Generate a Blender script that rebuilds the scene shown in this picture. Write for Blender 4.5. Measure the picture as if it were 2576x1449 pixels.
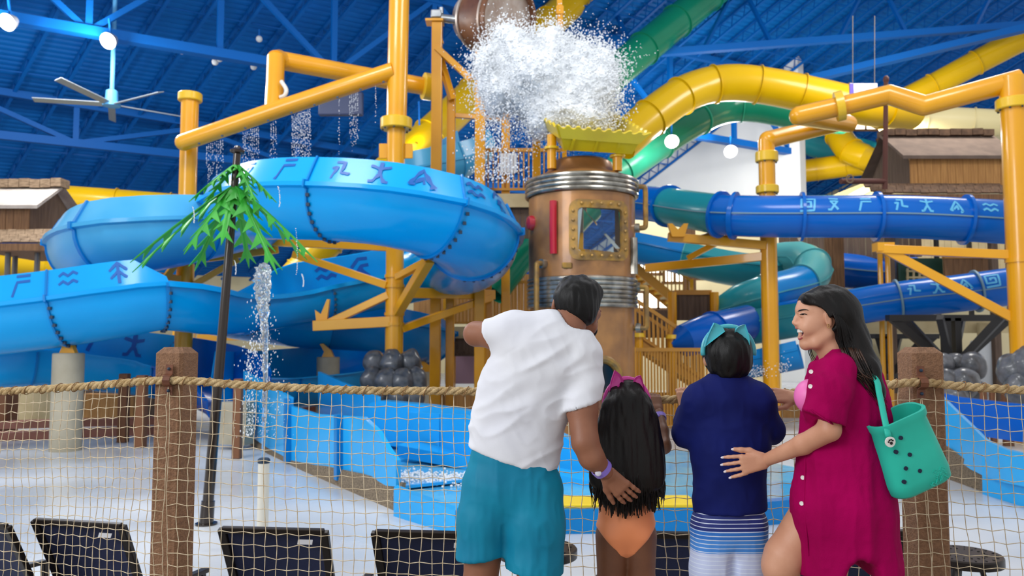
import bpy, math, random
import numpy as np
from mathutils import Vector, Matrix, noise as mnoise
for _o in list(bpy.data.objects): bpy.data.objects.remove(_o)
SC = bpy.context.scene
COL = SC.collection
# ---------------------------------------------------------------- camera
F = 2000.0; CX, CY = 1288.0, 724.5; PITCH = math.radians(3.8); CAMZ = 1.47
_cd = bpy.data.cameras.new('camera'); CAM = bpy.data.objects.new('camera', _cd); COL.objects.link(CAM)
CAM.location = (0, 0, CAMZ); CAM.rotation_euler = (math.pi/2 + PITCH, 0, 0)
_cd.sensor_width = 36.0; _cd.lens = F*36.0/2576.0; _cd.clip_end = 400
_cd.dof.use_dof = True; _cd.dof.focus_distance = 3.35; _cd.dof.aperture_fstop = 3.6
SC.camera = CAM
# ---------------------------------------------------------------- world, exposure
SC.view_settings.view_transform = 'Standard'; SC.view_settings.look = 'None'
SC.view_settings.gamma = 1.0; SC.view_settings.use_curve_mapping = False
SC.view_settings.exposure = 0.42
_w = bpy.data.worlds.new('hall_daylight'); SC.world = _w; _w.use_nodes = True
_w.node_tree.nodes['Background'].inputs[0].default_value = (0.95, 0.97, 1.0, 1)
_w.node_tree.nodes['Background'].inputs[1].default_value = 0.52
def area(name, loc, target, sx, sy, power, col=(1, 1, 1)):
    d = bpy.data.lights.new(name, 'AREA'); d.shape = 'RECTANGLE'; d.size = sx; d.size_y = sy
    d.energy = power; d.color = col
    o = bpy.data.objects.new(name, d); COL.objects.link(o); o.location = loc
    o.rotation_euler = (Vector(target)-Vector(loc)).to_track_quat('-Z', 'Y').to_euler()
    return o
area('window_wall_light', (-16, -7, 9), (1, 7, 0.5), 10, 7, 1550, (0.96, 0.98, 1.0))
area('high_bay_light', (-6, 10, 13), (-4, 16, 2), 4, 3, 470, (0.98, 0.99, 1.0))
area('high_bay_light.001', (6, 10, 14), (5, 18, 3), 4, 3, 470, (0.98, 0.99, 1.0))
area('high_bay_light.002', (14, 24, 13), (12, 28, 6), 4, 3, 650, (1, 0.96, 0.9))
area('high_bay_light.003', (-13, 22, 11), (-10, 24, 2), 4, 3, 800, (0.98, 0.99, 1.0))
SC.cycles.max_bounces = 4; SC.cycles.diffuse_bounces = 2; SC.cycles.glossy_bounces = 2
SC.cycles.transmission_bounces = 4; SC.cycles.transparent_max_bounces = 6
area('far_hall_fill', (5, 34, 12), (9, 43, 4), 4, 3, 900, (1, 0.95, 0.86))  # added fill without a fixture, brightens the white wall and far hall
area('far_hall_fill.001', (15, 33, 10), (20, 47, 6), 4, 3, 800, (1, 0.95, 0.86))  # added fill aimed at the far right wall, no fixture there
SC.cycles.use_adaptive_sampling = True; SC.cycles.adaptive_threshold = 0.05
# ---------------------------------------------------------------- helpers
R = math.radians
Z = Vector((0, 0, 1))
V = lambda *a: Vector(a)
def at(px, py, Y):
    u = (px-CX)/F; v = (CY-py)/F; c, s = math.cos(PITCH), math.sin(PITCH)
    d = Vector((u, c-v*s, s+v*c)); return Vector((0, 0, CAMZ)) + d*(Y/d.y)
def lin(c):
    return tuple(((x/255)/12.92 if x/255 <= 0.04045 else ((x/255+0.055)/1.055)**2.4) for x in c)
_MATS = {}
def pm(name, col, col2=None, ns=4.0, rough=0.5, metal=0.0, bump=0.0, bs=40.0, st=(1, 1, 1), coat=0.0,
       trans=0.0, emit=0.0, sss=0.0, spec=0.5, det=4.0, r2=None, contrast=(0.35, 0.65), alpha=1.0, sheen=0.0):
    if name in _MATS: return _MATS[name]
    m = bpy.data.materials.new(name); m.use_nodes = True; nt = m.node_tree; N = nt.nodes; Lk = nt.links
    b = N['Principled BSDF']; c1 = lin(col)
    b.inputs['Base Color'].default_value = (*c1, 1); b.inputs['Roughness'].default_value = rough
    b.inputs['Metallic'].default_value = metal; b.inputs['Coat Weight'].default_value = coat
    b.inputs['Coat Roughness'].default_value = 0.08
    b.inputs['Transmission Weight'].default_value = trans; b.inputs['Specular IOR Level'].default_value = spec
    b.inputs['Alpha'].default_value = alpha; b.inputs['Sheen Weight'].default_value = sheen
    if emit:
        b.inputs['Emission Color'].default_value = (*c1, 1); b.inputs['Emission Strength'].default_value = emit
    if sss:
        b.inputs['Subsurface Weight'].default_value = sss; b.inputs['Subsurface Radius'].default_value = (0.02, 0.008, 0.005)
        b.inputs['Subsurface Scale'].default_value = 0.6
    if col2 is not None or bump or r2 is not None:
        tc = N.new('ShaderNodeTexCoord'); mp = N.new('ShaderNodeMapping'); mp.inputs['Scale'].default_value = st
        Lk.new(tc.outputs['Object'], mp.inputs['Vector'])
    if col2 is not None or r2 is not None:
        n = N.new('ShaderNodeTexNoise'); n.inputs['Scale'].default_value = ns; n.inputs['Detail'].default_value = det
        Lk.new(mp.outputs[0], n.inputs['Vector'])
        r = N.new('ShaderNodeValToRGB'); r.color_ramp.elements[0].position = contrast[0]; r.color_ramp.elements[1].position = contrast[1]
        r.color_ramp.elements[0].color = (*c1, 1); r.color_ramp.elements[1].color = (*(lin(col2) if col2 is not None else c1), 1)
        Lk.new(n.outputs['Fac'], r.inputs[0]); Lk.new(r.outputs[0], b.inputs['Base Color'])
        if r2 is not None:
            mr = N.new('ShaderNodeMapRange'); mr.inputs[1].default_value = contrast[0]; mr.inputs[2].default_value = contrast[1]
            mr.inputs[3].default_value = rough; mr.inputs[4].default_value = r2
            Lk.new(n.outputs['Fac'], mr.inputs[0]); Lk.new(mr.outputs[0], b.inputs['Roughness'])
    if bump:
        n2 = N.new('ShaderNodeTexNoise'); n2.inputs['Scale'].default_value = bs; n2.inputs['Detail'].default_value = 3
        Lk.new(mp.outputs[0], n2.inputs['Vector'])
        bp = N.new('ShaderNodeBump'); bp.inputs['Strength'].default_value = bump; bp.inputs['Distance'].default_value = 0.02
        Lk.new(n2.outputs['Fac'], bp.inputs['Height']); Lk.new(bp.outputs[0], b.inputs['Normal'])
    _MATS[name] = m
    return m
WL = {}
def frame(T, up=Z):
    T = T.normalized(); L = T.cross(up)
    if L.length < 1e-4: L = T.cross(Vector((0, 1, 0)))
    L.normalize(); U = L.cross(T).normalized(); return T, L, U
def arc2(cx, cy, r, a0, a1, n, ry=None):
    ry = r if ry is None else ry
    return [(cx+r*math.cos(R(a0+(a1-a0)*i/n)), cy+ry*math.sin(R(a0+(a1-a0)*i/n))) for i in range(n+1)]
def thicken(pl, t):
    out = []
    for i, p in enumerate(pl):
        a = pl[max(0, i-1)]; b = pl[min(len(pl)-1, i+1)]
        dx, dy = b[0]-a[0], b[1]-a[1]; l = math.hypot(dx, dy) or 1
        out.append((p[0]-dy/l*t, p[1]+dx/l*t))
    return list(pl) + out[::-1]
def catmull(P, per=8):
    P = [Vector(p) for p in P]; out = []
    E = [P[0]*2-P[1]] + P + [P[-1]*2-P[-2]]
    for i in range(1, len(E)-2):
        a, b, c, d = E[i-1:i+3]
        for k in range(per):
            t = k/per
            out.append(0.5*((2*b)+(c-a)*t+(2*a-5*b+4*c-d)*t*t+(3*b-a-3*c+d)*t**3))
    out.append(P[-1]); return out
class MB:
    def __init__(s): s.v = []; s.f = []
    def add(s, vs, fs):
        n = len(s.v); s.v.extend(tuple(v) for v in vs); s.f.extend([i+n for i in f] for f in fs); return s
    def box(s, c, size, rot=None, tap=1.0):
        x, y, z = size[0]/2, size[1]/2, size[2]/2
        vs = [Vector((a*x*(tap if cc > 0 else 1), b*y*(tap if cc > 0 else 1), cc*z)) for cc in (-1, 1) for b in (-1, 1) for a in (-1, 1)]
        if rot is not None:
            m = rot if isinstance(rot, Matrix) else Matrix.Rotation(rot, 3, 'Z'); vs = [m @ v for v in vs]
        c = Vector(c)
        return s.add([v+c for v in vs], [[0, 2, 3, 1], [4, 5, 7, 6], [0, 1, 5, 4], [2, 6, 7, 3], [0, 4, 6, 2], [1, 3, 7, 5]])
    def beam(s, p, q, w, h, up=Z):
        p, q = Vector(p), Vector(q); T, L, U = frame(q-p, up)
        vs = [o+L*a*w/2+U*b*h/2 for o in (p, q) for b in (-1, 1) for a in (-1, 1)]
        return s.add(vs, [[0, 1, 3, 2], [4, 6, 7, 5], [0, 4, 5, 1], [2, 3, 7, 6], [0, 2, 6, 4], [1, 5, 7, 3]])
    def cyl(s, p, q, r0, r1=None, n=14, caps=True):
        r1 = r0 if r1 is None else r1; p, q = Vector(p), Vector(q); T, L, U = frame(q-p)
        vs = []
        for o, r in ((p, r0), (q, r1)):
            for i in range(n):
                a = 2*math.pi*i/n; vs.append(o+L*math.cos(a)*r+U*math.sin(a)*r)
        fs = [[i, (i+1) % n, n+(i+1) % n, n+i] for i in range(n)]
        if caps: fs += [list(range(n))[::-1], list(range(n, 2*n))]
        return s.add(vs, fs)
    def tube(s, pts, r, n=8, caps=True, closed=False, flat=None):
        pts = [Vector(p) for p in pts]; m = len(pts); vs = []; U0 = None
        for i, p in enumerate(pts):
            T = (pts[(i+1) % m]-pts[i-1]) if closed else (pts[min(i+1, m-1)]-pts[max(i-1, 0)])
            T.normalize()
            if U0 is None:
                _, L, U = frame(T, Z if abs(T.z) < 0.95 else Vector((0, 1, 0)))
            else:
                L = T.cross(U0); L.normalize(); U = L.cross(T)
            U0 = U; rr = r[i] if isinstance(r, (list, tuple)) else r
            for k in range(n):
                a = 2*math.pi*k/n; vs.append(p+L*math.cos(a)*rr+U*math.sin(a)*rr*(flat or 1))
        fs = []
        for i in range(m if closed else m-1):
            j = (i+1) % m
            for k in range(n): fs.append([i*n+k, i*n+(k+1) % n, j*n+(k+1) % n, j*n+k])
        if caps and not closed: fs += [list(range(n))[::-1], list(range((m-1)*n, m*n))]
        return s.add(vs, fs)
    def lathe(s, prof, o, ax=Z, n=24, caps=True):
        o = Vector(o); A = Vector(ax).normalized()
        X = A.cross(Vector((0, 1, 0)));
        if X.length < .1: X = A.cross(Vector((1, 0, 0)))
        X.normalize(); Y = A.cross(X); vs = []
        for r, h in prof:
            for k in range(n):
                a = 2*math.pi*k/n; vs.append(o+A*h+X*math.cos(a)*r+Y*math.sin(a)*r)
        fs = []; m = len(prof)
        for i in range(m-1):
            for k in range(n): fs.append([i*n+k, i*n+(k+1) % n, (i+1)*n+(k+1) % n, (i+1)*n+k])
        if caps: fs += [list(range(n))[::-1], list(range((m-1)*n, m*n))]
        return s.add(vs, fs)
    def prism(s, poly, o, ux, uy, th):
        o, ux, uy = Vector(o), Vector(ux), Vector(uy); nz = ux.cross(uy).normalized(); n = len(poly)
        vs = [o+ux*a+uy*b-nz*th/2 for a, b in poly] + [o+ux*a+uy*b+nz*th/2 for a, b in poly]
        fs = [list(range(n))[::-1], list(range(n, 2*n))] + [[i, (i+1) % n, n+(i+1) % n, n+i] for i in range(n)]
        return s.add(vs, fs)
    def sph(s, c, r, n=12, m=8, sc=(1, 1, 1), rot=None):
        c = Vector(c); vs = [Vector((0, 0, -1))]; fs = []
        for i in range(1, m):
            p = -math.pi/2+math.pi*i/m
            for k in range(n):
                a = 2*math.pi*k/n; vs.append(Vector((math.cos(p)*math.cos(a), math.cos(p)*math.sin(a), math.sin(p))))
        vs.append(Vector((0, 0, 1)))
        vs = [Vector((v.x*r*sc[0], v.y*r*sc[1], v.z*r*sc[2])) for v in vs]
        if rot is not None: vs = [rot @ v for v in vs]
        for k in range(n): fs.append([0, 1+(k+1) % n, 1+k])
        for i in range(m-2):
            for k in range(n): fs.append([1+i*n+k, 1+i*n+(k+1) % n, 1+(i+1)*n+(k+1) % n, 1+(i+1)*n+k])
        t = len(vs)-1; b0 = 1+(m-2)*n
        for k in range(n): fs.append([t, b0+k, b0+(k+1) % n])
        return s.add([v+c for v in vs], fs)
    def sweep(s, frs, prof, closed=True, caps=True, scale=None):
        n = len(prof); vs = []; m = len(frs)
        for i, (p, L, U, k) in enumerate(frs):
            vs += [p+L*a*k+U*b*k for a, b in prof]
        fs = []
        for i in range(m-1):
            for k in range(n if closed else n-1): fs.append([i*n+k, (i+1)*n+k, (i+1)*n+(k+1) % n, i*n+(k+1) % n])
        if caps and closed: fs += [list(range(n)), list(range((m-1)*n, m*n))[::-1]]
        return s.add(vs, fs)
    def sweepv(s, frs, profs):
        n = len(profs[0]); m = len(frs); vs = []
        for (p, L, U, k), pr in zip(frs, profs): vs += [p+L*a*k+U*b*k for a, b in pr]
        fs = [[i*n+k, (i+1)*n+k, (i+1)*n+(k+1) % n, i*n+(k+1) % n] for i in range(m-1) for k in range(n)]
        return s.add(vs, fs+[list(range(n)), list(range((m-1)*n, m*n))[::-1]])
    def build(s, name, mat, parent=None, smooth=True, ang=35, org=None, bevel=0):
        co = np.array(s.v, dtype=np.float32).reshape(-1, 3)
        if parent is not None: off = WL[parent.name]
        elif org is not None: off = Vector(org)
        else:
            mn, mx = co.min(0), co.max(0); off = Vector(((mn[0]+mx[0])/2, (mn[1]+mx[1])/2, mn[2]))
        return mkobj(name, co-np.array(off, dtype=np.float32), s.f, mat, parent, off, smooth, ang, bevel)
def mkobj(name, co, faces, mat, parent, off, smooth=True, ang=35, bevel=0):
    me = bpy.data.meshes.new(name)
    if isinstance(faces, np.ndarray):
        nf, k = faces.shape
        me.vertices.add(len(co)); me.vertices.foreach_set('co', np.ascontiguousarray(co, dtype=np.float32).ravel())
        me.loops.add(nf*k); me.loops.foreach_set('vertex_index', faces.astype(np.int32).ravel())
        me.polygons.add(nf); me.polygons.foreach_set('loop_start', np.arange(0, nf*k, k, dtype=np.int32))
        me.update(calc_edges=True); me.validate()
    else:
        me.from_pydata([tuple(map(float, c)) for c in co], [], faces)
    for m in (mat if isinstance(mat, (list, tuple)) else [mat]): me.materials.append(m)
    if smooth:
        me.shade_smooth()
        if ang < 180: me.set_sharp_from_angle(angle=R(ang))
    o = bpy.data.objects.new(name, me); COL.objects.link(o)
    if parent is not None: o.parent = parent
    else: o.location = off
    WL[o.name] = Vector(off)
    if bevel:
        b = o.modifiers.new('bevel', 'BEVEL'); b.width = bevel; b.segments = 2; b.limit_method = 'ANGLE'
    return o
def root(name, loc, label, cat, group=None):
    o = bpy.data.objects.new(name, None); COL.objects.link(o); o.location = loc; o.empty_display_size = 0.2
    WL[o.name] = Vector(loc); return tag(o, label, cat, group)
def tag(o, label=None, cat=None, group=None, kind=None):
    if label: o['label'] = label
    if cat: o['category'] = cat
    if group: o['group'] = group
    if kind: o['kind'] = kind
    return o
def dup(o, loc, rz=None, label=None, scale=None):
    def cp(x, par):
        c = x.copy(); COL.objects.link(c); c.parent = par
        WL[c.name] = Vector(loc)
        for ch in x.children: cp(ch, c)
        return c
    c = cp(o, None); c.location = loc
    if rz is not None: c.rotation_euler.z = rz
    if label: c['label'] = label
    if scale: c.scale = (scale,)*3
    return c
def ray_plane(px, py, n, c):
    d = at(px, py, 1.0)-V(0, 0, CAMZ); return V(0, 0, CAMZ)+d*(c/n.dot(d))
# ---- numpy noise and implicit surfaces
def _h(i, j, k):
    x = (i*374761393+j*668265263+k*1274126177) & 0xffffffff
    x = ((x ^ (x >> 13))*1103515245) & 0xffffffff
    return ((x ^ (x >> 16)) & 0xffff)/32767.5-1.0
def vnoise(p):
    p = np.asarray(p, dtype=np.float64); i = np.floor(p).astype(np.int64); f = p-i; f = f*f*(3-2*f)
    x, y, z = i[..., 0], i[..., 1], i[..., 2]; r = 0
    for a in (0, 1):
        for b in (0, 1):
            for c in (0, 1):
                w = (f[..., 0] if a else 1-f[..., 0])*(f[..., 1] if b else 1-f[..., 1])*(f[..., 2] if c else 1-f[..., 2])
                r = r+w*_h(x+a, y+b, z+c)
    return r
class SDF:
    def __init__(s, lo, hi, res):
        s.lo = np.array(lo, float); s.res = res; s.n = np.ceil((np.array(hi, float)-s.lo)/res).astype(int)+1
        s.D = np.full(s.n, 0.2, np.float32)
    def grid(s, lo, hi):
        a = np.clip(np.floor((np.array(lo)-s.lo)/s.res).astype(int), 0, s.n-1); b = np.clip(np.ceil((np.array(hi)-s.lo)/s.res).astype(int)+1, 1, s.n)
        ax = [(s.lo[i]+s.res*np.arange(a[i], b[i])).astype(np.float32) for i in range(3)]
        return (slice(a[0], b[0]), slice(a[1], b[1]), slice(a[2], b[2])), ax[0][:, None, None], ax[1][None, :, None], ax[2][None, None, :]
    def _op(s, sl, d, k, op):
        D = s.D[sl]
        if op == 'sub': D2 = -D
        else: D2 = D
        if k > 0:
            h = np.clip(0.5+0.5*(D2-d)/k, 0, 1); r = D2*(1-h)+d*h-k*h*(1-h)
        else: r = np.minimum(D2, d)
        s.D[sl] = -r if op == 'sub' else r
    def cone(s, a, b, ra, rb=None, k=0.02, op='add', fl=None):
        """tapered capsule; fl=(axis, factor) squeezes it along axis"""
        rb = ra if rb is None else rb; a = np.array(a, float); b = np.array(b, float); m = max(ra, rb)+k+0.03
        if fl is not None: m *= max(1, fl[1])
        sl, x, y, z = s.grid(np.minimum(a, b)-m, np.maximum(a, b)+m)
        if 0 in [t.stop-t.start for t in sl]: return s
        px, py, pz = x-a[0], y-a[1], z-a[2]; v = b-a; sc = 1.0
        if fl is not None:
            n = np.array(fl[0], float); n /= np.linalg.norm(n); q = (px*n[0]+py*n[1]+pz*n[2])*(1/fl[1]-1)
            px, py, pz = px+q*n[0], py+q*n[1], pz+q*n[2]; v = v+n*(v@n)*(1/fl[1]-1); sc = min(1, fl[1])
        t = np.clip((px*v[0]+py*v[1]+pz*v[2])/max(v@v, 1e-9), 0, 1)
        d = np.sqrt((px-t*v[0])**2+(py-t*v[1])**2+(pz-t*v[2])**2)-(ra+(rb-ra)*t)
        s._op(sl, (d*sc).astype(np.float32), k, op); return s
    def chain(s, pts, rs, k=0.02, fl=None):
        for i in range(len(pts)-1): s.cone(pts[i], pts[i+1], rs[i], rs[i+1], k, 'add', fl)
        return s
    def ell(s, c, r, rot=None, k=0.02, op='add'):
        c = np.array(c, float); r = np.array(r, float); m = r.max()+k+0.03
        sl, x, y, z = s.grid(c-m, c+m)
        if 0 in [t.stop-t.start for t in sl]: return s
        x, y, z = x-c[0], y-c[1], z-c[2]
        if rot is not None:
            M = np.array(rot.transposed() if isinstance(rot, Matrix) else rot)
            x, y, z = M[0][0]*x+M[0][1]*y+M[0][2]*z, M[1][0]*x+M[1][1]*y+M[1][2]*z, M[2][0]*x+M[2][1]*y+M[2][2]*z
        k0 = np.sqrt((x/r[0])**2+(y/r[1])**2+(z/r[2])**2); k1 = np.sqrt((x/r[0]**2)**2+(y/r[1]**2)**2+(z/r[2]**2)**2)
        d = k0*(k0-1)/np.maximum(k1, 1e-6)
        s._op(sl, d.astype(np.float32), k, op); return s
    def cut(s, p, n, k=0.0):
        """remove what lies on the side n points to"""
        n = np.array(n, float); n /= np.linalg.norm(n)
        sl, x, y, z = s.grid(s.lo, s.lo+s.n*s.res)
        d = ((x-p[0])*n[0]+(y-p[1])*n[1]+(z-p[2])*n[2]).astype(np.float32)
        s.D = np.maximum(s.D, d) if k == 0 else -(lambda A, B: (lambda h: A*(1-h)+B*h-k*h*(1-h))(np.clip(.5+.5*(A-B)/k, 0, 1)))(-s.D, -d)
        return s
    def mesh(s):
        D = s.D; S = D < 0; n = s.n
        c = S[:-1, :-1, :-1].astype(np.int8)
        for a in (0, 1):
            for b in (0, 1):
                for d in (0, 1):
                    if a+b+d: c = c+S[a:n[0]-1+a, b:n[1]-1+b, d:n[2]-1+d]
        act = (c > 0) & (c < 8); idx = np.argwhere(act)
        vid = np.full(act.shape, -1, np.int64); vid[act] = np.arange(len(idx))
        acc = np.zeros((len(idx), 3)); cnt = np.zeros(len(idx))
        co = [(a, b, d) for a in (0, 1) for b in (0, 1) for d in (0, 1)]
        val = {q: D[idx[:, 0]+q[0], idx[:, 1]+q[1], idx[:, 2]+q[2]].astype(float) for q in co}
        for q in co:
            for ax in range(3):
                if q[ax]: continue
                e = list(q); e[ax] = 1; e = tuple(e); A, B = val[q], val[e]
                m = (A < 0) != (B < 0); t = np.where(m, A/np.where(m, A-B, 1), 0)
                P = np.tile(np.array(q, float), (len(idx), 1)); P[:, ax] += t
                acc += P*m[:, None]; cnt += m
        vs = s.lo+(idx+acc/cnt[:, None])*s.res
        fs = []
        for ax in range(3):
            u, w = [(1, 2), (2, 0), (0, 1)][ax]
            a = [slice(None)]*3; b = [slice(None)]*3; a[ax] = slice(0, -1); b[ax] = slice(1, None)
            X = S[tuple(a)] != S[tuple(b)]
            e = np.argwhere(X); ok = (e[:, u] > 0) & (e[:, w] > 0) & (e[:, u] < n[u]-1) & (e[:, w] < n[w]-1); e = e[ok]
            ins = S[tuple(a)][e[:, 0], e[:, 1], e[:, 2]]
            q = []
            for du, dw in ((-1, -1), (0, -1), (0, 0), (-1, 0)):
                g = e.copy(); g[:, u] += du; g[:, w] += dw; q.append(vid[g[:, 0], g[:, 1], g[:, 2]])
            q = np.stack(q, 1); q[~ins] = q[~ins][:, ::-1]; fs.append(q)
        return vs, np.concatenate(fs)
def smooth_mesh(v, f, it=1, lam=0.5):
    for _ in range(it):
        acc = np.zeros_like(v); cnt = np.zeros(len(v)); k = f.shape[1]
        for i in range(k):
            np.add.at(acc, f[:, i], v[f[:, (i+1) % k]]); np.add.at(acc, f[:, i], v[f[:, i-1]]); np.add.at(cnt, f[:, i], 2)
        v = v+lam*(acc/np.maximum(cnt, 1)[:, None]-v)
    return v
def normals(v, f):
    n = np.cross(v[f[:, 2]]-v[f[:, 0]], v[f[:, 3]]-v[f[:, 1]]); N = np.zeros_like(v)
    for i in range(4): np.add.at(N, f[:, i], n)
    return N/np.maximum(np.linalg.norm(N, axis=1), 1e-12)[:, None]
def sdf_obj(name, g, mat, parent=None, sm=1, disp=None, off=None, extra=None):
    v, f = g.mesh() if isinstance(g, SDF) else g
    if sm: v = smooth_mesh(v, f, sm)
    if disp is not None: v = v+normals(v, f)*disp(v)[:, None]
    if parent is not None: off = WL[parent.name]
    elif off is None:
        mn, mx = v.min(0), v.max(0); off = Vector(((mn[0]+mx[0])/2, (mn[1]+mx[1])/2, mn[2]))
    return mkobj(name, v-np.array(off), f, mat, parent, off, True, 180)
# ---------------------------------------------------------------- the hall
FZ = -0.75
m_roof = pm('blue_roof_deck', (0, 98, 186), (0, 112, 196), ns=0.15, rough=0.55, spec=0.2)
m_joist = pm('blue_painted_steel', (0, 94, 178), rough=0.5, spec=0.2)
m_white = pm('white_wall_panel', (226, 229, 232), (214, 218, 222), ns=0.2, rough=0.8)
m_cream = pm('cream_wall', (226, 214, 176), (212, 198, 158), ns=0.3, rough=0.85)
m_conc = pm('wet_concrete', (190, 194, 200), (214, 217, 222), ns=0.35, rough=0.16, r2=0.42, bump=0.08, bs=14, det=6)
m_deckc = pm('platform_concrete', (160, 152, 140), (140, 132, 122), ns=2, rough=0.7)
def struct(o): o['kind'] = 'structure'; return o
struct(MB().box((0, 34, FZ-0.15), (110, 60, 0.3)).build('floor', m_conc, org=(0, 34, FZ)))
struct(MB().box((0, 1.15, -0.2), (16, 6.3, 0.4)).build('floor_platform', m_deckc, org=(0, 1, -0.4)))
struct(MB().box((0, 4.26, FZ/2-.2), (16, 0.08, -FZ-.35)).build('wall_platform', m_deckc))
RB = V(.869, .495, 0).normalized(); RJ = V(-.774, .634, -.552); RN = RB.cross(RJ)
if RN.z < 0: RN = -RN
RC = RN.dot(at(280, 60, 31.5)-V(0, 0, CAMZ))
def roofpt(px, py): return ray_plane(px, py, RN, RC)
RO = roofpt(1288, 200)
def roof_st(p):
    d = p-RO; a = Matrix(((RB.x, RJ.x), (RB.y, RJ.y))).inverted() @ Vector((d.x, d.y)); return a.x, a.y
def roof_z(x, y): return CAMZ+(RC-RN.x*x-RN.y*y)/RN.z
_c = [roof_st(roofpt(*q)) for q in ((-60, -40), (2640, -40), (-60, 640), (2640, 330), (1560, 480))]
s0, s1 = min(c[0] for c in _c)-3, max(c[0] for c in _c)+5; t0, t1 = min(c[1] for c in _c)-3, max(c[1] for c in _c)+2
mb = MB(); prof = []; t = t0
while t < t1:
    prof += [(t, 0), (t+.1, 0), (t+.13, .06), (t+.2, .06)]; t += .24
vs = []
for s in (s0, s1): vs += [RO+RB*s+RJ*a+V(0, 0, h) for a, h in prof]
n = len(prof); mb.add(vs, [[i, i+1, n+i+1, n+i] for i in range(n-1)])
ceil = struct(mb.build('ceiling', m_roof, smooth=False, org=RO))
JT = RJ.normalized(); JN = RN.normalized()
mb = MB(); A = RO+RJ*t0-JN*.1; B = RO+RJ*(t1-1.6)-JN*.1
mb.beam(A, B, .13, .09, JN); mb.beam(A-JN*.62, B-JN*.62, .13, .09, JN)
Ls = (B-A).length; k = int(Ls/.75)
for i in range(k):
    a = A+JT*Ls*i/k; c = A+JT*Ls*(i+1)/k; mid = (a+c)/2-JN*.62
    mb.beam(a, mid, .035, .035); mb.beam(mid, c, .035, .035)
j0 = mb.build('joist', m_joist, ceil, smooth=False); s = s0+.8
j0.location = RB*s
while s < s1-1:
    s += 1.62; c = j0.copy(); COL.objects.link(c); c.parent = ceil; c.location = RB*s
for i in range(int((t1-t0)/4.2)):
    p = RO+RJ*(t0+2+i*4.2)-JN*.66
    MB().beam(p+RB*s0, p+RB*s1, .05, .05).build('bridging', m_joist, ceil, smooth=False)
def truss(A, B, panel, first, wch=.42, drop=.75, name='roof_truss', lab=''):
    L_ = (B-A).length; n = max(1, round(L_/panel)); r = root(name, A, lab, 'truss'); tops = []; bots = []
    for i in range(n+1):
        b = A.lerp(B, i/n); bots.append(b); tops.append(V(b.x, b.y, max(b.z+.5, roof_z(b.x, b.y)-drop)))
    MB().beam(A, B, wch, .34).build('bottom_chord', m_joist, r, smooth=False)
    MB().beam(tops[0], tops[-1], .3, .3).build('top_chord', m_joist, r, smooth=False)
    for i in range(n+1): MB().beam(bots[i], tops[i], .22, .22, RB).build('web_post', m_joist, r, smooth=False)
    for i in range(n):
        a, b = (bots[i], tops[i+1]) if i % 2 else (tops[i], bots[i+1])
        MB().beam(a, b, .2, .2).build('web_diagonal', m_joist, r, smooth=False)
    return r
T1A, T1B = at(-160, 14, 25.2), at(1992, 383, 44.2)
truss(T1A, T1B, 4.2, 0, lab='blue steel roof truss hung with floodlights, sloping from top left')
T2A, T2B = at(-160, 323, 31), at(1500, 500, 50)
truss(T2A, T2B, 4.6, 0, .26, .9, lab='lower blue roof truss behind the ceiling fan')
mb = MB(); mb.beam(at(1500, 145, 36), at(2720, 52, 36), .34, .3)
for q in range(7):
    x = 1600+q*170; y = 137-(x-1600)*.0762
    mb.beam(at(x, y, 36), at(x+(60 if q % 2 else -60), y-120, 38), .16, .16)
tag(mb.build('roof_beam', m_joist, smooth=False), 'blue steel beam crossing the roof at the upper right', 'beam')
mb = MB(); mb.beam(at(2000, 207, 38), at(2720, 38, 34), .5, .3)
tag(mb.build('roof_beam', m_joist, smooth=False), 'blue steel beam above the far right yellow tube', 'beam')
# walls: the gable wall on the right follows the joists
G0 = at(2012, 380, 43.6); JH = V(RJ.x, RJ.y, 0).normalized()
def gable(a, b, th, name, mat):
    A, B = G0+JH*a, G0+JH*b; N_ = V(-JH.y, JH.x, 0)*th
    pts = []
    for P in (A, B):
        for o in (N_*0, N_):
            q = P+o; pts += [V(q.x, q.y, FZ), V(q.x, q.y, roof_z(q.x, q.y)-.05)]
    return struct(MB().add(pts, [[0, 4, 5, 1], [2, 3, 7, 6], [0, 1, 3, 2], [4, 6, 7, 5], [1, 5, 7, 3], [0, 2, 6, 4]]).build(name, mat, smooth=False))
gable(0, 34, -0.9, 'wall_right', m_white)
A, B = at(1880, 600, 60), at(2760, 600, 52)
N_ = V(0, .5, 0)
def upwall(A, B, name, mat, top=None, th=.5):
    pts = []; n = (B-A).cross(Z).normalized()*-th
    for P in (A, B):
        for o in (n*0, n):
            q = P+o; pts += [V(q.x, q.y, FZ), V(q.x, q.y, top if top is not None else roof_z(q.x, q.y)-.02)]
    return struct(MB().add(pts, [[0, 4, 5, 1], [2, 3, 7, 6], [0, 1, 3, 2], [4, 6, 7, 5], [1, 5, 7, 3], [0, 2, 6, 4]]).build(name, mat, smooth=False))
upwall(A, B, 'wall_far', m_cream)
E0 = RO+RJ*(t1-1.0)
upwall(E0+RB*s0, E0+RB*(s1-20), 'wall_left', m_cream)
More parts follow.
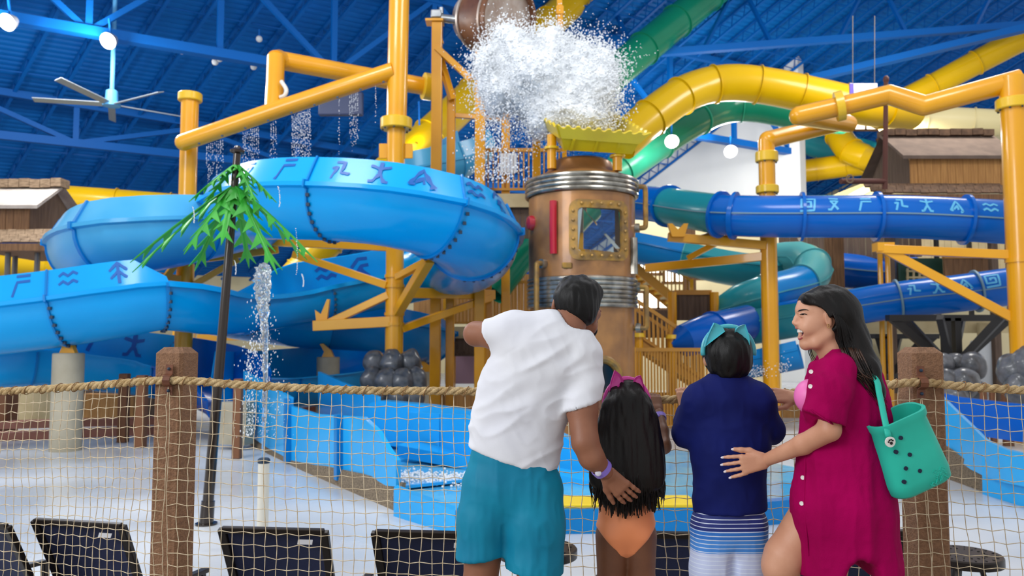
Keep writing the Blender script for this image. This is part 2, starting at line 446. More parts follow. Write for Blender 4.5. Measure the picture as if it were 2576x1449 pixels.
# ---------------------------------------------------------------- slides
m_sky = pm('flume_sky_blue', (0, 168, 244), (0, 160, 238), ns=0.5, rough=0.22, coat=0.1, spec=0.28)
m_pale = pm('flume_faded_blue', (84, 178, 226), (62, 164, 218), ns=0.6, rough=0.3, coat=0.1, spec=0.28)
m_royal = pm('flume_royal_blue', (0, 108, 206), (0, 98, 196), ns=0.5, rough=0.22, coat=0.1, spec=0.28)
m_deep = pm('flume_deep_blue', (0, 90, 190), rough=0.22, coat=0.1, spec=0.28)
m_mid = pm('flume_mid_blue', (4, 136, 212), (4, 124, 202), ns=0.5, rough=0.24, coat=0.1, spec=0.28)
m_teal = pm('flume_teal', (40, 152, 164), (30, 138, 154), ns=0.4, rough=0.28, coat=0.1, spec=0.28)
m_tealp = pm('flume_pale_teal', (92, 178, 182), rough=0.3, coat=0.1, spec=0.28)
m_green = pm('tube_green', (22, 138, 106), (16, 124, 92), ns=0.3, rough=0.25, coat=0.1, spec=0.28)
m_greenlit = pm('tube_green_lit', (52, 178, 142), rough=0.3, coat=0.1, spec=0.28)  # lit stretch of the green tube, its light put into the colour
m_yel = pm('tube_yellow', (212, 172, 2), (204, 160, 0), ns=0.3, rough=0.28, coat=0.1, spec=0.28)
m_ctube = pm('tube_cream', (214, 200, 150), rough=0.4)
m_glyd = pm('glyph_navy', (8, 92, 178), rough=0.4)
m_glyl = pm('glyph_pale_blue', (96, 190, 236), rough=0.4)
m_seam = pm('seam_grey', (116, 150, 168), rough=0.5)
m_dseam = pm('seam_dark_blue', (20, 92, 150), rough=0.5)
m_bolt = pm('bolt_dark', (40, 60, 82), rough=0.5, metal=0.3)
def bowl(R_=1.0, near=0.6, far=0.15, lean=0.3, lip=0.1, open_deg=0):
    """outer skin of an open flume, from the far lip to the near lip (lateral, vertical) in units of the flume radius"""
    p = []
    if far > 0.2: p += [(-R_*(1-lean*.6), far), (-R_*1.0, 0.06)]
    else: p += [(-R_*(1.0+lip), far), (-R_, far*.98)]
    p += arc2(0, 0, R_, 182, 358, 18)
    if near > 0.2: p += [(R_*(1+lip), 0.0), (R_*(1+lip), .085), (R_*1.0, .1), (R_*(1-lean), near)]
    else: p += [(R_, near), (R_*(1+lip), near)]
    return p
def bowl2(near, far, lip=.1):
    return [(-(1.0+lip), far*.9), (-(1.0+lip*(1 if far < .2 else .2)), far), (-1.0, far)]+[(-1.0, far*.5)]+arc2(0, 0, 1.0, 182, 358, 18)+[(1.0, near), (1.0+lip, near), (1.0+lip, near-.09)]
def sstep(x, a, b):
    t = min(1, max(0, (x-a)/(b-a))); return t*t*(3-2*t)
def ring(R_=1.0, n=28): return [(R_*math.cos(2*math.pi*i/n), R_*math.sin(2*math.pi*i/n)) for i in range(n)]
class Path:
    def __init__(s, cps, per=10, bank=None):
        """cps: (px, py, Y, radius)"""
        P = [at(c[0], c[1], c[2]) for c in cps]; r = [Vector((c[3], 0, 0)) for c in cps]
        s.p = catmull(P, per); s.r = [x.x for x in catmull(r, per)]
        s.d = [0.0]
        for i in range(1, len(s.p)): s.d.append(s.d[-1]+(s.p[i]-s.p[i-1]).length)
        s.len = s.d[-1]; s.per = per
    def dcp(s, i): return s.d[min(len(s.d)-1, int(round(i*s.per)))]
    def fr(s, d):
        d = min(max(d, 0), s.len); i = 0
        lo, hi = 0, len(s.d)-1
        while hi-lo > 1:
            m = (lo+hi)//2
            if s.d[m] <= d: lo = m
            else: hi = m
        i = lo; t = (d-s.d[i])/max(1e-6, s.d[i+1]-s.d[i])
        p = s.p[i].lerp(s.p[i+1], t); k = s.r[i]+(s.r[i+1]-s.r[i])*t
        a = s.p[max(0, i-1)]; b = s.p[min(len(s.p)-1, i+2)]
        T, L, U = frame(b-a); return p, L, U, k
    def frames(s, a, b, step=0.35):
        n = max(2, int((b-a)/step)+1); return [s.fr(a+(b-a)*i/(n-1)) for i in range(n)]
def slide(name, label, path, prof, cuts, mats, flange=None, fw=.035, group=None, cat='water slide', th=.05, bolts=False, tube=False, frange=None, seam=None, fsc=1.09):
    """cuts: list of path distances; one section part between each pair, a flange at each inner cut"""
    r = root(name, path.fr(path.len/2)[0]-Z*1.2, label, cat, group)
    closed = tube
    for i in range(len(cuts)-1):
        mb = MB(); fr_ = path.frames(cuts[i], cuts[i+1]); n_ = len(fr_)
        pf_ = prof[i] if isinstance(prof, list) and callable(prof[0]) else prof
        if callable(pf_): mb.sweepv(fr_, [thicken(pf_(cuts[i]+(cuts[i+1]-cuts[i])*q/(n_-1)), th) for q in range(n_)])
        else: mb.sweep(fr_, prof if closed else thicken(prof, th), caps=not closed)
        mb.build('flume_section' if not closed else 'tube_section', mats[i % len(mats)], r, ang=40)
        if seam and closed:
            for sg in (-1, 1):
                sm_ = MB(); sm_.sweep(path.frames(cuts[i], cuts[i+1]), [(sg*1.0, -.03), (sg*1.06, -.03), (sg*1.06, .03), (sg*1.0, .03)])
                sm_.build('side_seam', seam, r, smooth=False)
    if flange:
        for c in cuts[(0 if frange else 1):(None if frange else -1)]:
            q_ = cuts.index(c); pf_ = prof[min(q_, len(prof)-1)] if isinstance(prof, list) and callable(prof[0]) else prof
            pr0 = pf_(c) if callable(pf_) else pf_
            mb = MB(); fr_ = [path.fr(c-fw/2), path.fr(c+fw/2)]
            if closed: mb.sweep(fr_, [(a*fsc, b*fsc) for a, b in pr0], caps=False); mb.sweep(fr_, [(a*.99, b*.99) for a, b in pr0], caps=False); n_ = len(pr0); v0 = len(mb.v)-2*n_*2
            if closed:
                for e in (0, 1):
                    for k in range(n_):
                        a_, b_ = v0+e*n_+k, v0+e*n_+(k+1) % n_; mb.f.append([a_, b_, b_+2*n_, a_+2*n_])
            else:
                o = thicken(pr0, th); n_ = len(pr0)
                mb.sweep(fr_, thicken([(a*1.0, b) for a, b in pr0], -.05))
            fl = mb.build('joint_flange', flange, r, ang=30)
            if bolts:
                p, L, U, k = path.fr(c+fw)
                for q in range(9):
                    a_ = R(262+q*11); MB().box(p+(L*math.cos(a_)+U*math.sin(a_))*k*1.03, (.06, .06, .06)).build('bolt', m_bolt, fl, smooth=False)
    return r
# glyphs drawn in a unit square
GL = dict(
 bow=[[(.2, 1), (.8, .95)], [(.25, .75), (.75, .75), (.3, .12)], [(.3, .72), (.75, .1)], [(.1, .1), (.35, .1)]],
 gam=[[(.25, .95), (.95, .95)], [(.1, .0), (.3, .68), (.95, .68)]],
 zl=[[(.1, .55), (.35, .62), (.2, .05)], [(.25, .85), (.62, .85), (.6, .35), (.98, .3)]],
 man=[[(.5, 1), (.5, .45)], [(.08, .8), (.5, .68), (.92, .8)], [(.12, .05), (.28, .05), (.5, .45), (.72, .05), (.9, .05)]],
 house=[[(.3, .18), (.1, .18), (.5, .92), (.92, .12), (.78, .05)], [(.32, .25), (.55, .52), (.62, .22)]],
 wave=[[(.02, .7), (.25, .85), (.5, .68), (.75, .85), (.98, .72)], [(.02, .3), (.25, .45), (.5, .28), (.75, .45), (.98, .32)]],
 kay=[[(.1, .6), (.5, .98), (.95, .95)], [(.35, .35), (.6, .62), (.95, .62)], [(.6, .62), (.5, .0)], [(.55, .45), (.9, .05)]],
 tree=[[(.5, 0), (.5, 1)], [(.1, .62), (.5, 1), (.9, .62)], [(.15, .25), (.5, .6), (.85, .25)]],
 spiral=[[(.0, .0), (.9, .05), (1, .95), (.12, .95), (.08, .28), (.72, .3), (.72, .7), (.38, .68), (.4, .5)]])
def glyph(parent, key, path, mapf, d0, w, mat, wl=.075, sgn=1, off=.008):
    mb = MB()
    for st in GL[key]:
        pts = []
        for i in range(len(st)-1):
            for q in range(5): pts.append((st[i][0]+(st[i+1][0]-st[i][0])*q/5, st[i][1]+(st[i+1][1]-st[i][1])*q/5))
        pts.append(st[-1])
        vs = []
        for i, p in enumerate(pts):
            a, b = pts[max(0, i-1)], pts[min(len(pts)-1, i+1)]; dx, dy = b[0]-a[0], b[1]-a[1]; l = math.hypot(dx, dy)
            nx, ny = -dy/l*wl, dx/l*wl
            for e in (-1, 1): vs.append(mapf(path, d0+sgn*(p[0]+nx*e-.5)*w, p[1]+ny*e, off))
        mb.add(vs, [[2*i, 2*i+1, 2*i+3, 2*i+2] for i in range(len(pts)-1)])
    return mb.build('glyph', mat, parent, smooth=True, ang=180)
def map_seg(a, b):
    nx, ny = b[1]-a[1], -(b[0]-a[0]); l = math.hypot(nx, ny); nx, ny = nx/l, ny/l
    if nx < 0 and a[0] > 0: nx, ny = -nx, -ny
    def f(path, d, y, off):
        p, L, U, k = path.fr(d); x = a[0]+(b[0]-a[0])*y; z = a[1]+(b[1]-a[1])*y
        return p+L*(x*k+nx*off)+U*(z*k+ny*off)
    return f
def map_ang(a0, a1, rad=1.0, inner=False):
    def f(path, d, y, off):
        p, L, U, k = path.fr(d); an = R(a0+(a1-a0)*y); rr = k*rad+(-off if inner else off)
        return p+(L*math.cos(an)+U*math.sin(an))*rr
    return f
def proj(p):
    d = p-V(0, 0, CAMZ); c, n = math.cos(PITCH), math.sin(PITCH)
    w = d.y*c+d.z*n; return CX+F*d.x/w, CY-F*(d.z*c-d.y*n)/w
def dpx(path, x, lo=0.0, hi=None):
    """distance along the path whose centre shows at picture column x"""
    hi = path.len if hi is None else hi; best = (1e9, lo)
    for i in range(400):
        d = lo+(hi-lo)*i/399; e = abs(proj(path.fr(d)[0])[0]-x)
        if e < best[0]: best = (e, d)
    return best[1]
# --- the big upper front sweep of the coil, then its bend behind the pole
PA = Path([(560, 545, 19.0, .86), (640, 505, 17.0, .88), (720, 490, 15.8, .9), (850, 490, 15.2, .9), (980, 502, 15.0, .9),
           (1090, 528, 15.2, .92), (1165, 565, 16.0, .95), (1192, 605, 17.2, .98), (1165, 640, 18.6, .95), (1110, 655, 19.8, .85), (1040, 672, 20.4, .8)])
shield = bowl(1.0, .66, .3, .28, .12)
h1 = PA.dcp(7.6)
cA = [PA.dcp(.6), dpx(PA, 842, 0, h1), dpx(PA, 1098, 0, h1), PA.dcp(6.6), PA.len]
SA = slide('open_flume_slide', 'bright blue open flume, high front curve around the tall yellow pole', PA, shield, cA, [m_sky], m_mid, bolts=True)
ms = map_seg((.972, .156), (.742, .615))
for k_, x_ in (('bow', 718), ('gam', 795), ('zl', 905), ('man', 980), ('house', 1062), ('wave', 1140), ('kay', 1180)):
    glyph(SA, k_, PA, ms, dpx(PA, x_-10 if x_ < 1000 else x_-22, 0, PA.dcp(6.9)), .34, m_glyd, wl=.062)
# --- faded bend at the upper left
PB = Path([(420, 660, 22.4, .8), (330, 652, 21.6, .84), (250, 640, 20.6, .92), (232, 620, 19.2, .96), (262, 598, 17.9, .98), (330, 580, 17.3, .98), (430, 566, 17.5, .94), (520, 556, 18.2, .88), (610, 548, 19.2, .8), (680, 545, 20, .75)])
SB = slide('open_flume_slide', 'faded pale blue flume bend at upper left beside the shingled hut', PB, bowl(1.0, .62, .2, .3, .1), [0, PB.dcp(3), PB.dcp(4.6), PB.dcp(6.6), PB.len], [m_mid, m_pale, m_pale, m_pale], m_mid)
# --- front run at the left: shielded on the left, low lip on the right, then the back pass behind the pole
PC = Path([(-120, 792, 15.9, .9), (0, 781, 16.1, .9), (165, 761, 16.3, .9), (300, 740, 16.5, .9), (404, 724, 16.8, .9), (470, 734, 17.2, .88), (545, 750, 17.9, .83), (640, 752, 18.8, .79), (760, 738, 19.8, .76), (880, 718, 20.4, .76), (1000, 694, 20.8, .78), (1110, 668, 20.9, .8), (1170, 650, 20.6, .8)])
xs_, xe_ = dpx(PC, 352), dpx(PC, 404); f0_, f1_ = dpx(PC, 610), dpx(PC, 800)
SC1 = slide('open_flume_slide', 'bright blue flume from the left edge over the concrete pillar to behind the tall pole', PC,
   [lambda d: bowl(1.0, .22+.46*(1-max(0, (d-xs_)/(xe_-xs_))), .2, .24, .1)]*2+[lambda d: bowl2(.06, .06+1.0*sstep(d, f0_, f1_))]*3,
   [0, dpx(PC, 163), xe_, dpx(PC, 615), dpx(PC, 815), PC.len], [m_sky], m_mid, bolts=True)
mc = map_seg((.976, .158), (.779, .634))
for k_, x_ in (('bow', 12), ('gam', 100), ('wave', 212), ('tree', 322)):
    glyph(SC1, k_, PC, mc, dpx(PC, x_), .36, m_glyd, wl=.062)
mi = map_seg((-.945, .2), (-.945, .9))
for k_, x_ in (('wave', 845), ('kay', 925)):
    glyph(SC1, k_, PC, mi, dpx(PC, x_), .5, m_glyd, off=.012)
PD = Path([(520, 770, 20.2, .7), (620, 782, 20.8, .78), (740, 796, 21.4, .82), (850, 802, 21.9, .85), (970, 812, 22.2, .85), (1050, 832, 22.8, .85), (1068, 850, 24.0, .85), (1010, 868, 25.0, .8), (920, 880, 25.2, .75)])
slide('open_flume_slide', 'blue flume lower bend behind the grey boulders at the pole base', PD, bowl(1.0, .5, .2, .3, .12), [0, dpx(PD, 828, 0, PD.dcp(5)), PD.dcp(5.6), PD.len], [m_sky, m_mid, m_mid], m_mid)
PF = Path([(600, 958, 18.6, .72), (660, 958, 19.6, .75), (760, 950, 20.8, .78), (860, 938, 22.2, .8), (980, 914, 24.0, .8)])
slide('open_flume_slide', 'lowest blue flume pass behind the second concrete pillar', PF, bowl(1.0, .06, .95, .15, .1), [0, dpx(PF, 700), PF.len], [m_sky, m_sky], m_mid)
PE = Path([(-120, 905, 17.2, .76), (0, 892, 17.6, .76), (120, 890, 18.2, .76), (250, 903, 18.8, .76), (380, 920, 19.3, .76), (490, 940, 19.2, .76), (570, 972, 18.6, .76), (600, 1010, 18.0, .7)])
SE = slide('open_flume_slide', 'blue flume with glyphs inside its far wall behind the left concrete pillar', PE, bowl(1.0, .06, 1.02, .12, .1), [0, dpx(PE, 75), dpx(PE, 420), PE.len], [m_sky, m_sky, m_royal], m_mid)
for k_, x_ in (('gam', 245), ('man', 330), ('house', 405), ('kay', 540)):
    glyph(SE, k_, PE, map_seg((-.935, .2), (-.885, .9)), dpx(PE, x_), .46, m_glyd, off=.012)
# --- straight run-out flume to the splash pool on the left
def strip_wall(name, mat, parent, bots, tops, th):
    mb = MB(); n = len(bots); O = [Vector(b) for b in bots]+[Vector(t) for t in tops]+[Vector(b)+th for b in bots]+[Vector(t)+th for t in tops]
    fs = []
    for i in range(n-1):
        fs += [[i, i+1, n+i+1, n+i], [2*n+i, 3*n+i, 3*n+i+1, 2*n+i+1], [n+i, n+i+1, 3*n+i+1, 3*n+i], [i, 2*n+i, 2*n+i+1, i+1]]
    fs += [[0, n, 3*n, 2*n], [n-1, 3*n-1, 4*n-1, 2*n-1]]
    return mb.add(O, fs).build(name, mat, parent, ang=30)
m_aqua = pm('runout_light_blue', (48, 180, 250), (40, 172, 246), ns=0.8, rough=0.2, coat=0.1, spec=0.28)
m_water = pm('pool_water', (120, 196, 226), (70, 170, 226), ns=1.6, rough=0.06, bump=0.25, bs=5, spec=0.6)
m_skirt = pm('brown_net_skirt', (146, 128, 104), (84, 72, 58), ns=30, rough=0.8, st=(1, 1, 3))
m_padyel = pm('yellow_pool_pad', (238, 206, 40), rough=0.5)
rr = root('splash_runout', at(800, 1190, 13)-Z*.3, 'light blue straight run-out flume dropping into the splash pool', 'water slide')
secs = [[(612, 1085, 17.8, 933), (672, 1126, 16.0, 968), (729, 1156, 14.6, 1000)], [(731, 1157, 14.55, 1022), (795, 1181, 13.4, 1042), (858, 1203, 12.5, 1046)],
        [(860, 1204, 12.45, 1046), (912, 1214, 11.8, 1049), (950, 1219, 11.2, 1085), (975, 1222, 10.9, 1130), (996, 1224, 10.6, 1158)]]
OFF = V(.85, .53, 0)
for si_, sc_ in enumerate(secs):
    bo_ = .1 if si_ < 2 else -.04
    b = [at(x, y, Y) for x, y, Y, t in sc_]; t_ = [at(x, t, Y) for x, y, Y, t in sc_]
    strip_wall('near_wall', m_aqua, rr, b, t_, OFF*.07)
    strip_wall('far_wall', m_aqua, rr, [p+OFF*1.7 for p in b], [p+OFF*1.7-Z*.05 for p in t_], OFF*.07)
    strip_wall('flume_bed', m_aqua, rr, [p+Z*bo_+OFF*.05 for p in b], [p+Z*(bo_+.04)+OFF*.05 for p in b], OFF*1.7)
for x, Y, y0, y1 in ((730, 14.57, 1002, 1160), (859, 12.47, 1042, 1206)):
    fl = MB().beam(at(x, y1, Y)-OFF*.05, at(x, y0, Y)-OFF*.05, .13, .1, OFF).build('joint_flange', m_mid, rr, smooth=False)
    for q in range(6):
        MB().sph(at(x+7, y0+18+(y1-y0-30)*q/5, Y)-OFF*.07, .03, 8, 5).build('bolt', m_bolt, fl)
tag(strip_wall('net_skirt', m_skirt, None, [V(p.x, p.y, FZ) for p in (at(622, 1100, 17.4), at(760, 1165, 13.8), at(1000, 1226, 10.5))],
   [at(622, 1090, 17.4)+V(.06, .05, .03), at(760, 1167, 13.8)+V(.06, .05, .03), at(1000, 1223, 10.5)+V(.06, .05, .03)], OFF*.05), 'brown mesh skirt hanging under the run-out flume', 'skirt')
# --- splash pool
pool = root('splash_pool', at(1250, 1330, 9.3), 'low light blue splash pool with yellow pad behind the family', 'pool')
c = [at(990, 1290, 10.25), at(1145, 1340, 9.25), at(1760, 1332, 9.4), at(2050, 1300, 10.0)]
c = [V(p.x, p.y, FZ) for p in c]
for i in range(3): strip_wall('pool_wall', m_aqua if i == 0 else m_mid, pool, [c[i], c[i+1]], [c[i]+Z*(.36 if i < 1 else .28), c[i+1]+Z*.28], V(.02, .18, 0))
bk = [V(-1.5, 11.3, FZ), V(-2.4, 15.2, FZ), V(3.6, 14.5, FZ), V(5.2, 11, FZ)]
zz = FZ+.24
MB().add([V(p.x, p.y, zz)+V(.02, .1, 0) for p in (c[0], c[1], c[2], c[3])]+[V(p.x, p.y, zz) for p in (bk[3], bk[2], bk[1], bk[0])], [[0, 1, 2, 3, 4, 5, 6, 7]]).build('pool_water', m_water, pool)
def pad(p, q, w, z): MB().beam(V(p.x, p.y+w/2, z), V(q.x, q.y+w/2, z), w, .05).build('yellow_pad', m_padyel, pool, bevel=.015)
pad(V(-.2, 9.35, 0), c[2], .55, FZ+.3)
bt = [(912, 1120, 15.5, 1040), (930, 1117, 15.2, 1014), (955, 1118, 14.9, 1008), (1080, 1135, 14.0, 1020), (1220, 1165, 13.2, 1040), (1340, 1195, 12.6, 1066), (1420, 1220, 12.1, 1100), (1500, 1240, 11.8, 1150)]
strip_wall('pool_back_wall', m_aqua, pool, [at(x, y, Y) for x, y, Y, t in bt], [at(x, t, Y) for x, y, Y, t in bt], V(.1, .25, 0))
strip_wall('pool_step', m_aqua, pool, [at(1000, 1150, 13.2), at(1220, 1190, 12.2), at(1480, 1250, 11)], [at(1000, 1120, 13.2), at(1220, 1160, 12.2), at(1480, 1210, 11)], V(.1, .6, 0))
# --- right-hand run-out
rr = root('splash_runout', at(2480, 1180, 12)-Z*.2, 'light blue run-out flume with dark blue far wall at the right edge', 'water slide')
bt = [(2360, 1110, 13.2, 990), (2400, 1150, 12.8, 1030), (2440, 1180, 12.2, 1068), (2480, 1200, 11.6, 1108), (2530, 1215, 11, 1132), (2660, 1240, 10, 1160)]
strip_wall('near_wall', m_aqua, rr, [at(x, y, Y) for x, y, Y, t in bt], [at(x, t, Y) for x, y, Y, t in bt], V(.1, .1, 0))
bt = [(2350, 1080, 15.5, 985), (2420, 1090, 15.2, 1000), (2520, 1105, 14.8, 1012), (2700, 1130, 14, 1030)]
strip_wall('far_wall', m_deep, rr, [at(x, y, Y) for x, y, Y, t in bt], [at(x, t, Y) for x, y, Y, t in bt], V(.1, .2, 0))
bt = [(2380, 1150, 13.0, 1084), (2500, 1180, 12.2, 1108), (2700, 1220, 11.4, 1150)]
strip_wall('flume_bed', m_aqua, rr, [at(x, y+6, Y) for x, y, Y, t in bt], [at(x, y, Y)+Z*.05 for x, y, Y, t in bt], V(.6, 1.6, 0))
q = [at(2470, 1200, 11.7), at(2700, 1250, 9.9)]
strip_wall('front_wall', m_aqua, rr, [V(p.x, p.y, FZ) for p in q], [at(2470, 1150, 11.7), at(2700, 1190, 9.9)], V(.1, .1, 0))
tag(strip_wall('net_skirt', m_skirt, None, [V(p.x, p.y, FZ) for p in (at(2372, 1130, 13.1), at(2478, 1190, 11.8))], [at(2372, 1115, 13.1), at(2478, 1193, 11.8)], V(.05, .05, 0)), 'brown mesh skirt under the right-hand run-out', 'skirt')
# --- tubes at the right
PT = Path([(1480, 498, 26, .5), (1640, 513, 22.8, .51), (1755, 531, 20.8, .51), (1850, 543, 19.9, .52), (2030, 545, 19.4, .52), (2250, 545, 19.1, .52), (2430, 553, 18.9, .52), (2660, 568, 18.6, .52)])
ST = slide('tube_slide', 'royal blue enclosed tube with pale glyphs running across the upper right', PT, ring(), [0, dpx(PT, 1682), dpx(PT, 1812), dpx(PT, 1848), dpx(PT, 2018), dpx(PT, 2205), dpx(PT, 2428), PT.len], [m_royal, m_teal, m_royal, m_royal, m_royal, m_royal, m_royal], m_royal, fw=.07, tube=True, seam=m_seam, fsc=1.17)
mt = map_ang(6, 46)
for k_, x_ in (('spiral', 2025), ('bow', 2088), ('gam', 2162), ('zl', 2247), ('man', 2312), ('house', 2384), ('wave', 2470), ('kay', 2545)):
    glyph(ST, k_, PT, mt, dpx(PT, x_), .34, m_glyl, wl=.07)
PU = Path([(1960, 806, 22.6, .5), (2120, 777, 22, .5), (2270, 753, 21.6, .5), (2420, 737, 21.2, .5), (2660, 704, 20.8, .5)])
SU = slide('tube_slide', 'royal blue enclosed tube with glyphs just above the long-haired woman', PU, ring(), [0, dpx(PU, 2258), dpx(PU, 2456), PU.len], [m_royal], m_seam, fw=.05, tube=True, seam=m_seam, fsc=1.14)
for k_, x_ in (('zl', 2292), ('man', 2352), ('house', 2415), ('spiral', 2482), ('bow', 2535)):
    glyph(SU, k_, PU, mt, dpx(PU, x_), .36, m_glyl, wl=.07)
def tube_slide(label, cps, mats, nsec, fl=None, prof=None, **k):
    p = Path(cps); c_ = [p.len*i/nsec for i in range(nsec+1)]
    return slide('tube_slide' if prof is None else 'open_flume_slide', label, p, prof or ring(), c_, mats, fl or mats[0], tube=prof is None, **k)
tube_slide('dark blue tube mouth left of the boy with cat-ear headband', [(1690, 868, 20.5, .05), (1696, 866, 20.52, .26), (1712, 860, 20.6, .4), (1745, 849, 20.8, .46), (1800, 832, 21.2, .5), (1880, 812, 22, .5)], [m_deep], 2)
fb = bowl(1.0, .55, .4, .2, .06)
tube_slide('teal and blue flume crossing behind the brass capsule', [(1540, 602, 26.5, .62), (1640, 622, 26, .64), (1760, 650, 25.6, .66), (1880, 672, 25.8, .66), (1990, 668, 27.5, .6)], [m_mid, m_teal, m_teal], 3, m_tealp, fb)
tube_slide('pale teal curl of tube at the right of the teal coil', [(1950, 650, 26.4, .5), (2010, 648, 25.8, .53), (2046, 672, 25, .55), (2034, 704, 24.2, .55), (1990, 722, 23.6, .54), (1930, 738, 23.2, .54), (1860, 764, 23.0, .54), (1812, 800, 23.4, .5)], [m_tealp, m_tealp, m_mid, m_teal], 4, m_tealp, seam=m_tealp)
tube_slide('teal flume behind the boy with cat-ear headband', [(1800, 822, 22.6, .56), (1860, 818, 22.3, .58), (1940, 806, 22.0, .58), (2060, 786, 21.8, .56)], [m_teal], 1, m_tealp, bowl(1.0, .62, .3, .16, .05))
tube_slide('blue flume end between the boy and the laughing woman', [(1850, 914, 21.6, .44), (1910, 902, 21.2, .48), (2010, 880, 20.8, .5)], [m_mid], 2, m_mid, bowl(1.0, .5, .3, .16, .05))
tube_slide('dark blue tube between wooden posts at far right', [(2080, 676, 28, .62), (2180, 686, 28, .62), (2300, 690, 28, .62)], [m_deep], 1, m_deep, seam=m_seam)
# --- big overhead tubes
tube_slide('large yellow tube arching over the green tube at upper right', [(1560, 360, 28.5, .7), (1640, 293, 29, .7), (1715, 240, 29.5, .7), (1785, 214, 30, .7), (1860, 208, 30, .7), (1960, 222, 30, .7), (2060, 244, 30, .7), (2180, 270, 30, .7), (2290, 282, 31, .7)], [m_yel], 8)
tube_slide('green tube under the big yellow tube', [(1450, 505, 30, .62), (1560, 428, 31, .64), (1650, 366, 32, .66), (1740, 308, 33, .68), (1820, 272, 34, .68), (1900, 268, 34, .68), (2010, 288, 34, .66), (2120, 300, 35, .66)], [m_greenlit, m_greenlit, m_green, m_green, m_green, m_green], 6)
tube_slide('steep green tube crossing the blue roof at top centre', [(1430, 279, 33, .72), (1535, 193, 34, .74), (1765, 2, 37, .78), (1940, -143, 39, .8)], [m_green], 6)
tube_slide('steep yellow tube behind the tipping bucket', [(960, 450, 29, .66), (1100, 322, 31, .68), (1420, 22, 36, .74), (1560, -110, 38, .76)], [m_yel], 6)
tube_slide('far yellow tube rising to the right edge under the roof', [(2240, 268, 38, .56), (2340, 218, 37.6, .56), (2460, 155, 37, .58), (2680, 40, 36, .6)], [m_yel], 4)
tube_slide('yellow tube behind the shingled hut at the left', [(-120, 487, 30, .62), (110, 503, 30.5, .62), (300, 516, 31, .62), (560, 536, 32, .62)], [m_yel], 5)
tube_slide('low yellow tube behind the hut posts at the left', [(-120, 664, 29, .4), (0, 668, 29, .42), (120, 672, 29, .42), (150, 690, 30, .4)], [m_yel], 2)
tube_slide('yellow S-bend tube at the far right', [(2090, 292, 46, .7), (2112, 345, 45, .72), (2140, 380, 44, .72), (2180, 398, 43.4, .7), (2184, 410, 44.4, .66), (2130, 416, 45.2, .66), (2070, 424, 45.8, .66), (1980, 436, 46.5, .66)], [m_yel], 6)
tube_slide('teal tube behind the yellow S-bend', [(1980, 336, 50, .8), (2060, 366, 50, .82), (2150, 378, 50, .82), (2230, 400, 50, .82)], [m_teal], 2)
tube_slide('cream tube above the right-hand hut roof', [(2235, 330, 33, .52), (2260, 305, 33, .54), (2330, 300, 33, .54), (2560, 312, 32, .54), (2680, 318, 32, .54)], [m_ctube], 4)
tube_slide('pale cream slide below the yellow S-bend', [(2030, 560, 36, .9), (2130, 500, 37, 1.0), (2280, 440, 38, 1.0), (2400, 400, 39, 1.0)], [m_ctube], 3, None, bowl(1.0, .3, .3, .2, .05))
tube_slide('yellow tube behind the coil beside the palm tip', [(680, 760, 25.5, .48), (760, 676, 25.8, .5), (830, 606, 26, .5), (900, 540, 26.5, .5)], [m_yel], 3)
tube_slide('green tube showing left of the brass capsule', [(1240, 740, 23.5, .42), (1310, 650, 24, .42), (1390, 560, 25, .42)], [m_green], 1)
tube_slide('green tube glimpsed behind the pale flume at left', [(60, 560, 31, .5), (150, 600, 31, .5), (200, 625, 31, .5)], [m_green], 1)
tube_slide('pale blue flume wall high behind the coil', [(1010, 440, 22, .62), (1090, 420, 22.4, .62), (1150, 400, 23, .62), (1200, 366, 24, .6)], [m_pale], 2, None, bowl(1.0, .8, .9, .1, .05))
# ---------------------------------------------------------------- yellow steelwork
m_ys = pm('yellow_orange_paint', (238, 168, 14), (230, 158, 8), ns=0.8, rough=0.3, coat=0.4)
m_yb = pm('yellow_flange_paint', (236, 190, 34), rough=0.32, coat=0.3)
m_chrome = pm('zinc_steel', (176, 180, 184), (140, 146, 150), ns=3, rough=0.3, metal=0.8)
m_rock = pm('grey_boulder_paint', (66, 68, 72), (104, 106, 112), ns=5, rough=0.32, bump=0.3, bs=9, coat=0.3)
def pole(px, y0, y1, Y, rad, name, label, y0z=None, parts=()):
    a, b = at(px, y0, Y), at(px, y1, Y); b = V(a.x, a.y, b.z)
    r = root(name, a, label, 'post')
    MB().cyl(a, b, rad, n=22).build('pole', m_ys, r); return r
def zat(px, py, Y, X=None): return at(px, py, Y).z
def flange(r, px, py, Y, rad, h, X, n=20, bolts=8):
    p = at(px, py, Y); p = V(X[0], X[1], p.z)
    f = MB().lathe([(rad*.95, -h/2), (rad, -h/2+.02), (rad, h/2-.02), (rad*.95, h/2)], p, n=n).build('pipe_flange', m_yb, r)
    for i in range(bolts):
        a = 2*math.pi*i/bolts; MB().cyl(p+V(math.cos(a)*rad*.86, math.sin(a)*rad*.86, -h/2-.03), p+V(math.cos(a)*rad*.86, math.sin(a)*rad*.86, -h/2+.01), .022, n=6).build('bolt', m_bolt, f)
    return f
def boxarm(r, p, q, w=.2, h=.2, name='support_arm'): return MB().beam(at(*p), at(*q), w, h).build(name, m_ys, r, smooth=False, bevel=.012)
def floor_pt(px, Y):
    p = at(px, 700, Y); return V(p.x, p.y, FZ)
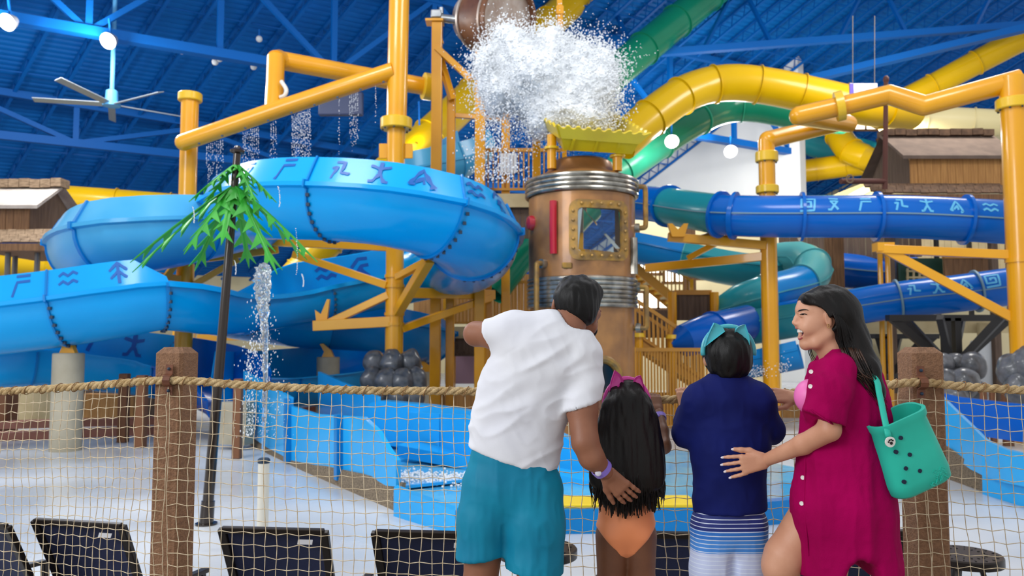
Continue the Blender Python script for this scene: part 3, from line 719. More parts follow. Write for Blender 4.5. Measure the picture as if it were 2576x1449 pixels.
# main pole
b = floor_pt(993, 18.5); x, y = b.x, b.y
MAIN = root('slide_support_pole', b, 'tall yellow support pole in the middle of the blue coil', 'post')
MB().cyl(b, V(x, y, zat(993, 315, 18.5)), .21, n=24).build('pole', m_ys, MAIN)
MB().cyl(V(x, y, zat(993, 315, 18.5)), V(x+.05, y, zat(993, -60, 18.5)), .24, n=24).build('upper_pole', m_ys, MAIN)
flange(MAIN, 997, 312, 18.5, .375, .26, (x, y))
for sg in (-1, 1):
    MB().box((x+sg*.3, y, zat(993, 380, 18.5)), (.2, .03, .36)).build('lug_plate', m_ys, MAIN, bevel=.03)
boxarm(MAIN, (985, 622, 18.5), (640, 606, 20)); boxarm(MAIN, (975, 718, 18.4), (740, 640, 19.6), .17, .17, 'brace')
boxarm(MAIN, (985, 809, 18.4), (790, 820, 18.6), .22, .24); boxarm(MAIN, (978, 742, 18.4), (828, 812, 18.6), .17, .17, 'brace')
boxarm(MAIN, (1005, 736, 18.6), (1240, 742, 20.5), .22, .24); boxarm(MAIN, (1008, 828, 18.5), (1235, 748, 20.4), .17, .17, 'brace')
boxarm(MAIN, (1000, 786, 18.2), (1080, 652, 16.6), .2, .2, 'brace'); boxarm(MAIN, (1000, 697, 18.2), (1082, 654, 16.6), .15, .15, 'brace')
p = at(1083, 648, 16.4); MB().box(p, (.42, .34, .04)).build('saddle_plate', m_ys, MAIN, smooth=False)
MB().prism([(-.12, 0), (.1, 0), (.17, .34), (.12, .36)], p, V(1, 0, 0), Z, .1).build('saddle_bracket', m_ys, MAIN, smooth=False)
p = at(808, 812, 18.7); MB().prism([(-.1, 0), (.14, 0), (.2, .55), (.14, .55), (0, .2), (-.14, .3)], p, V(1, 0, 0), Z, .12).build('saddle_bracket', m_ys, MAIN, smooth=False)
for yy in (695, 720, 790, 815): MB().lathe([(.215, -.035), (.235, -.035), (.235, .035), (.215, .035)], V(x, y, zat(993, yy, 18.5)), n=20).build('clamp_band', m_ys, MAIN)
# left pole
b = floor_pt(466, 19.5); x, y = b.x, b.y
LP = root('spray_pole', b, 'yellow pole with flanged cap left of the green palm', 'post')
MB().cyl(b, V(x, y, zat(470, 250, 19.5)), .21, n=22).build('pole', m_ys, LP)
flange(LP, 470, 245, 19.5, .29, .2, (x, y), bolts=0)
boxarm(LP, (460, 648, 19.4), (345, 672, 19), .16, .16); boxarm(LP, (475, 655, 19.4), (700, 628, 20.2), .18, .18)
boxarm(LP, (460, 703, 19.4), (372, 690, 18.8), .16, .16); boxarm(LP, (478, 722, 19.4), (600, 652, 19.8), .15, .15, 'brace'); boxarm(LP, (460, 640, 19.2), (400, 720, 18.8), .14, .14, 'brace')
# spray pipes
def pipe(r, cps, rad, name='spray_pipe', mat=None, n=18):
    pts = [at(*c) for c in cps]; return MB().tube(pts, rad, n).build(name, mat or m_ys, r, ang=50)
SPR = root('water_pipe', at(700, 300, 18.7), 'long yellow spray pipe slanting down-left from the tall pole, dripping water', 'pipe')
pipe(SPR, [(990, 178, 18.4), (720, 268, 18.6), (462, 358, 18.9)], .205)
MB().sph(at(462, 358, 18.9), .205, 14, 8).build('pipe_cap', m_ys, SPR)
for i in range(9):
    p = at(985-58*i-20, 190+19.4*i+16, 18.4+.05*i-.2)
    MB().box(p, (.05, .03, .04)).build('spray_nozzle', m_bolt, SPR, smooth=False)
SP2 = root('water_pipe_stand', at(720, 220, 19.5), 'yellow elbow pipe frame standing on the slanting spray pipe', 'pipe')
pipe(SP2, [(1085, 220, 21.2), (890, 186, 20.4), (712, 153, 19.6)], .235)
pipe(SP2, [(694, 145, 19.3), (692, 210, 19.05), (688, 275, 18.8)], .215, 'upright_pipe')
MB().tube([at(715, 156, 19.6), at(700, 148, 19.45), at(694, 150, 19.3)], .232, 18).build('elbow', m_ys, SP2, ang=60)
p = at(1076, 218, 21.1); d = (at(1085, 220, 21.2)-at(890, 186, 20.4)).normalized()
MB().lathe([(.3, -.14), (.36, -.12), (.36, .12), (.3, .14)], p, d, 20).build('pipe_flange', m_yb, SP2)
MB().tube(catmull([at(708, 205, 18.8), at(720, 225, 18.7), at(716, 240, 18.7), at(705, 245, 18.75)], 4), .05, 8).build('valve_hose', pm('white_plastic', (226, 226, 220), rough=.4), SP2)
# right posts
b = floor_pt(1935, 20.5); x, y = b.x, b.y
RP = root('slide_support_pole', b, 'yellow support pole in front of the teal coil', 'post')
MB().cyl(b, V(x, y, zat(1932, 352, 20.5)), .21, n=22).build('pole', m_ys, RP)
for yy, h in ((395, .26), (477, .2)): flange(RP, 1932, yy, 20.5, .29, h, (x, y), bolts=6)
boxarm(RP, (1925, 618, 20.4), (1680, 596, 20.6), .24, .22); boxarm(RP, (1925, 645, 20.5), (1625, 675, 22), .2, .22); boxarm(RP, (1730, 650, 21.2), (1862, 580, 20.6), .14, .14, 'brace'); boxarm(RP, (1800, 585, 20.9), (1755, 600, 20.5), .12, .12, 'brace')
p = at(1705, 596, 20.4); MB().prism([(-.16, 0), (.16, 0), (.26, .34), (.15, .34), (0, .18), (-.15, .34), (-.26, .34)], p, V(1, 0, 0), Z, .16).build('saddle_bracket', m_ys, RP, smooth=False)
b = floor_pt(2568, 17.6); x, y = b.x, b.y
RQ = root('slide_support_pole', b, 'thick yellow pole at the right edge', 'post')
MB().cyl(b, V(x, y, zat(2566, 195, 17.6)), .27, n=22).build('pole', m_ys, RQ)
flange(RQ, 2566, 262, 17.6, .36, .24, (x, y), bolts=8)
MB().lathe([(.27, -.05), (.3, -.05), (.3, .05), (.27, .05)], V(x, y, zat(2566, 655, 17.6)), n=20).build('clamp_band', m_ys, RQ)
boxarm(RQ, (2560, 642, 17.6), (2205, 626, 18.6), .2, .2); boxarm(RQ, (2570, 812, 17.6), (2215, 622, 18.6), .18, .2, 'brace')
MB().box(at(2222, 622, 18.6), (.4, .3, .2)).build('saddle_plate', m_ys, RQ, smooth=False)
SP3 = root('water_pipe', at(2230, 240, 19), 'zigzag yellow spray pipe joining the two right-hand poles', 'pipe')
pipe(SP3, [(1932, 352, 20.5), (1960, 345, 20.8), (2128, 306, 22.5)], .235); pipe(SP3, [(2135, 312, 22.3), (2070, 302, 20.8), (2010, 291, 19.2)], .24, 'return_pipe')
MB().sph(at(1932, 352, 20.5), .235, 16, 10).build('elbow', m_ys, SP3)
MB().sph(at(2010, 291, 19.2), .235, 16, 10).build('elbow', m_ys, SP3)
pipe(SP3, [(2010, 291, 19.2), (2120, 266, 18.9), (2236, 238, 18.6)], .235, 'front_pipe'); pipe(SP3, [(2236, 238, 18.6), (2325, 266, 18.3)], .235, 'front_pipe'); pipe(SP3, [(2325, 266, 18.3), (2450, 232, 17.9), (2568, 200, 17.6)], .235, 'front_pipe')
for q in ((2236, 238, 18.6), (2325, 266, 18.3)): MB().sph(at(*q), .236, 16, 10).build('elbow', m_ys, SP3)
p = at(2112, 267, 18.9); d = (at(2236, 238, 18.6)-at(2010, 291, 19.2)).normalized()
MB().lathe([(.26, -.09), (.36, -.09), (.36, .09), (.26, .09)], p, d, 22).build('pipe_flange', m_yb, SP3)
# bucket tower frame
BT = root('bucket_tower', floor_pt(1160, 20.5), 'yellow steel tower carrying the tipping bucket', 'tower')
for px, py, Y, w in ((1096, 55, 20.3, .27), (1133, 228, 20.8, .22), (1207, 130, 20, .26), (1272, 230, 20.6, .22), (1350, 200, 19.4, .2)):
    b = floor_pt(px, Y); MB().beam(b, V(b.x, b.y, zat(px, py, Y)), w, w, V(0, 1, 0)).build('tower_post', m_ys, BT, smooth=False, bevel=.02)
for p, q, w in (((1098, 120, 20.2), (1185, 200, 20.2), .16), ((1108, 150, 20.4), (1138, 250, 20.6), .16), ((1138, 290, 20.8), (1270, 300, 20.6), .12), ((1100, 70, 20.3), (1112, 110, 20.3), .1)): boxarm(BT, p, q, w, w, 'brace')
MB().box(at(1094, 56, 20.3), (.46, .4, .06)).build('motor_plate', m_ys, BT, smooth=False)
mo = MB().box(at(1098, 38, 20.3), (.28, .26, .22)).build('motor', m_chrome, BT, bevel=.03)
MB().cyl(at(1110, 35, 20.3), at(1110, 20, 20.3), .06).build('motor_shaft', m_chrome, mo)
MB().cyl(at(1112, 46, 20.3), at(1185, 54, 20.1), .11, n=14).build('bucket_axle', m_chrome, BT)
MB().beam(at(1406, -40, 21), at(1410, 95, 21), .14, .14, V(0, 1, 0)).build('upper_mast', m_ys, BT, smooth=False)
MB().box(at(1408, 28, 21), (.2, .2, .22)).build('mast_joint', m_ys, BT, smooth=False)
# tipping bucket
m_bk = pm('bucket_brown', (92, 54, 32), (120, 78, 50), ns=2, rough=0.45); m_bks = pm('bucket_silver', (196, 186, 178), (150, 122, 104), ns=1.5, rough=0.4, metal=0.4)
p0, p1 = at(1188, 100, 20.6), at(1284, 48, 19.6); d = (p1-p0)
d = V(.62, -.62, -.25).normalized(); Lb = 1.7
BK = root('tipping_bucket', p1-d*Lb, 'large brown tipping bucket emptying above the splash', 'bucket')
o = p1-d*Lb
MB().lathe([(.0, 0), (.5, .02), (.62, .12), (.74, .5)], o, d, 36, False).build('bucket_base', m_bks, BK)
MB().lathe([(.74, .5), (.8, .55), (.88, 1.5), (.92, 1.55), (.92, Lb), (.86, Lb), (.83, 1.5), (.72, .55), (.6, .2), (0, .1)], o, d, 40, False).build('bucket_shell', m_bk, BK)
for hh in (.55, 1.52): MB().lathe([(.8 if hh < 1 else .9, hh-.03), (.84 if hh < 1 else .95, hh-.03), (.84 if hh < 1 else .95, hh+.03), (.8 if hh < 1 else .9, hh+.03)], o, d, 40).build('bucket_hoop', m_bks, BK)
# splash tray with toothed rim
TR = root('splash_tray', at(1480, 400, 17.3), 'yellow tray with toothed rim catching the bucket splash', 'tray')
m_tray = pm('tray_yellow', (226, 200, 22), (214, 184, 16), ns=1.2, rough=0.3, coat=0.3)
def toothed(name, bl, br, tl, tr_, n=9, th=.05, depth=.22):
    bl, br, tl, tr_ = [Vector(q) for q in (bl, br, tl, tr_)]; pts = []; N_ = (br-bl).cross(tl-bl).normalized()*th
    for i in range(n*6+1):
        u = i/(n*6); w = 0.5+0.5*math.cos(2*math.pi*n*u); w = min(1, max(0, w*1.5-.25))
        t = tl.lerp(tr_, u); b_ = bl.lerp(br, u); pts.append(t+(b_-t)*depth*(1-w))
    m = len(pts); bb = [bl.lerp(br, i/(m-1)) for i in range(m)]
    vs = bb+pts+[q+N_ for q in bb]+[q+N_ for q in pts]; fs = []
    for i in range(m-1): fs += [[i, i+1, m+i+1, m+i], [2*m+i, 3*m+i, 3*m+i+1, 2*m+i+1], [m+i, m+i+1, 3*m+i+1, 3*m+i], [i, 2*m+i, 2*m+i+1, i+1]]
    fs += [[0, m, 3*m, 2*m], [m-1, 3*m-1, 4*m-1, 2*m-1]]
    return MB().add(vs, fs).build(name, m_tray, TR, smooth=False)
FLb, FRb, BLb, BRb = at(1412, 345, 16.0), at(1608, 360, 16.0), at(1330, 292, 18.6), at(1540, 300, 18.6)
FLt, FRt, BLt, BRt = at(1403, 312, 15.8), at(1638, 332, 15.8), at(1308, 262, 18.8), at(1535, 276, 18.8)
toothed('tray_wall', FLb, FRb, FLt, FRt, 9); toothed('tray_wall', BLb, FLb, BLt, FLt, 11); toothed('tray_wall', BRb, FRb, BRt, FRt, 11); toothed('tray_wall', BLb, BRb, BLt, BRt, 9)
dn = V(0, .25, -.3)
q0, q1, q2, q3 = at(1418, 378, 16.3), at(1590, 388, 16.3), at(1530, 330, 18.2), at(1380, 325, 18.2)
MB().add([FLb, FRb, q1, q0, BLb, BRb, q2, q3], [[0, 1, 2, 3], [4, 7, 6, 5], [0, 3, 7, 4], [1, 5, 6, 2], [3, 2, 6, 7]]).build('tray_bottom', m_tray, TR, smooth=False)
for px in (1440, 1500, 1556): MB().beam(at(px+4, 350, 15.97), at(px-4, 378, 16.25), .05, .05).build('stiffener', m_tray, TR, smooth=False)
for px, y0, y1, Y in ((1388, 340, 425, 16.6), (1553, 392, 430, 16.5)):
    MB().cyl(at(px, y1, Y), at(px, y0, Y), .1, n=14).build('tray_leg', m_ys, TR)
    MB().cyl(at(px, y0+36 if px < 1400 else y0+4, Y), at(px, y0+30 if px < 1400 else y0-2, Y), .16, n=14).build('leg_flange', m_yb, TR)
# boulders round the pole base
random.seed(5)
def boulder(c, r, label, seed, sc=(1, 1, 1), group='grey boulders'):
    g = SDF((-1.5, -1.5, -1.5), (1.5, 1.5, 1.5), .16); g.ell((0, 0, 0), (1.0*sc[0], 1.0*sc[1], 1.0*sc[2]), k=0)
    v, f = g.mesh(); v = smooth_mesh(v, f, 1); v = v*(1+.13*vnoise(v*1.3+seed*7.3)[:, None]+.05*vnoise(v*3+seed)[:, None])
    return tag(mkobj('boulder', v*r-np.array((0, 0, v[:, 2].min()*r)), f, m_rock, None, Vector(c)+V(0, 0, v[:, 2].min()*r), True, 180), label, 'rock', group)
cl = [(945, 920, 17.9), (985, 918, 17.7), (1030, 918, 17.9), (935, 962, 17.6), (972, 965, 17.4), (1012, 967, 17.4), (1045, 962, 17.6), (955, 1005, 17.5), (1000, 1010, 17.3), (1040, 1005, 17.5)]
wh = ['top left', 'top middle', 'top right', 'middle row far left', 'middle row centre left', 'middle row centre right', 'middle row far right', 'bottom left', 'bottom middle', 'bottom right']
for i, (px, py, Y) in enumerate(cl): boulder(at(px, py-4, Y), .31, 'grey painted boulder at the tall yellow pole base, '+wh[i], i, (.85, .85, 1.05), 'boulders around the pole base')
# concrete pillars
m_pil = pm('concrete_pillar', (184, 176, 156), (164, 156, 136), ns=1.5, rough=0.8, bump=0.15, bs=20)
for px, py, Y, rad, lab in ((180, 888, 16.3, .295, 'round concrete pillar under the left flume'), (829, 898, 21.2, .3, 'round concrete pillar left of the grey boulders'), (1075, 935, 23, .32, 'round concrete pillar right of the grey boulders')):
    b = floor_pt(px, Y); h = zat(px, py, Y)
    pr = root('concrete_pillar', b, lab, 'pillar'); MB().lathe([(rad, 0), (rad, h-FZ-.02), (rad-.02, h-FZ)], b, n=26).build('shaft', m_pil, pr)
    t = V(b.x, b.y, h); MB().prism([(-.16, 0), (.16, 0), (.08, .18), (-.14, .36), (-.22, .34), (-.1, .14)], t, V(1, 0, 0), Z, .14).build('slide_bracket', m_ys, pr, smooth=False)
# ---------------------------------------------------------------- brass capsule
m_brass = pm('aged_brass', (182, 128, 74), (138, 96, 62), ns=1.6, rough=0.36, metal=0.3, coat=0.3, det=6)
m_brassy = pm('brass_frame', (176, 134, 62), (130, 104, 70), ns=6, rough=0.4, metal=0.4)
m_ring = pm('ribbed_pewter', (186, 182, 172), (128, 122, 112), ns=4, rough=0.25, metal=0.75)
m_red = pm('red_lamp', (186, 26, 48), rough=0.3, coat=0.5)
CY_ = 17.2; cb = floor_pt(1464, CY_); ccx, ccy = cb.x, cb.y
zc = lambda py: zat(1464, py, CY_-1.1)
CAP = root('brass_capsule', cb, 'brown brass diving-capsule tower with riveted window', 'tower')
RB_ = 134*CY_/F
def shell(z0, z1, rad, name, holes=()):
    n, m = 72, 12; mb = MB(); vs = []; fs = []
    for j in range(m+1):
        for i in range(n):
            a = 2*math.pi*i/n; vs.append(V(ccx+rad*math.cos(a), ccy+rad*math.sin(a), z0+(z1-z0)*j/m))
    for j in range(m):
        for i in range(n):
            am = 360*(i+.5)/n; zm = z0+(z1-z0)*(j+.5)/m
            if any(h[0] < am < h[1] and h[2] < zm < h[3] for h in holes): continue
            fs.append([j*n+i, j*n+(i+1) % n, (j+1)*n+(i+1) % n, (j+1)*n+i])
    return mb.add(vs, fs).build(name, m_brass, CAP, ang=60)
wz0, wz1 = zc(640), zc(520)
shell(FZ, zc(770), RB_*.97, 'lower_shell')
shell(zc(692), zc(480), RB_, 'upper_shell', [(258, 312, wz0, wz1), (60, 125, wz0-.5, wz1+.35)])
MB().lathe([(RB_*.98, zc(700)), (RB_*.985, zc(692))], V(ccx, ccy, 0), n=48, caps=False).build('collar', m_brass, CAP)
for i in range(4):
    z = zc(472-11.5*i); MB().tube([V(ccx+(RB_*1.03)*math.cos(2*math.pi*k/48), ccy+(RB_*1.03)*math.sin(2*math.pi*k/48), z) for k in range(48)], .052, 10, closed=True).build('rib_ring', m_ring, CAP)
for i in range(7):
    z = zc(766-11.2*i); MB().tube([V(ccx+(RB_*1.0)*math.cos(2*math.pi*k/48), ccy+(RB_*1.0)*math.sin(2*math.pi*k/48), z) for k in range(48)], .05, 10, closed=True).build('rib_ring', m_ring, CAP)
MB().lathe([(RB_*.98, zc(480)), (RB_*.98, zc(438))], V(ccx, ccy, 0), n=48, caps=False).build('ring_band', m_brass, CAP)
MB().lathe([(RB_*1.0, zc(438)), (RB_*.9, zc(424)), (RB_*.72, zc(414)), (RB_*.62, zc(400)), (RB_*.58, zc(384)), (RB_*.5, zc(376)), (0, zc(374))], V(ccx, ccy, 0), n=40).build('dome', m_brass, CAP)
# window frame wrapped on the shell
def wrap(u, z, off): # u metres round the shell from the axis facing the camera
    a = R(-90)+u/RB_; return V(ccx+(RB_+off)*math.cos(a), ccy+(RB_+off)*math.sin(a), z)
uc, zc_ = .285, (zc(510)+zc(648))/2; hw, hh = .63, .62; t_ = .17
out, inn = [], []
def rsq(hw, hh, r, n=6):
    p = []
    for cx_, cy_, a0 in ((hw-r, hh-r, 0), (-hw+r, hh-r, 90), (-hw+r, -hh+r, 180), (hw-r, -hh+r, 270)): p += arc2(cx_, cy_, r, a0, a0+90, n)
    return p
po, pi_ = rsq(hw, hh, .2), rsq(hw-t_, hh-t_, .09); n = len(po); vs = []
for off in (.0, .09):
    for P_ in (po, pi_): vs += [wrap(uc+a, zc_+b, off) for a, b in P_]
fs = []
for i in range(n):
    j = (i+1) % n; fs += [[2*n+i, 2*n+j, 3*n+j, 3*n+i], [i, j, 2*n+j, 2*n+i], [n+i, 3*n+i, 3*n+j, n+j], [i, n+i, n+j, j]]
wf = MB().add(vs, fs).build('window_frame', m_brassy, CAP, ang=40)
rv = rsq(hw-t_/2, hh-t_/2, .14, 3)
for i in range(20):
    L_ = i/20*len(rv); a, b = rv[int(L_) % len(rv)], rv[(int(L_)+1) % len(rv)]; f = L_-int(L_)
for (a, b) in [(x_, s*(hh-t_/2)) for s in (-1, 1) for x_ in (-.38, -.19, 0, .19, .38)]+[(s*(hw-t_/2), z_) for s in (-1, 1) for z_ in (-.38, -.19, 0, .19, .38)]:
    MB().sph(wrap(uc+a, zc_+b, .095), .035, 8, 5).build('rivet', m_brassy, wf)
MB().add([wrap(uc+a, zc_+b, .02) for a, b in pi_], [list(range(n))]).build('window_pane', pm('capsule_glass', (210, 236, 240), rough=.03, trans=1.0, spec=.6), CAP, smooth=False)
MB().tube([wrap(-.68, zc(503), .05), wrap(-.68, zc(570), .06), wrap(-.68, zc(637), .05)], .075, 10).build('red_light_bar', m_red, CAP)
a_ = -1.42; MB().lathe([(.16, -.04), (.16, .04), (.13, .1), (0, .13)], wrap(a_, zc(548), .0), (wrap(a_, 0, 1)-wrap(a_, 0, 0)), 18).build('red_button', m_red, CAP)
for us, ya, yb in ((1.5, 452, 560), (-.95, 660, 810), (1.5, 716, 824)):
    P_ = [wrap(us, zc(ya), -.05), wrap(us, zc(ya), .18), wrap(us, zc(ya+8), .23), wrap(us, zc((ya+yb)/2), .23), wrap(us, zc(yb-8), .23), wrap(us, zc(yb), .18), wrap(us, zc(yb), -.05)]
    hb = MB().tube(catmull(P_, 3), .055, 10).build('grab_pipe', m_brassy, CAP)
    for yy in (ya, yb): MB().cyl(wrap(us, zc(yy), .0), wrap(us, zc(yy), .1), .1, n=12).build('pipe_union', m_ring, hb)
MB().tube([wrap(1.22, zc(590), .03), wrap(1.22, zc(684), .03)], .09, 8).build('latch_plate', m_ring, CAP)
MB().box(wrap(-.4, zc(668), .04), (.2, .08, .12)).build('hinge_block', m_brassy, CAP, bevel=.02)
# portholes low on the shell, seen between man and girl
MB().tube([wrap(.25+.42*math.cos(2*math.pi*k/28), zc(955)+.42*math.sin(2*math.pi*k/28), .05) for k in range(28)], .085, 10, closed=True).build('porthole_ring', m_brassy, CAP)
MB().add([wrap(.25+.4*math.cos(2*math.pi*k/24), zc(955)+.4*math.sin(2*math.pi*k/24), .012) for k in range(24)], [list(range(24))]).build('porthole_glass', pm('dark_glass', (18, 22, 26), rough=.08), CAP, smooth=False)
# ---------------------------------------------------------------- huts, decks, stairs and far walls
m_shin = pm('wood_shingle', (150, 126, 100), (112, 90, 68), ns=6, rough=0.8, bump=0.3, bs=30, st=(1, 1, 4))
m_shind = pm('dark_shingle', (112, 84, 62), (84, 62, 46), ns=6, rough=0.85, bump=0.3, bs=30)
m_thatch = pm('stucco_roof_panel', (176, 166, 158), (156, 146, 138), ns=3, rough=0.9)
m_thatchd = pm('brown_roof_panel', (116, 98, 86), (102, 86, 76), ns=3, rough=0.9)
m_plank = pm('plank_brown', (134, 96, 62), (104, 72, 46), ns=4, rough=0.7, st=(6, 6, .4))
m_plankt = pm('plank_tan', (194, 142, 80), (168, 118, 64), ns=4, rough=0.7, st=(6, 6, .4))
m_plankd = pm('plank_grey_brown', (108, 88, 74), (88, 70, 58), ns=3, rough=0.75, st=(5, 5, .4))
m_dk = pm('dark_log', (92, 50, 40), rough=0.7)
m_black = pm('black_steel', (34, 32, 32), rough=0.45)
m_bone = pm('deck_fascia', (206, 188, 146), (188, 168, 126), ns=2, rough=0.8)
m_post = pm('grey_metal_post', (110, 106, 102), rough=0.35, metal=.6)
m_winlit = pm('lit_window', (255, 248, 228), emit=2.2, rough=.6)
m_stair = pm('stair_yellow', (224, 176, 40), rough=0.5)
m_rail = pm('rail_ochre', (196, 138, 50), rough=0.45)
m_mauve = pm('mauve_panel', (170, 136, 152), rough=0.7)
m_brick = pm('terracotta_base', (150, 96, 80), (128, 80, 66), ns=2, rough=0.7)
m_greenp = pm('dark_green_panel', (30, 74, 58), rough=0.6)
def planks(parent, p, q, z0, z1, n, mat, th=.08, name='plank', gap=.02):
    p, q = Vector(p), Vector(q); first = None; d = (q-p)/n
    for i in range(n):
        a, b = p+d*(i+gap), p+d*(i+1-gap); dz = random.uniform(-.01, .01)
        MB().beam(V(a.x, a.y+dz, (z0+z1)/2), V(b.x, b.y+dz, (z0+z1)/2), th, z1-z0).build(name, mat, parent, smooth=False)
def plank_wall(label, a, b, y0, y1, n, mat, cat='wall panel', name='plank_wall', top=None):
    """a, b = (px, Y); y0, y1 = picture rows of top and bottom at a"""
    p, q = at(a[0], y1, a[1]), at(b[0], y1, b[1]); z1 = at(a[0], y0, a[1]).z; z0 = p.z
    r = root(name, V((p.x+q.x)/2, (p.y+q.y)/2, z0), label, cat); p.z = q.z = z0
    planks(r, p, q, z0, z1, n, mat)
    if top: MB().beam(V(p.x, p.y, z1), V(q.x, q.y, z1), .16, .14).build('cap_rail', top, r, smooth=False)
    return r
def panel(name, label, cat, mat, a, b, y0, y1, th=.15, kind=None, frame_=None):
    p, q = at(a[0], y1, a[1]), at(b[0], y1, b[1]); z0, z1 = p.z, at(a[0], y0, a[1]).z
    mb = MB().beam(V(p.x, p.y, (z0+z1)/2), V(q.x, q.y, (z0+z1)/2), th, z1-z0)
    o = mb.build(name, mat, smooth=False)
    return tag(o, label, cat, kind=kind) if kind != 'structure' else struct(o)
def railing(label, a, b, h, n, mat=None, name='railing', ends=True):
    """a, b: foot points in space"""
    mat = mat or m_rail; a, b = Vector(a), Vector(b); r = root(name, a, label, 'railing')
    MB().beam(a+Z*h, b+Z*h, .09, .09).build('top_rail', mat, r, smooth=False); MB().beam(a+Z*.12, b+Z*.12, .06, .06).build('bottom_rail', mat, r, smooth=False)
    m0 = None
    for i in range(1, n):
        p = a.lerp(b, i/n)
        if m0 is None: m0 = MB().beam(p+Z*.12, p+Z*h, .04, .04, V(0, 1, 0)).build('baluster', mat, r, smooth=False); p00 = p
        else:
            c = m0.copy(); COL.objects.link(c); c.parent = r; c.location = p-p00
    if ends:
        for p in (a, b): MB().beam(p, p+Z*(h+.08), .12, .12, V(0, 1, 0)).build('rail_post', m_ys, r, smooth=False)
    return r
# ---- left hut
def hut(label, x0, x1, Y, rows, mats, ridge_n, low_n, low_rows, lx, dirx):
    """rows: picture rows (ridge top, panel top, panel bottom, wall bottom, low roof bottom); x0<x1 picture columns; lx = low roof columns"""
    zt = [at(x0, y, Y).z for y in rows]; X0, X1 = at(x0, rows[2], Y).x, at(x1, rows[2], Y).x
    r = root('shingled_hut', V((X0+X1)/2, Y+1.2, zt[4]), label, 'hut'); mp_, ms_, mw_ = mats
    MB().add([V(X0, Y-.25, zt[2]), V(X1, Y-.25, zt[2]), V(X1-.1*dirx, Y+1.2, zt[1]), V(X0, Y+1.2, zt[1]), V(X0, Y-.25, zt[2]+.1), V(X1, Y-.25, zt[2]+.1), V(X1-.1*dirx, Y+1.2, zt[1]+.1), V(X0, Y+1.2, zt[1]+.1)],
       [[0, 1, 2, 3], [7, 6, 5, 4], [0, 4, 5, 1], [1, 5, 6, 2], [2, 6, 7, 3], [3, 7, 4, 0]]).build('roof_panel', mp_, r, smooth=False)
    MB().add([V(X0, Y+2.65, zt[2]), V(X1, Y+2.65, zt[2]), V(X1, Y+1.2, zt[1]), V(X0, Y+1.2, zt[1])], [[0, 1, 2, 3]]).build('rear_roof_panel', mp_, r, smooth=False)
    w = (X1-X0)/ridge_n
    for i in range(ridge_n):
        MB().box(V(X0+w*(i+.5), Y+1.15, zt[1]+(zt[0]-zt[1])*.5+random.uniform(-.02, .02)), (w*.94, .5, (zt[0]-zt[1])*.9), Matrix.Rotation(R(random.uniform(-2, 2)), 3, 'Y')).build('ridge_shingle', ms_, r, smooth=False)
    wx0, wx1 = (X0, X1-.35) if dirx > 0 else (X0+.3, X1)
    planks(r, V(wx0, Y, 0), V(wx1, Y, 0), zt[3], zt[2]+.12, max(5, int((wx1-wx0)/.22)), mw_)
    ex = X1-.35 if dirx > 0 else X0+.3
    MB().add([V(ex, Y, zt[3]), V(ex, Y+2.4, zt[3]), V(ex, Y+2.4, zt[2]), V(ex, Y+1.2, zt[1]), V(ex, Y, zt[2])], [[0, 1, 2, 3, 4]]).build('gable', m_plankd, r, smooth=False)
    L0, L1 = at(lx[0], rows[4], Y-.8).x, at(lx[1], rows[4], Y-.8).x; w = (L1-L0)/low_n
    for j in range(low_rows):
        f = j/low_rows; z = zt[3]+.05-(zt[3]-zt[4])*f; yy = Y-.1-.75*f
        for i in range(low_n):
            if j == 0 and i == 0: pass
            MB().box(V(L0+w*(i+.5)+(w*.25 if j % 2 else -w*.1), yy-.12, z-(zt[3]-zt[4])/low_rows*.5), (w*.95, .05, (zt[3]-zt[4])/low_rows*1.25+random.uniform(-.02, .03)), Matrix.Rotation(R(-32+random.uniform(-4, 4)), 3, 'X')).build('shingle', ms_, r, smooth=False)
    MB().box(V((L0+L1)/2, Y+.6, zt[4]-.1), (L1-L0, 3.0, .2)).build('eave_board', m_plank, r, smooth=False)
    return r, zt, L0, L1
random.seed(3)
HL, zt, L0, L1 = hut('shingled hut on metal posts at the left edge', -60, 106, 23, (432, 456, 528, 585, 622), (m_thatch, m_shin, m_plank), 6, 9, 5, (-60, 148), 1)
for px, Y in ((18, 22.6), (36, 23.6), (92, 22.6)):
    b = floor_pt(px, Y); MB().cyl(b, V(b.x, b.y, zt[4]), .075, n=10).build('hut_post', m_post, HL)
MB().beam(at(112, 600, 22.3), at(130, 655, 22.3), .1, .18).build('corbel', m_shin, HL, smooth=False)
HR, zt, L0, L1 = hut('brown shingled hut above the blue tube at the right', 2262, 2552, 23.5, (302, 320, 404, 470, 502), (m_thatchd, m_shind, m_plankt), 10, 16, 4, (2200, 2552), -1)
for px in (2240, 2500):
    b = floor_pt(px, 24.4); MB().beam(b, V(b.x, b.y, zt[4]), .2, .2, V(0, 1, 0)).build('hut_post', m_plankd, HR, smooth=False)
r = root('flag_mast', at(2229, 470, 22.8), 'dark red wooden mast left of the right-hand hut', 'mast')
MB().cyl(at(2226, 480, 22.8), at(2229, 196, 22.8), .075, .06, n=10).build('mast_pole', m_dk, r); MB().sph(at(2229, 200, 22.8), .085, 10, 6, (1, 1, 1.4)).build('mast_tip', m_dk, r)
MB().cyl(at(2115, 456, 22.4), at(2226, 456, 22.8), .08, n=10).build('cross_spar', m_dk, r)
MB().tube([at(2138, 450, 22.3)+V(.1*math.cos(a), 0, .11*math.sin(a)) for a in [i*math.pi/5 for i in range(11)]], .025, 6).build('rope_lashing', m_shin, r)
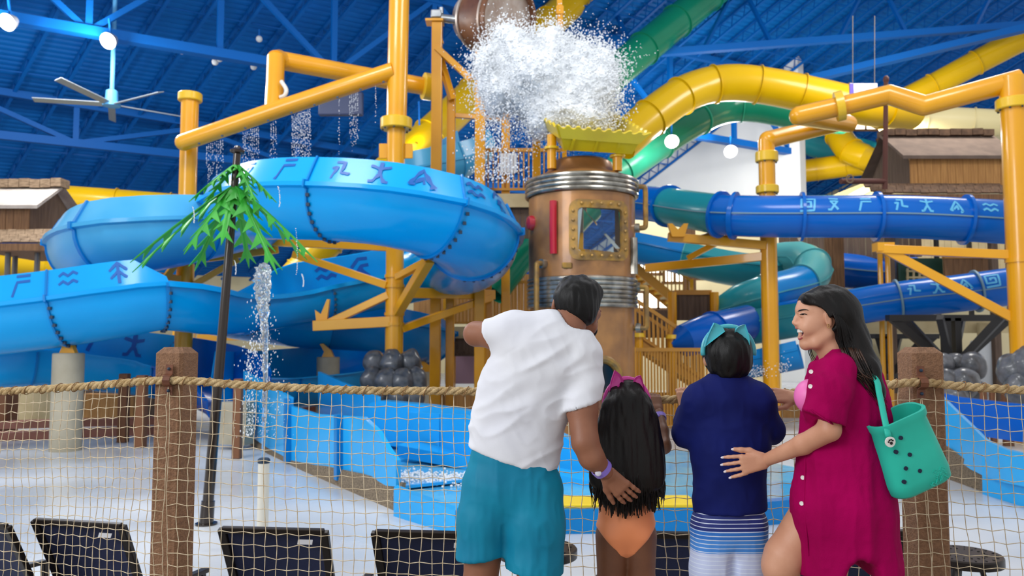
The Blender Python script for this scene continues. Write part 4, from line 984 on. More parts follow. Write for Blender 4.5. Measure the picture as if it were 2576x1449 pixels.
# ---- decks left of the capsule
def deck(label, a, b, y, dY, hz=.35, mat=None):
    p, q = at(a[0], y, a[1]), at(b[0], y, b[1]); mb = MB()
    r = root('deck_platform', V((p.x+q.x)/2, (p.y+q.y)/2+dY/2, p.z-hz), label, 'platform')
    MB().beam(V(p.x, p.y, p.z-hz/2), V(q.x, q.y, p.z-hz/2), .1, hz).build('fascia', mat or m_bone, r, smooth=False)
    MB().add([V(p.x, p.y, p.z), V(q.x, q.y, p.z), V(q.x, q.y+dY, p.z), V(p.x, p.y+dY, p.z), V(p.x, p.y, p.z-.12), V(q.x, q.y, p.z-.12), V(q.x, q.y+dY, p.z-.12), V(p.x, p.y+dY, p.z-.12)], [[0, 1, 2, 3], [7, 6, 5, 4], [0, 4, 5, 1], [1, 5, 6, 2], [3, 2, 6, 7], [0, 3, 7, 4]]).build('floor_slab', m_plankd, r, smooth=False)
    for u in (.05, .95):
        c_ = p.lerp(q, u); MB().beam(V(c_.x, c_.y+.4, FZ), V(c_.x, c_.y+.4, p.z-.1), .22, .22, V(0, 1, 0)).build('deck_post', m_ys, r, smooth=False)
    return p, q
p, q = deck('upper deck beside the tray above the brown rock wall', (1215, 20.4), (1420, 20.4), 488, 3.0)
railing('ochre railing on the upper deck left of the capsule', p+Z*.0, q, 1.15, 16)
for i in range(5): pass
r = root('safety_sign_board', at(1280, 430, 20.2), 'white slatted notice board on the upper deck railing', 'board')
for i in range(5): MB().box(at(1262+8.5*i, 410, 20.25), (.075, .03, .5)).build('board_slat', m_white, r, smooth=False)
MB().box(at(1279, 432, 20.28), (.5, .03, .04)).build('board_rail', m_rail, r, smooth=False)
p, q = deck('middle deck with tan railing behind the capsule', (1120, 24), (1420, 24), 822, 4.0)
railing('tan slatted railing on the middle deck left of the capsule', p, q, 1.35, 34)
plank_wall('brown plank wall under the upper deck', (1225, 20.6), (1420, 20.6), 500, 600, 14, m_plankd)
plank_wall('tan slatted screen wall behind the middle deck', (1040, 26), (1440, 26), 690, 815, 26, m_plankt)
panel('mauve_panel', 'mauve panel low behind the yellow tower posts', 'panel', m_mauve, (1120, 26.5), (1330, 26.5), 885, 965)
MB_ = MB().cyl(at(1090, 868, 24.3), at(1330, 868, 24.3), .34, n=16); tag(MB_.build('log_beam', m_plankd), 'thick brown log below the middle deck', 'beam')
# ---- stairs and walls right of the capsule
def staircase(label, p, q, n, w):
    p, q = Vector(p), Vector(q); r = root('staircase', V(p.x, p.y, min(p.z, q.z)), label, 'stairs'); d = (q-p)/n; side = V(0, 1, 0)*w
    for i in range(n):
        a = p+d*i; MB().box(V(a.x+d.x/2, a.y+w/2, a.z+d.z/2), (abs(d.x)*1.15, w, .07)).build('tread', m_stair if i % 3 else m_bone, r, smooth=False)
    for o in (0, w): MB().beam(p+V(0, o, 0), q+V(0, o, 0), .08, .3).build('stringer', m_rail, r, smooth=False)
    return r
sa, sb = at(1800, 985, 20.8), at(1575, 835, 20.8); sb = V(sb.x, sb.y, sb.z)
staircase('yellow stair flight descending right of the brass capsule', sa, sb, 12, 1.6)
railing('ochre stair railing in front of the yellow stairs', sa+V(0, -.05, 0), sb+V(0, -.05, 0), 1.0, 20)
railing('rear ochre stair railing behind the yellow stairs', sa+V(0, 1.65, 0), sb+V(0, 1.65, 0), 1.0, 18)
for px, y0 in ((1605, 838), (1688, 842)):
    b = floor_pt(px, 20.6); r = root('newel_post', b, 'yellow stair post with round cap '+('next to the capsule' if px < 1650 else 'below the wooden panel'), 'post')
    MB().cyl(b, V(b.x, b.y, zat(px, y0+8, 20.6)), .11, n=14).build('post_shaft', m_ys, r); MB().cyl(V(b.x, b.y, zat(px, y0+10, 20.6)), V(b.x, b.y, zat(px, y0, 20.6)), .17, .14, n=14).build('post_cap', m_yb, r)
plank_wall('grey-brown plank panel between two yellow posts', (1697, 23), (1790, 23), 736, 806, 9, m_plankd, top=m_rail)
for px, y0 in ((1690, 735), (1796, 735)):
    b = floor_pt(px, 22.9); tag(MB().cyl(b, V(b.x, b.y, zat(px, y0, 22.9)), .13, n=14).build('yellow_post', m_ys), 'yellow post at the '+('left' if px < 1750 else 'right')+' of the grey-brown plank panel', 'post')
plank_wall('dark plank wall beside the capsule below the bright window', (1590, 25), (1690, 25), 780, 850, 10, m_plankd)
plank_wall('wooden column behind the teal flume', (1722, 29), (1752, 29), 560, 790, 3, m_plank, 'column', 'wood_column')
sa, sb = at(1740, 790, 27), at(1560, 640, 27)
staircase('upper tan stair flight seen behind the capsule', sa, sb, 12, 1.4)
railing('tan railing of the upper stair flight', sa, sb, 1.1, 18)
railing('lower yellow picket fence behind the girl', floor_pt(1590, 19.8), floor_pt(1790, 19.8), 2.0, 26)
# lit windows and far wall behind the stairs
W1 = upwall(at(1540, 700, 36.5), at(1960, 700, 35), 'wall_back', m_cream, top=7.0)
def window(px0, px1, y0, y1, Y, n, nm):
    p, q = at(px0, y1, Y), at(px1, y0, Y); w, h = q.x-p.x, q.z-p.z; c = V((p.x+q.x)/2, Y, (p.z+q.z)/2)
    r = bpy.data.objects.new(nm, None); COL.objects.link(r); r.location = c; WL[r.name] = c; struct(r)
    for i in range(n): MB().box(V(p.x+w*(i+.5)/n, Y, c.z), (w/n*.92, .05, h*.94)).build('window_pane', m_winlit, r, smooth=False)
    for s in (-1, 1): MB().box(c+V(0, -.03, s*h/2), (w+.2, .14, .12)).build('window_frame', m_plank, r, smooth=False)
    for i in range(n+1): MB().box(V(p.x+w*i/n, Y-.03, c.z), (.1, .14, h)).build('window_mullion', m_plank, r, smooth=False)
window(1585, 1690, 735, 778, 34, 3, 'window_1'); window(1670, 1722, 665, 712, 33.8, 2, 'window_2'); window(1752, 1800, 668, 702, 33.6, 2, 'window_3'); window(1600, 1660, 655, 690, 33.9, 2, 'window_4')
window(2208, 2240, 352, 375, 49, 2, 'window_5'); window(2148, 2205, 300, 328, 49, 2, 'window_6')
# ---- facade behind the right-hand tubes
plank_wall('tall wooden tower wall behind the pale teal curl', (2078, 26.5), (2126, 26.5), 590, 780, 5, m_plank)
plank_wall('dark wooden beam wall under the right-hand hut', (1960, 29), (2320, 27), 598, 660, 24, m_plankd)
plank_wall('brown plank balcony front at right', (2375, 25), (2495, 25), 645, 715, 10, m_plank, top=m_rail)
panel('green_screen', 'dark green panel behind the sloping yellow brace', 'panel', m_greenp, (2265, 25.6), (2372, 25.6), 650, 760)
r = root('lattice_screen', at(2320, 740, 25.4), 'cream lattice screen on the dark green panel', 'screen')
for i in range(4): MB().beam(at(2283+15*i, 675, 25.35), at(2283+15*i, 745, 25.35), .06, .05, V(0, 1, 0)).build('lattice_bar', m_bone, r, smooth=False)
for i in range(4): MB().beam(at(2280, 682+16*i, 25.33), at(2335, 682+16*i, 25.33), .05, .06).build('lattice_bar', m_bone, r, smooth=False)
plank_wall('cream and tan plank facade behind the balcony', (2260, 30), (2640, 29), 590, 700, 22, m_bone)
for i, px in enumerate((2262, 2362, 2445, 2500, 2542)):
    p = at(px, 806, 26.2); tag(MB().beam(p, V(p.x, p.y, zat(px, 585, 26.2)), .12, .12, V(0, 1, 0)).build('balcony_post', m_black if i else m_post, smooth=False), ('black' if i else 'grey')+' balcony post at the right, number '+('one', 'two', 'three', 'four', 'five')[i]+' from the left', 'post', 'balcony posts')
for px in (2215, 2234):
    b = floor_pt(px, 22.6); tag(MB().cyl(b, V(b.x, b.y, zat(px, 628, 22.6)), .07, n=10).build('thin_post', m_ys), 'thin yellow post under the arm bracket, '+('left' if px < 2220 else 'right')+' one of the pair', 'post', 'thin yellow posts')
# slab under facade and lower walls
p, q = deck('deck slab under the right-hand tube', (2080, 26), (2660, 25), 800, 4.0, .5, m_bone)
def steel_tree(px, y0, y1, Y, sc, label):
    b = at(px, y1, Y); z1 = zat(px, y0, Y); r = root('steel_tree_column', V(b.x, b.y, FZ), label, 'column')
    for dx in (-.13, .13): MB().beam(V(b.x+dx*sc, b.y, FZ), V(b.x+dx*sc, b.y, z1), .16*sc, .24*sc, V(0, 1, 0)).build('trunk', m_black, r, smooth=False)
    zm = z1-1.3*sc
    MB().cyl(V(b.x, b.y, zm-.15), V(b.x, b.y, zm+.1), .32*sc, n=12).build('trunk_collar', m_black, r)
    for dx, dy in ((-1.5, 0), (1.5, 0), (-.75, -.9), (.75, -.9), (-.7, .9), (.8, .9)):
        MB().beam(V(b.x, b.y, zm), V(b.x+dx*sc, b.y+dy*sc, z1), .15*sc, .18*sc).build('branch', m_black, r, smooth=False)
    MB().beam(V(b.x-1.6*sc, b.y, z1), V(b.x+1.6*sc, b.y, z1), .24*sc, .16*sc).build('top_beam', m_black, r, smooth=False)
    return r
steel_tree(2395, 800, 920, 20.2, 1.0, 'black steel branching column under the right-hand tube')
steel_tree(2238, 846, 960, 24.5, .95, 'smaller black branching column behind the long-haired woman')
panel('wall_cream_low', '', '', m_cream, (2100, 30), (2720, 30), 815, 1010, kind='structure')
r = root('white_drum', floor_pt(2472, 25), 'white cylindrical column with a tan collar at right', 'column')
b = floor_pt(2472, 25); MB().lathe([(.42, 0), (.42, zat(2472, 862, 25)-FZ), (.38, zat(2472, 857, 25)-FZ)], b, n=26).build('drum', m_white, r)
MB().cyl(V(b.x, b.y, zat(2472, 857, 25)), V(b.x, b.y, zat(2472, 812, 25)), .22, n=18).build('upper_shaft', m_bone, r)
for i, (px, py, Y, rr_) in enumerate(((2370, 915, 18.8, .3), (2405, 912, 18.9, .26), (2445, 920, 18.8, .36), (2375, 960, 18.5, .34), (2425, 965, 18.4, .38), (2400, 1000, 18.2, .36), (2452, 985, 18.5, .3), (2345, 985, 18.5, .34))):
    boulder(at(px, py, Y), rr_, 'grey boulder at the black branching column, '+('upper left', 'upper middle', 'upper right', 'second row left', 'second row middle', 'lowest', 'second row right', 'far left')[i], 20+i, (1, .9, .9), 'boulders at the black column')
for i, (px, py, Y, rr_) in enumerate(((2550, 935, 16.4, .36), (2590, 925, 16.2, .4), (2565, 980, 16.2, .34), (2620, 980, 16.2, .4))):
    boulder(at(px, py, Y), rr_, 'dark grey boulder at the right edge pole, '+('upper left', 'upper right', 'lower left', 'lower right')[i], 40+i, (.9, .9, 1.15), 'boulders at the right edge')
# small rope-fence posts far right
for i, px in enumerate((2462, 2485, 2520)):
    b = floor_pt(px, 17); tag(MB().box(V(b.x, b.y, FZ+.6), (.12 if i < 2 else .2, .12, 1.25+.1*i), tap=.9).build('fence_post', pm('brown_post_far', (128, 84, 56), rough=.8), bevel=.02), 'small brown fence post in front of the white column, '+('leftmost', 'middle', 'rightmost')[i], 'post', 'far fence posts')
# ---- low things behind the net at the left
panel('planter_wall', 'low cream wall behind the net at the left', 'low wall', m_bone, (-80, 21), (150, 21), 985, 1068, .3)
panel('planter_wall', 'low tan wall right of the left concrete pillar', 'low wall', m_plankt, (215, 21.5), (345, 21), 990, 1065, .3)
panel('terracotta_kerb', 'long terracotta kerb behind the net at the left', 'kerb', m_brick, (-80, 17.8), (470, 19.5), 1090, 1118, .5)
panel('terracotta_kerb', 'upper terracotta ledge behind the low walls', 'kerb', m_brick, (-80, 19), (480, 20.5), 1062, 1080, .5)
panel('dark_screen', 'dark mesh screen behind the low walls at left', 'screen', m_plankd, (150, 22.5), (480, 22.5), 975, 1050, .1)
for i, (px, Y, w) in enumerate(((20, 19.5, .5), (322, 17.6, .2), (366, 16.8, .2), (606, 15.2, .16))):
    b = floor_pt(px, Y); tag(MB().box(V(b.x, b.y, FZ+.75), (w, w, 1.5), tap=.95).build('brown_fence_post', pm('brown_post_far', (128, 84, 56)), bevel=.02), ('thick grey-brown block post at the left edge behind the net', 'brown fence post right of the left concrete pillar', 'brown fence post next to the wooden post, behind the net', 'brown fence post left of the run-out flume')[i], 'post')
panel('grey_bin_wall', 'grey block wall between the palm pole and the run-out', 'low wall', m_pil, (560, 16.6), (626, 16.4), 1010, 1115, .3)
railing('ochre fence far behind the palm pole', at(440, 862, 25), at(660, 862, 25), .7, 18)
boxb = MB().beam(at(500, 850, 24), at(690, 846, 24), .3, .2); tag(boxb.build('yellow_crossbeam', m_ys, smooth=False), 'yellow cross beam behind the lower left flume', 'beam')
panel('rust_panel', 'rust-red low panel under the coil', 'panel', pm('rust', (168, 84, 52), rough=.7), (760, 22), (900, 22), 1000, 1062, .2)
panel('tan_base_wall', 'long tan base wall behind the splash pool', 'low wall', m_plankt, (1030, 24), (2360, 23), 985, 1075, .3)
bn = root('hanging_banner', at(2172, 238, 27), 'white and purple banner behind the right-hand zigzag pipe', 'banner')
MB().box(at(2172, 228, 27), (.95, .05, .5)).build('banner_cloth', pm('banner_white', (214, 216, 232), (190, 196, 222), ns=3, rough=.7), bn, smooth=False); MB().box(at(2142, 226, 26.96), (.14, .05, .42)).build('banner_stripe', pm('banner_purple', (84, 66, 160), rough=.7), bn, smooth=False)
for px in (2145, 2200): MB().cyl(at(px, 210, 27), at(px, 40, 27), .015, n=6).build('banner_cord', m_post, bn)
# ---------------------------------------------------------------- fence
m_fpost = pm('brown_recycled_post', (150, 110, 80), (128, 92, 66), ns=60, rough=0.75, bump=0.5, bs=120)
m_rope = pm('hemp_rope', (222, 194, 146), (178, 146, 98), ns=30, rough=0.9, bump=0.6, bs=160, st=(1, 1, 1))
m_cord = pm('net_cord', (232, 216, 186), (200, 178, 144), ns=40, rough=0.85)
m_cordb = pm('lashing_cord', (150, 112, 72), rough=0.85)
m_brkt = pm('rust_bracket', (128, 78, 52), (104, 60, 42), ns=20, rough=0.6)
RPX = [(-140, 991, 4.28), (0, 985, 4.2), (200, 973, 4.05), (424, 957, 3.86), (620, 969, 3.84), (900, 982, 3.78), (1200, 985, 3.74), (1480, 1000, 3.70), (1700, 1005, 3.68), (2000, 988, 3.66), (2240, 967, 3.64), (2318, 962, 3.64), (2450, 974, 3.64), (2720, 990, 3.64)]
rope_c = catmull([at(*q) for q in RPX], 16)
rd = [0.0]
for i in range(1, len(rope_c)): rd.append(rd[-1]+(rope_c[i]-rope_c[i-1]).length)
def rope_at(d):
    d = min(max(d, 0), rd[-1]-1e-4); i = max(0, int(np.searchsorted(rd, d))-1); t = (d-rd[i])/max(1e-6, rd[i+1]-rd[i]); return rope_c[i].lerp(rope_c[i+1], t)
RR = root('rope_rail', rope_at(rd[-1]/2)-Z*.02, 'thick twisted hemp rope along the top of the net fence', 'rope')
for k in range(3):
    pts = []; n = int(rd[-1]/.012)
    for i in range(n+1):
        d = rd[-1]*i/n; p = rope_at(d); T, L, U = frame(rope_at(d+.02)-rope_at(d-.02)); a = 2*math.pi*(d/.125+k/3); pts.append(p+(L*math.cos(a)+U*math.sin(a))*.0098)
    MB().tube(pts, .0112, 7).build('rope_strand', m_rope, RR, ang=180)
d = .05
while d < rd[-1]:
    p = rope_at(d); T, L, U = frame(rope_at(d+.02)-rope_at(d-.02)); sk = .012
    MB().tube([p+(L*math.cos(a)+U*math.sin(a))*.0235+T*sk*math.sin(a) for a in [2*math.pi*q/12 for q in range(12)]], .0022, 5, closed=True).build('lashing_loop', m_cordb, RR, ang=180); d += random.uniform(.088, .108)
def fence_post(px0, px1, Y, rot, label):
    c = at((px0+px1)/2, 900, Y); zt = at((px0+px1)/2, 888, Y).z; zc2 = at((px0+px1)/2, 873, Y).z; w = .15
    r = root('fence_post', V(c.x, c.y, 0), label, 'post'); M_ = Matrix.Rotation(rot, 3, 'Z'); mb = MB(); h = w/2; ch = .014; vs = []
    def rg(s, z):
        o = []
        for a, b in ((1, 1), (-1, 1), (-1, -1), (1, -1)):
            pr = [(a*(s-ch), b*s), (a*s, b*(s-ch))]
            if a*b > 0: pr = pr[::-1]
            o += [M_ @ V(x, y, 0)+V(c.x, c.y, z) for x, y in pr]
        return o
    rings = [rg(h, 0.0), rg(h, zt), rg(h-.026, zc2)]
    for g in rings: vs += g
    fs = [[i*8+k, i*8+(k+1) % 8, (i+1)*8+(k+1) % 8, (i+1)*8+k] for i in range(2) for k in range(8)]+[list(range(16, 24)), list(range(8))[::-1]]
    MB().add(vs, fs).build('post_body', m_fpost, r, ang=20)
    return r, c, M_
P1, c1, M1 = fence_post(396, 496, 3.96, R(-11), 'brown fence post with chamfered cap left of the palm pole')
P2, c2, M2 = fence_post(2262, 2366, 3.74, R(4), 'brown fence post with chamfered cap behind the teal bag')
for P_, px, py, Y in ((P1, 421, 957, 3.845), (P2, 2322, 963, 3.622)):
    b = at(px, py, Y); br = MB()
    pts = [b+V(0, .02, .075), b+V(0, .018, .03), b+V(0, -.012, .018), b+V(0, -.02, 0), b+V(0, -.012, -.018), b+V(0, .018, -.03), b+V(0, .02, -.07)]
    for i in range(len(pts)-1): br.beam(pts[i], pts[i+1], .034, .004, V(0, -1, 0))
    bo = br.build('rope_bracket', m_brkt, P_, smooth=False)
    for zz_ in (.055, -.05): MB().sph(b+V(0, .013, zz_), .008, 8, 5).build('bracket_bolt', m_bolt, bo)
def net(d0, d1, label, cell=.053, z0=.06, seed=1, sl=0.0):
    rng = np.random.RandomState(seed); nc = max(2, int((d1-d0)/cell)); top = [rope_at(d0+(d1-d0)*i/nc)-Z*.02 for i in range(nc+1)]
    nr = int((1.22-z0)/cell); G = np.zeros((nc+1, nr+1, 3))
    for i in range(nc+1):
        for j in range(nr+1):
            f = j/nr; x = top[i].x+sl*f*.06; y = top[i].y+.012*math.sin(i*.31+j*.17); z = top[i].z+(z0-top[i].z)*f
            zz_ = .0034*(1 if (i+j) % 2 else -1) if 0 < j < nr else 0
            G[i, j] = (x+rng.normal(0, .0022)+.006*math.sin(j*.5+i*.13), y+rng.normal(0, .001), z+zz_+rng.normal(0, .0018))
    mb = MB()
    for i in range(nc+1): mb.tube([V(*G[i, j]) for j in range(nr+1)], .0019, 4)
    for j in range(1, nr+1): mb.tube([V(*G[i, j]) for i in range(nc+1)], .0019, 4)
    return tag(mb.build('rope_net', m_cord, ang=180), label, 'net', kind='stuff')
dl = min(range(len(rope_c)), key=lambda i: (rope_c[i]-at(424, 957, 3.86)).length); dr = min(range(len(rope_c)), key=lambda i: (rope_c[i]-at(2318, 962, 3.64)).length)
net(0, rd[dl], 'square cord net of the fence left of the left post', .047, seed=1); net(rd[dl], rd[dr], 'wide cord net of the fence between the two posts', .0535, seed=2, sl=.3); net(rd[dr], rd[-1], 'cord net of the fence right of the right post', .053, seed=3, sl=.5)
# ---------------------------------------------------------------- chairs and tables
m_frame = pm('dark_bronze_frame', (40, 32, 28), rough=0.35, metal=0.3); m_sling = pm('navy_sling', (36, 44, 82), (28, 34, 64), ns=300, rough=0.7, bump=0.2, bs=400)
m_lab = pm('white_label', (200, 200, 205), rough=.6)
CH0 = root('sling_lounge_chair', (0, 0, 0), '', 'chair', 'navy sling chairs behind the net')
def cb_(p, q, w, h, nm, par=None): return MB().beam(V(*p), V(*q), w, h, V(0, -.3, 1) if abs(p[2]-q[2]) < .5 else V(0, -1, 0)).build(nm, m_frame, par or CH0, smooth=False, bevel=.006)
hw_ = .315
for s in (-1, 1):
    cb_((s*hw_, -.3, 1.1), (s*(hw_-.02), .05, .38), .05, .035, 'back_rail'); cb_((s*hw_, .05, .38), (s*hw_, .62, .36), .04, .05, 'seat_rail')
    cb_((s*(hw_+.04), -.18, .64), (s*(hw_+.05), .5, .62), .06, .03, 'arm_rest'); cb_((s*(hw_+.03), -.16, .64), (s*(hw_+.03), -.1, 0), .045, .045, 'leg'); cb_((s*(hw_+.03), .48, .62), (s*(hw_+.03), .5, 0), .045, .045, 'leg')
cb_((-hw_, -.3, 1.095), (hw_, -.3, 1.095), .03, .04, 'top_bar'); cb_((-hw_, .1, .36), (hw_, .1, .36), .03, .03, 'cross_bar'); cb_((-hw_-.03, -.1, .2), (hw_+.03, -.1, .2), .03, .03, 'cross_bar')
def sling(p0, p1, nm, sag):
    mb = MB(); vs = []; n, m = 10, 8
    for j in range(m+1):
        for i in range(n+1):
            u, v_ = i/n, j/m; p = p0.lerp(p1, v_); vs.append(V((u*2-1)*(hw_-.02), p.y+sag*math.sin(math.pi*u)*math.sin(math.pi*min(1, v_+.15)), p.z))
    return mb.add(vs, [[j*(n+1)+i, j*(n+1)+i+1, (j+1)*(n+1)+i+1, (j+1)*(n+1)+i] for j in range(m) for i in range(n)]).build(nm, m_sling, CH0)
bs_ = sling(V(0, -.29, 1.085), V(0, .04, .4), 'back_sling', .05); sling(V(0, .06, .39), V(0, .6, .37), 'seat_sling', 0)
MB().box(V(.2, -.302, 1.035), (.09, .004, .028), Matrix.Rotation(R(-25), 3, 'X')).build('label_patch', m_lab, bs_, smooth=False)
chs = [(-30, 5.0, -22, 'navy sling chair cut off at the left edge'), (222, 4.98, -13, 'navy sling chair left of the left fence post'), (700, 4.80, -6, 'navy sling chair below the white standpipe'),
       (1090, 4.72, -6, 'navy sling chair beside the man in teal shorts'), (1690, 4.70, -4, 'navy sling chair between the girl and the boy'), (2140, 4.75, 0, 'navy sling chair hidden behind the woman in magenta')]
for i, (px, Y, a, lab) in enumerate(chs):
    p = at(px, 1300, Y); loc = V(p.x, p.y+.3, FZ)
    if i == 0: CH0.location = loc; CH0.rotation_euler.z = R(a); CH0['label'] = lab
    else: dup(CH0, loc, R(a), lab)
def side_table(px, Y, h, rad, label):
    p = at(px, 1380, Y); c = V(p.x, p.y, FZ); r = root('side_table', c, label, 'table')
    tp = MB().lathe([(0, h-.02), (rad*.97, h-.02), (rad, h-.03), (rad, h-.085), (rad*.96, h-.085), (rad*.95, h-.04), (0, h-.04)], c, n=30, caps=False).build('table_top', m_frame, r)
    for i in range(18):
        for k in range(2):
            a = 2*math.pi*i/18; rr_ = rad*(.55+.28*k); MB().box(c+V(math.cos(a)*rr_, math.sin(a)*rr_, h-.0175), (.02, .008, .004), a).build('slot', pm('slot_shadow', (8, 8, 8)), tp, smooth=False)
    for a in (R(100), R(220), R(340)): MB().beam(c+V(math.cos(a)*rad*.35, math.sin(a)*rad*.35, h-.05), c+V(math.cos(a)*rad*.95, math.sin(a)*rad*.95, 0), .035, .035).build('leg', m_frame, r, smooth=False)
    return r
side_table(1352, 6.1, .69, .3, 'round perforated dark table right of the teal shorts'); side_table(2425, 6.0, .67, .26, 'round perforated dark table right of the right fence post')
# ---------------------------------------------------------------- palm spray pole, standpipe
m_pole = pm('dark_bronze_pole', (46, 34, 26), rough=0.22, metal=0.3, coat=0.5); m_leaf = pm('palm_green', (58, 176, 52), (44, 158, 46), ns=3, rough=0.4); m_leafp = pm('palm_pale_green', (160, 190, 140), rough=.5)
pb, pt = at(519, 1312, 9.8), at(597, 385, 9.9); pb = V(pb.x, pb.y, FZ)
PM_ = root('palm_spray_pole', pb, 'dark leaning spray pole with green metal palm leaves', 'spray palm')
ax = (pt-pb).normalized(); Lp = (pt-pb).length
MB().cyl(pb+ax*.0, pt, .068, .045, n=20).build('pole', m_pole, PM_); MB().cyl(pb, pb+ax*.28, .085, .08, n=20).build('base_sleeve', m_pole, PM_); MB().cyl(pb, pb+Z*.02, .13, n=20).build('base_plate', m_pole, PM_)
MB().lathe([(.03, -.02), (.09, .0), (.095, .03), (.05, .06), (.03, .09), (0, .09)], pt, ax, 18).build('spray_cap', m_pole, PM_)
def palm_leaf(base, az, length, slope, wid, mat, seed):
    """flat metal leaf folded along its spine, with long forward-pointing teeth on both sides"""
    rng = random.Random(seed); hd = V(math.cos(R(az)), math.sin(R(az)), 0); d = (hd-Z*slope).normalized(); sd = V(-hd.y, hd.x, 0); up_ = sd.cross(d).normalized()
    if up_.z < 0: up_ = -up_
    nt_ = 5; vs = []; fs = []
    for sg in (-1, 1):
        out = [(0.0, .03)]
        for k in range(nt_):
            t0_ = .06+k*.175; w = wid*(1.0 if k < 3 else .8-.2*(k-3))*rng.uniform(.85, 1.1)
            out += [(t0_+.02, .26*wid*(1-.1*k)), (min(.97, t0_+.17), w*1.12), (t0_+.115, .26*wid*(1-.12*k))]
        poly = [(0, 0)]+[(q, 0) for q in (.25, .5, .75)]+[(1.0, 0)]+out[::-1]
        lat = (sd*sg-up_*.32).normalized(); b0 = len(vs)
        top = [base+d*(length*t)-Z*(.12*length*t*t)+lat*w for t, w in poly]; vs += top+[p-up_*.012 for p in top]; n = len(poly)
        fs += [[b0+i for i in range(n)], [b0+n+i for i in range(n)][::-1]]+[[b0+i, b0+n+i, b0+n+(i+1) % n, b0+(i+1) % n] for i in range(n)]
    MB().add(vs, fs).build('palm_leaf', mat, PM_, smooth=False)
h1_, h2_ = pb+ax*(Lp*.975), pb+ax*(Lp*.915)
for i, (az, L_, sl) in enumerate(((186, .62, .75), (160, .7, .9), (232, .45, .8), (350, .62, .8), (318, .62, 1.0), (30, .5, .8), (90, .6, .7))): palm_leaf(h1_, az, L_*1.15, sl, .11, m_leaf, i)
for i, (az, L_, sl) in enumerate(((184, 1.5, .66), (203, 1.5, .86), (240, 1.1, 1.15), (276, .95, 1.25), (318, 1.45, 1.0), (345, 1.45, .72), (25, 1.2, .85), (95, 1.2, 1.0), (140, 1.3, .95))): palm_leaf(h2_, az, L_*1.0, sl, .2, m_leaf, 20+i)
sb_ = V(at(661, 1300, 8.7).x, 8.7, FZ); zt_ = at(662, 1165, 8.7).z
r = root('water_standpipe', sb_, 'white plastic standpipe with black nozzle behind the net', 'pipe')
MB().cyl(sb_, V(sb_.x, sb_.y, zt_), .06, n=20).build('pipe', pm('white_pvc', (226, 222, 208), rough=.4), r); MB().lathe([(.061, 0), (.066, .005), (.066, .04), (.05, .055), (.0, .055)], V(sb_.x, sb_.y, zt_), n=20).build('nozzle_cap', m_bolt, r)
# ---------------------------------------------------------------- floodlights and ceiling fan
m_lamp = pm('floodlight_lens', (255, 250, 240), emit=26); m_lampb = pm('floodlight_body', (190, 190, 190), rough=.4, metal=.5)
for i, (px, py, Y, rad, lab, pw) in enumerate(((18, 56, 25.4, .26, 'bright floodlight at the top left corner', 900), (272, 103, 27.0, .26, 'bright floodlight above the ceiling fan', 900), (1053, 352, 30, .26, 'bright floodlight right of the tall yellow pole', 500), (1690, 356, 30.3, .25, 'bright floodlight below the arching yellow tube', 180), (1838, 381, 40, .3, 'bright floodlight left of the flanged yellow post', 900))):
    p = at(px, py, Y); r = root('floodlight', p, lab, 'lamp', 'floodlights on the truss'); d = V(-.1, -.8, -.5).normalized()
    MB().lathe([(rad*.5, .4), (rad*.9, .2), (rad*1.1, .02), (rad*1.1, -.02)], p, -d, 22).build('housing', m_lampb, r)
    MB().lathe([(rad*1.02, 0), (rad*.8, .1), (rad*.4, .16), (0, .18)], p, d, 22, False).build('lens', m_lamp, r)
    MB().beam(p-d*.2, p+V(0, 0, .8 if i != 2 else 1.5), .06, .06, V(0, 1, 0)).build('bracket', m_joist, r, smooth=False)
    l = bpy.data.lights.new('floodlight_glow', 'POINT'); l.energy = pw*.45; l.shadow_soft_size = .3; l.color = (1, .97, .92); lo = bpy.data.objects.new('floodlight_glow', l); COL.objects.link(lo); lo.location = p+d*.5
hb = at(281, 250, 28); r = root('ceiling_fan', hb, 'five-blade ceiling fan hanging from the blue roof at left', 'fan'); m_fan = pm('fan_grey', (150, 160, 168), rough=.4, metal=.4); m_rod = pm('fan_rod_blue', (84, 160, 214), rough=.4)
MB().cyl(hb, V(hb.x, hb.y, roof_z(hb.x, hb.y)-.6), .075, n=10).build('down_rod', m_rod, r); MB().lathe([(.12, .35), (.2, .3), (.22, -.1), (.3, -.15), (.3, -.25), (.1, -.3)], hb, n=18).build('motor_hub', m_rod, r)
for k in range(5):
    a = R(116+72*k); d = V(math.cos(a), math.sin(a), 0); MB().beam(hb+d*.25-Z*.18, hb+d*2.62-Z*.12, .26, .035, V(0, 0, 1)+d.cross(Z)*.35).build('fan_blade', m_fan, r, smooth=False, bevel=.01)
for i, (px, py, Y) in enumerate(((458, 128, 29), (541, 156, 30), (552, 148, 30), (638, 168, 31), (652, 98, 31))):
    p = at(px, py, Y); r = root('emergency_lamp', p, 'small white twin lamp on the truss, '+('first', 'second', 'third', 'fourth', 'fifth')[i]+' from the fan', 'lamp', 'small lamps on the truss'); MB().sph(p, .13, 10, 6).build('lamp_head', m_white, r); MB().beam(p, p+Z*.4, .05, .05, V(0, 1, 0)).build('stem', m_joist, r, smooth=False)
tag(MB().box(at(858, 262, 30), (1.7, .3, .9)).build('air_unit', pm('dark_duct', (52, 62, 96), rough=.4), bevel=.05), 'dark boxy air unit hanging behind the spray pipe', 'air unit')
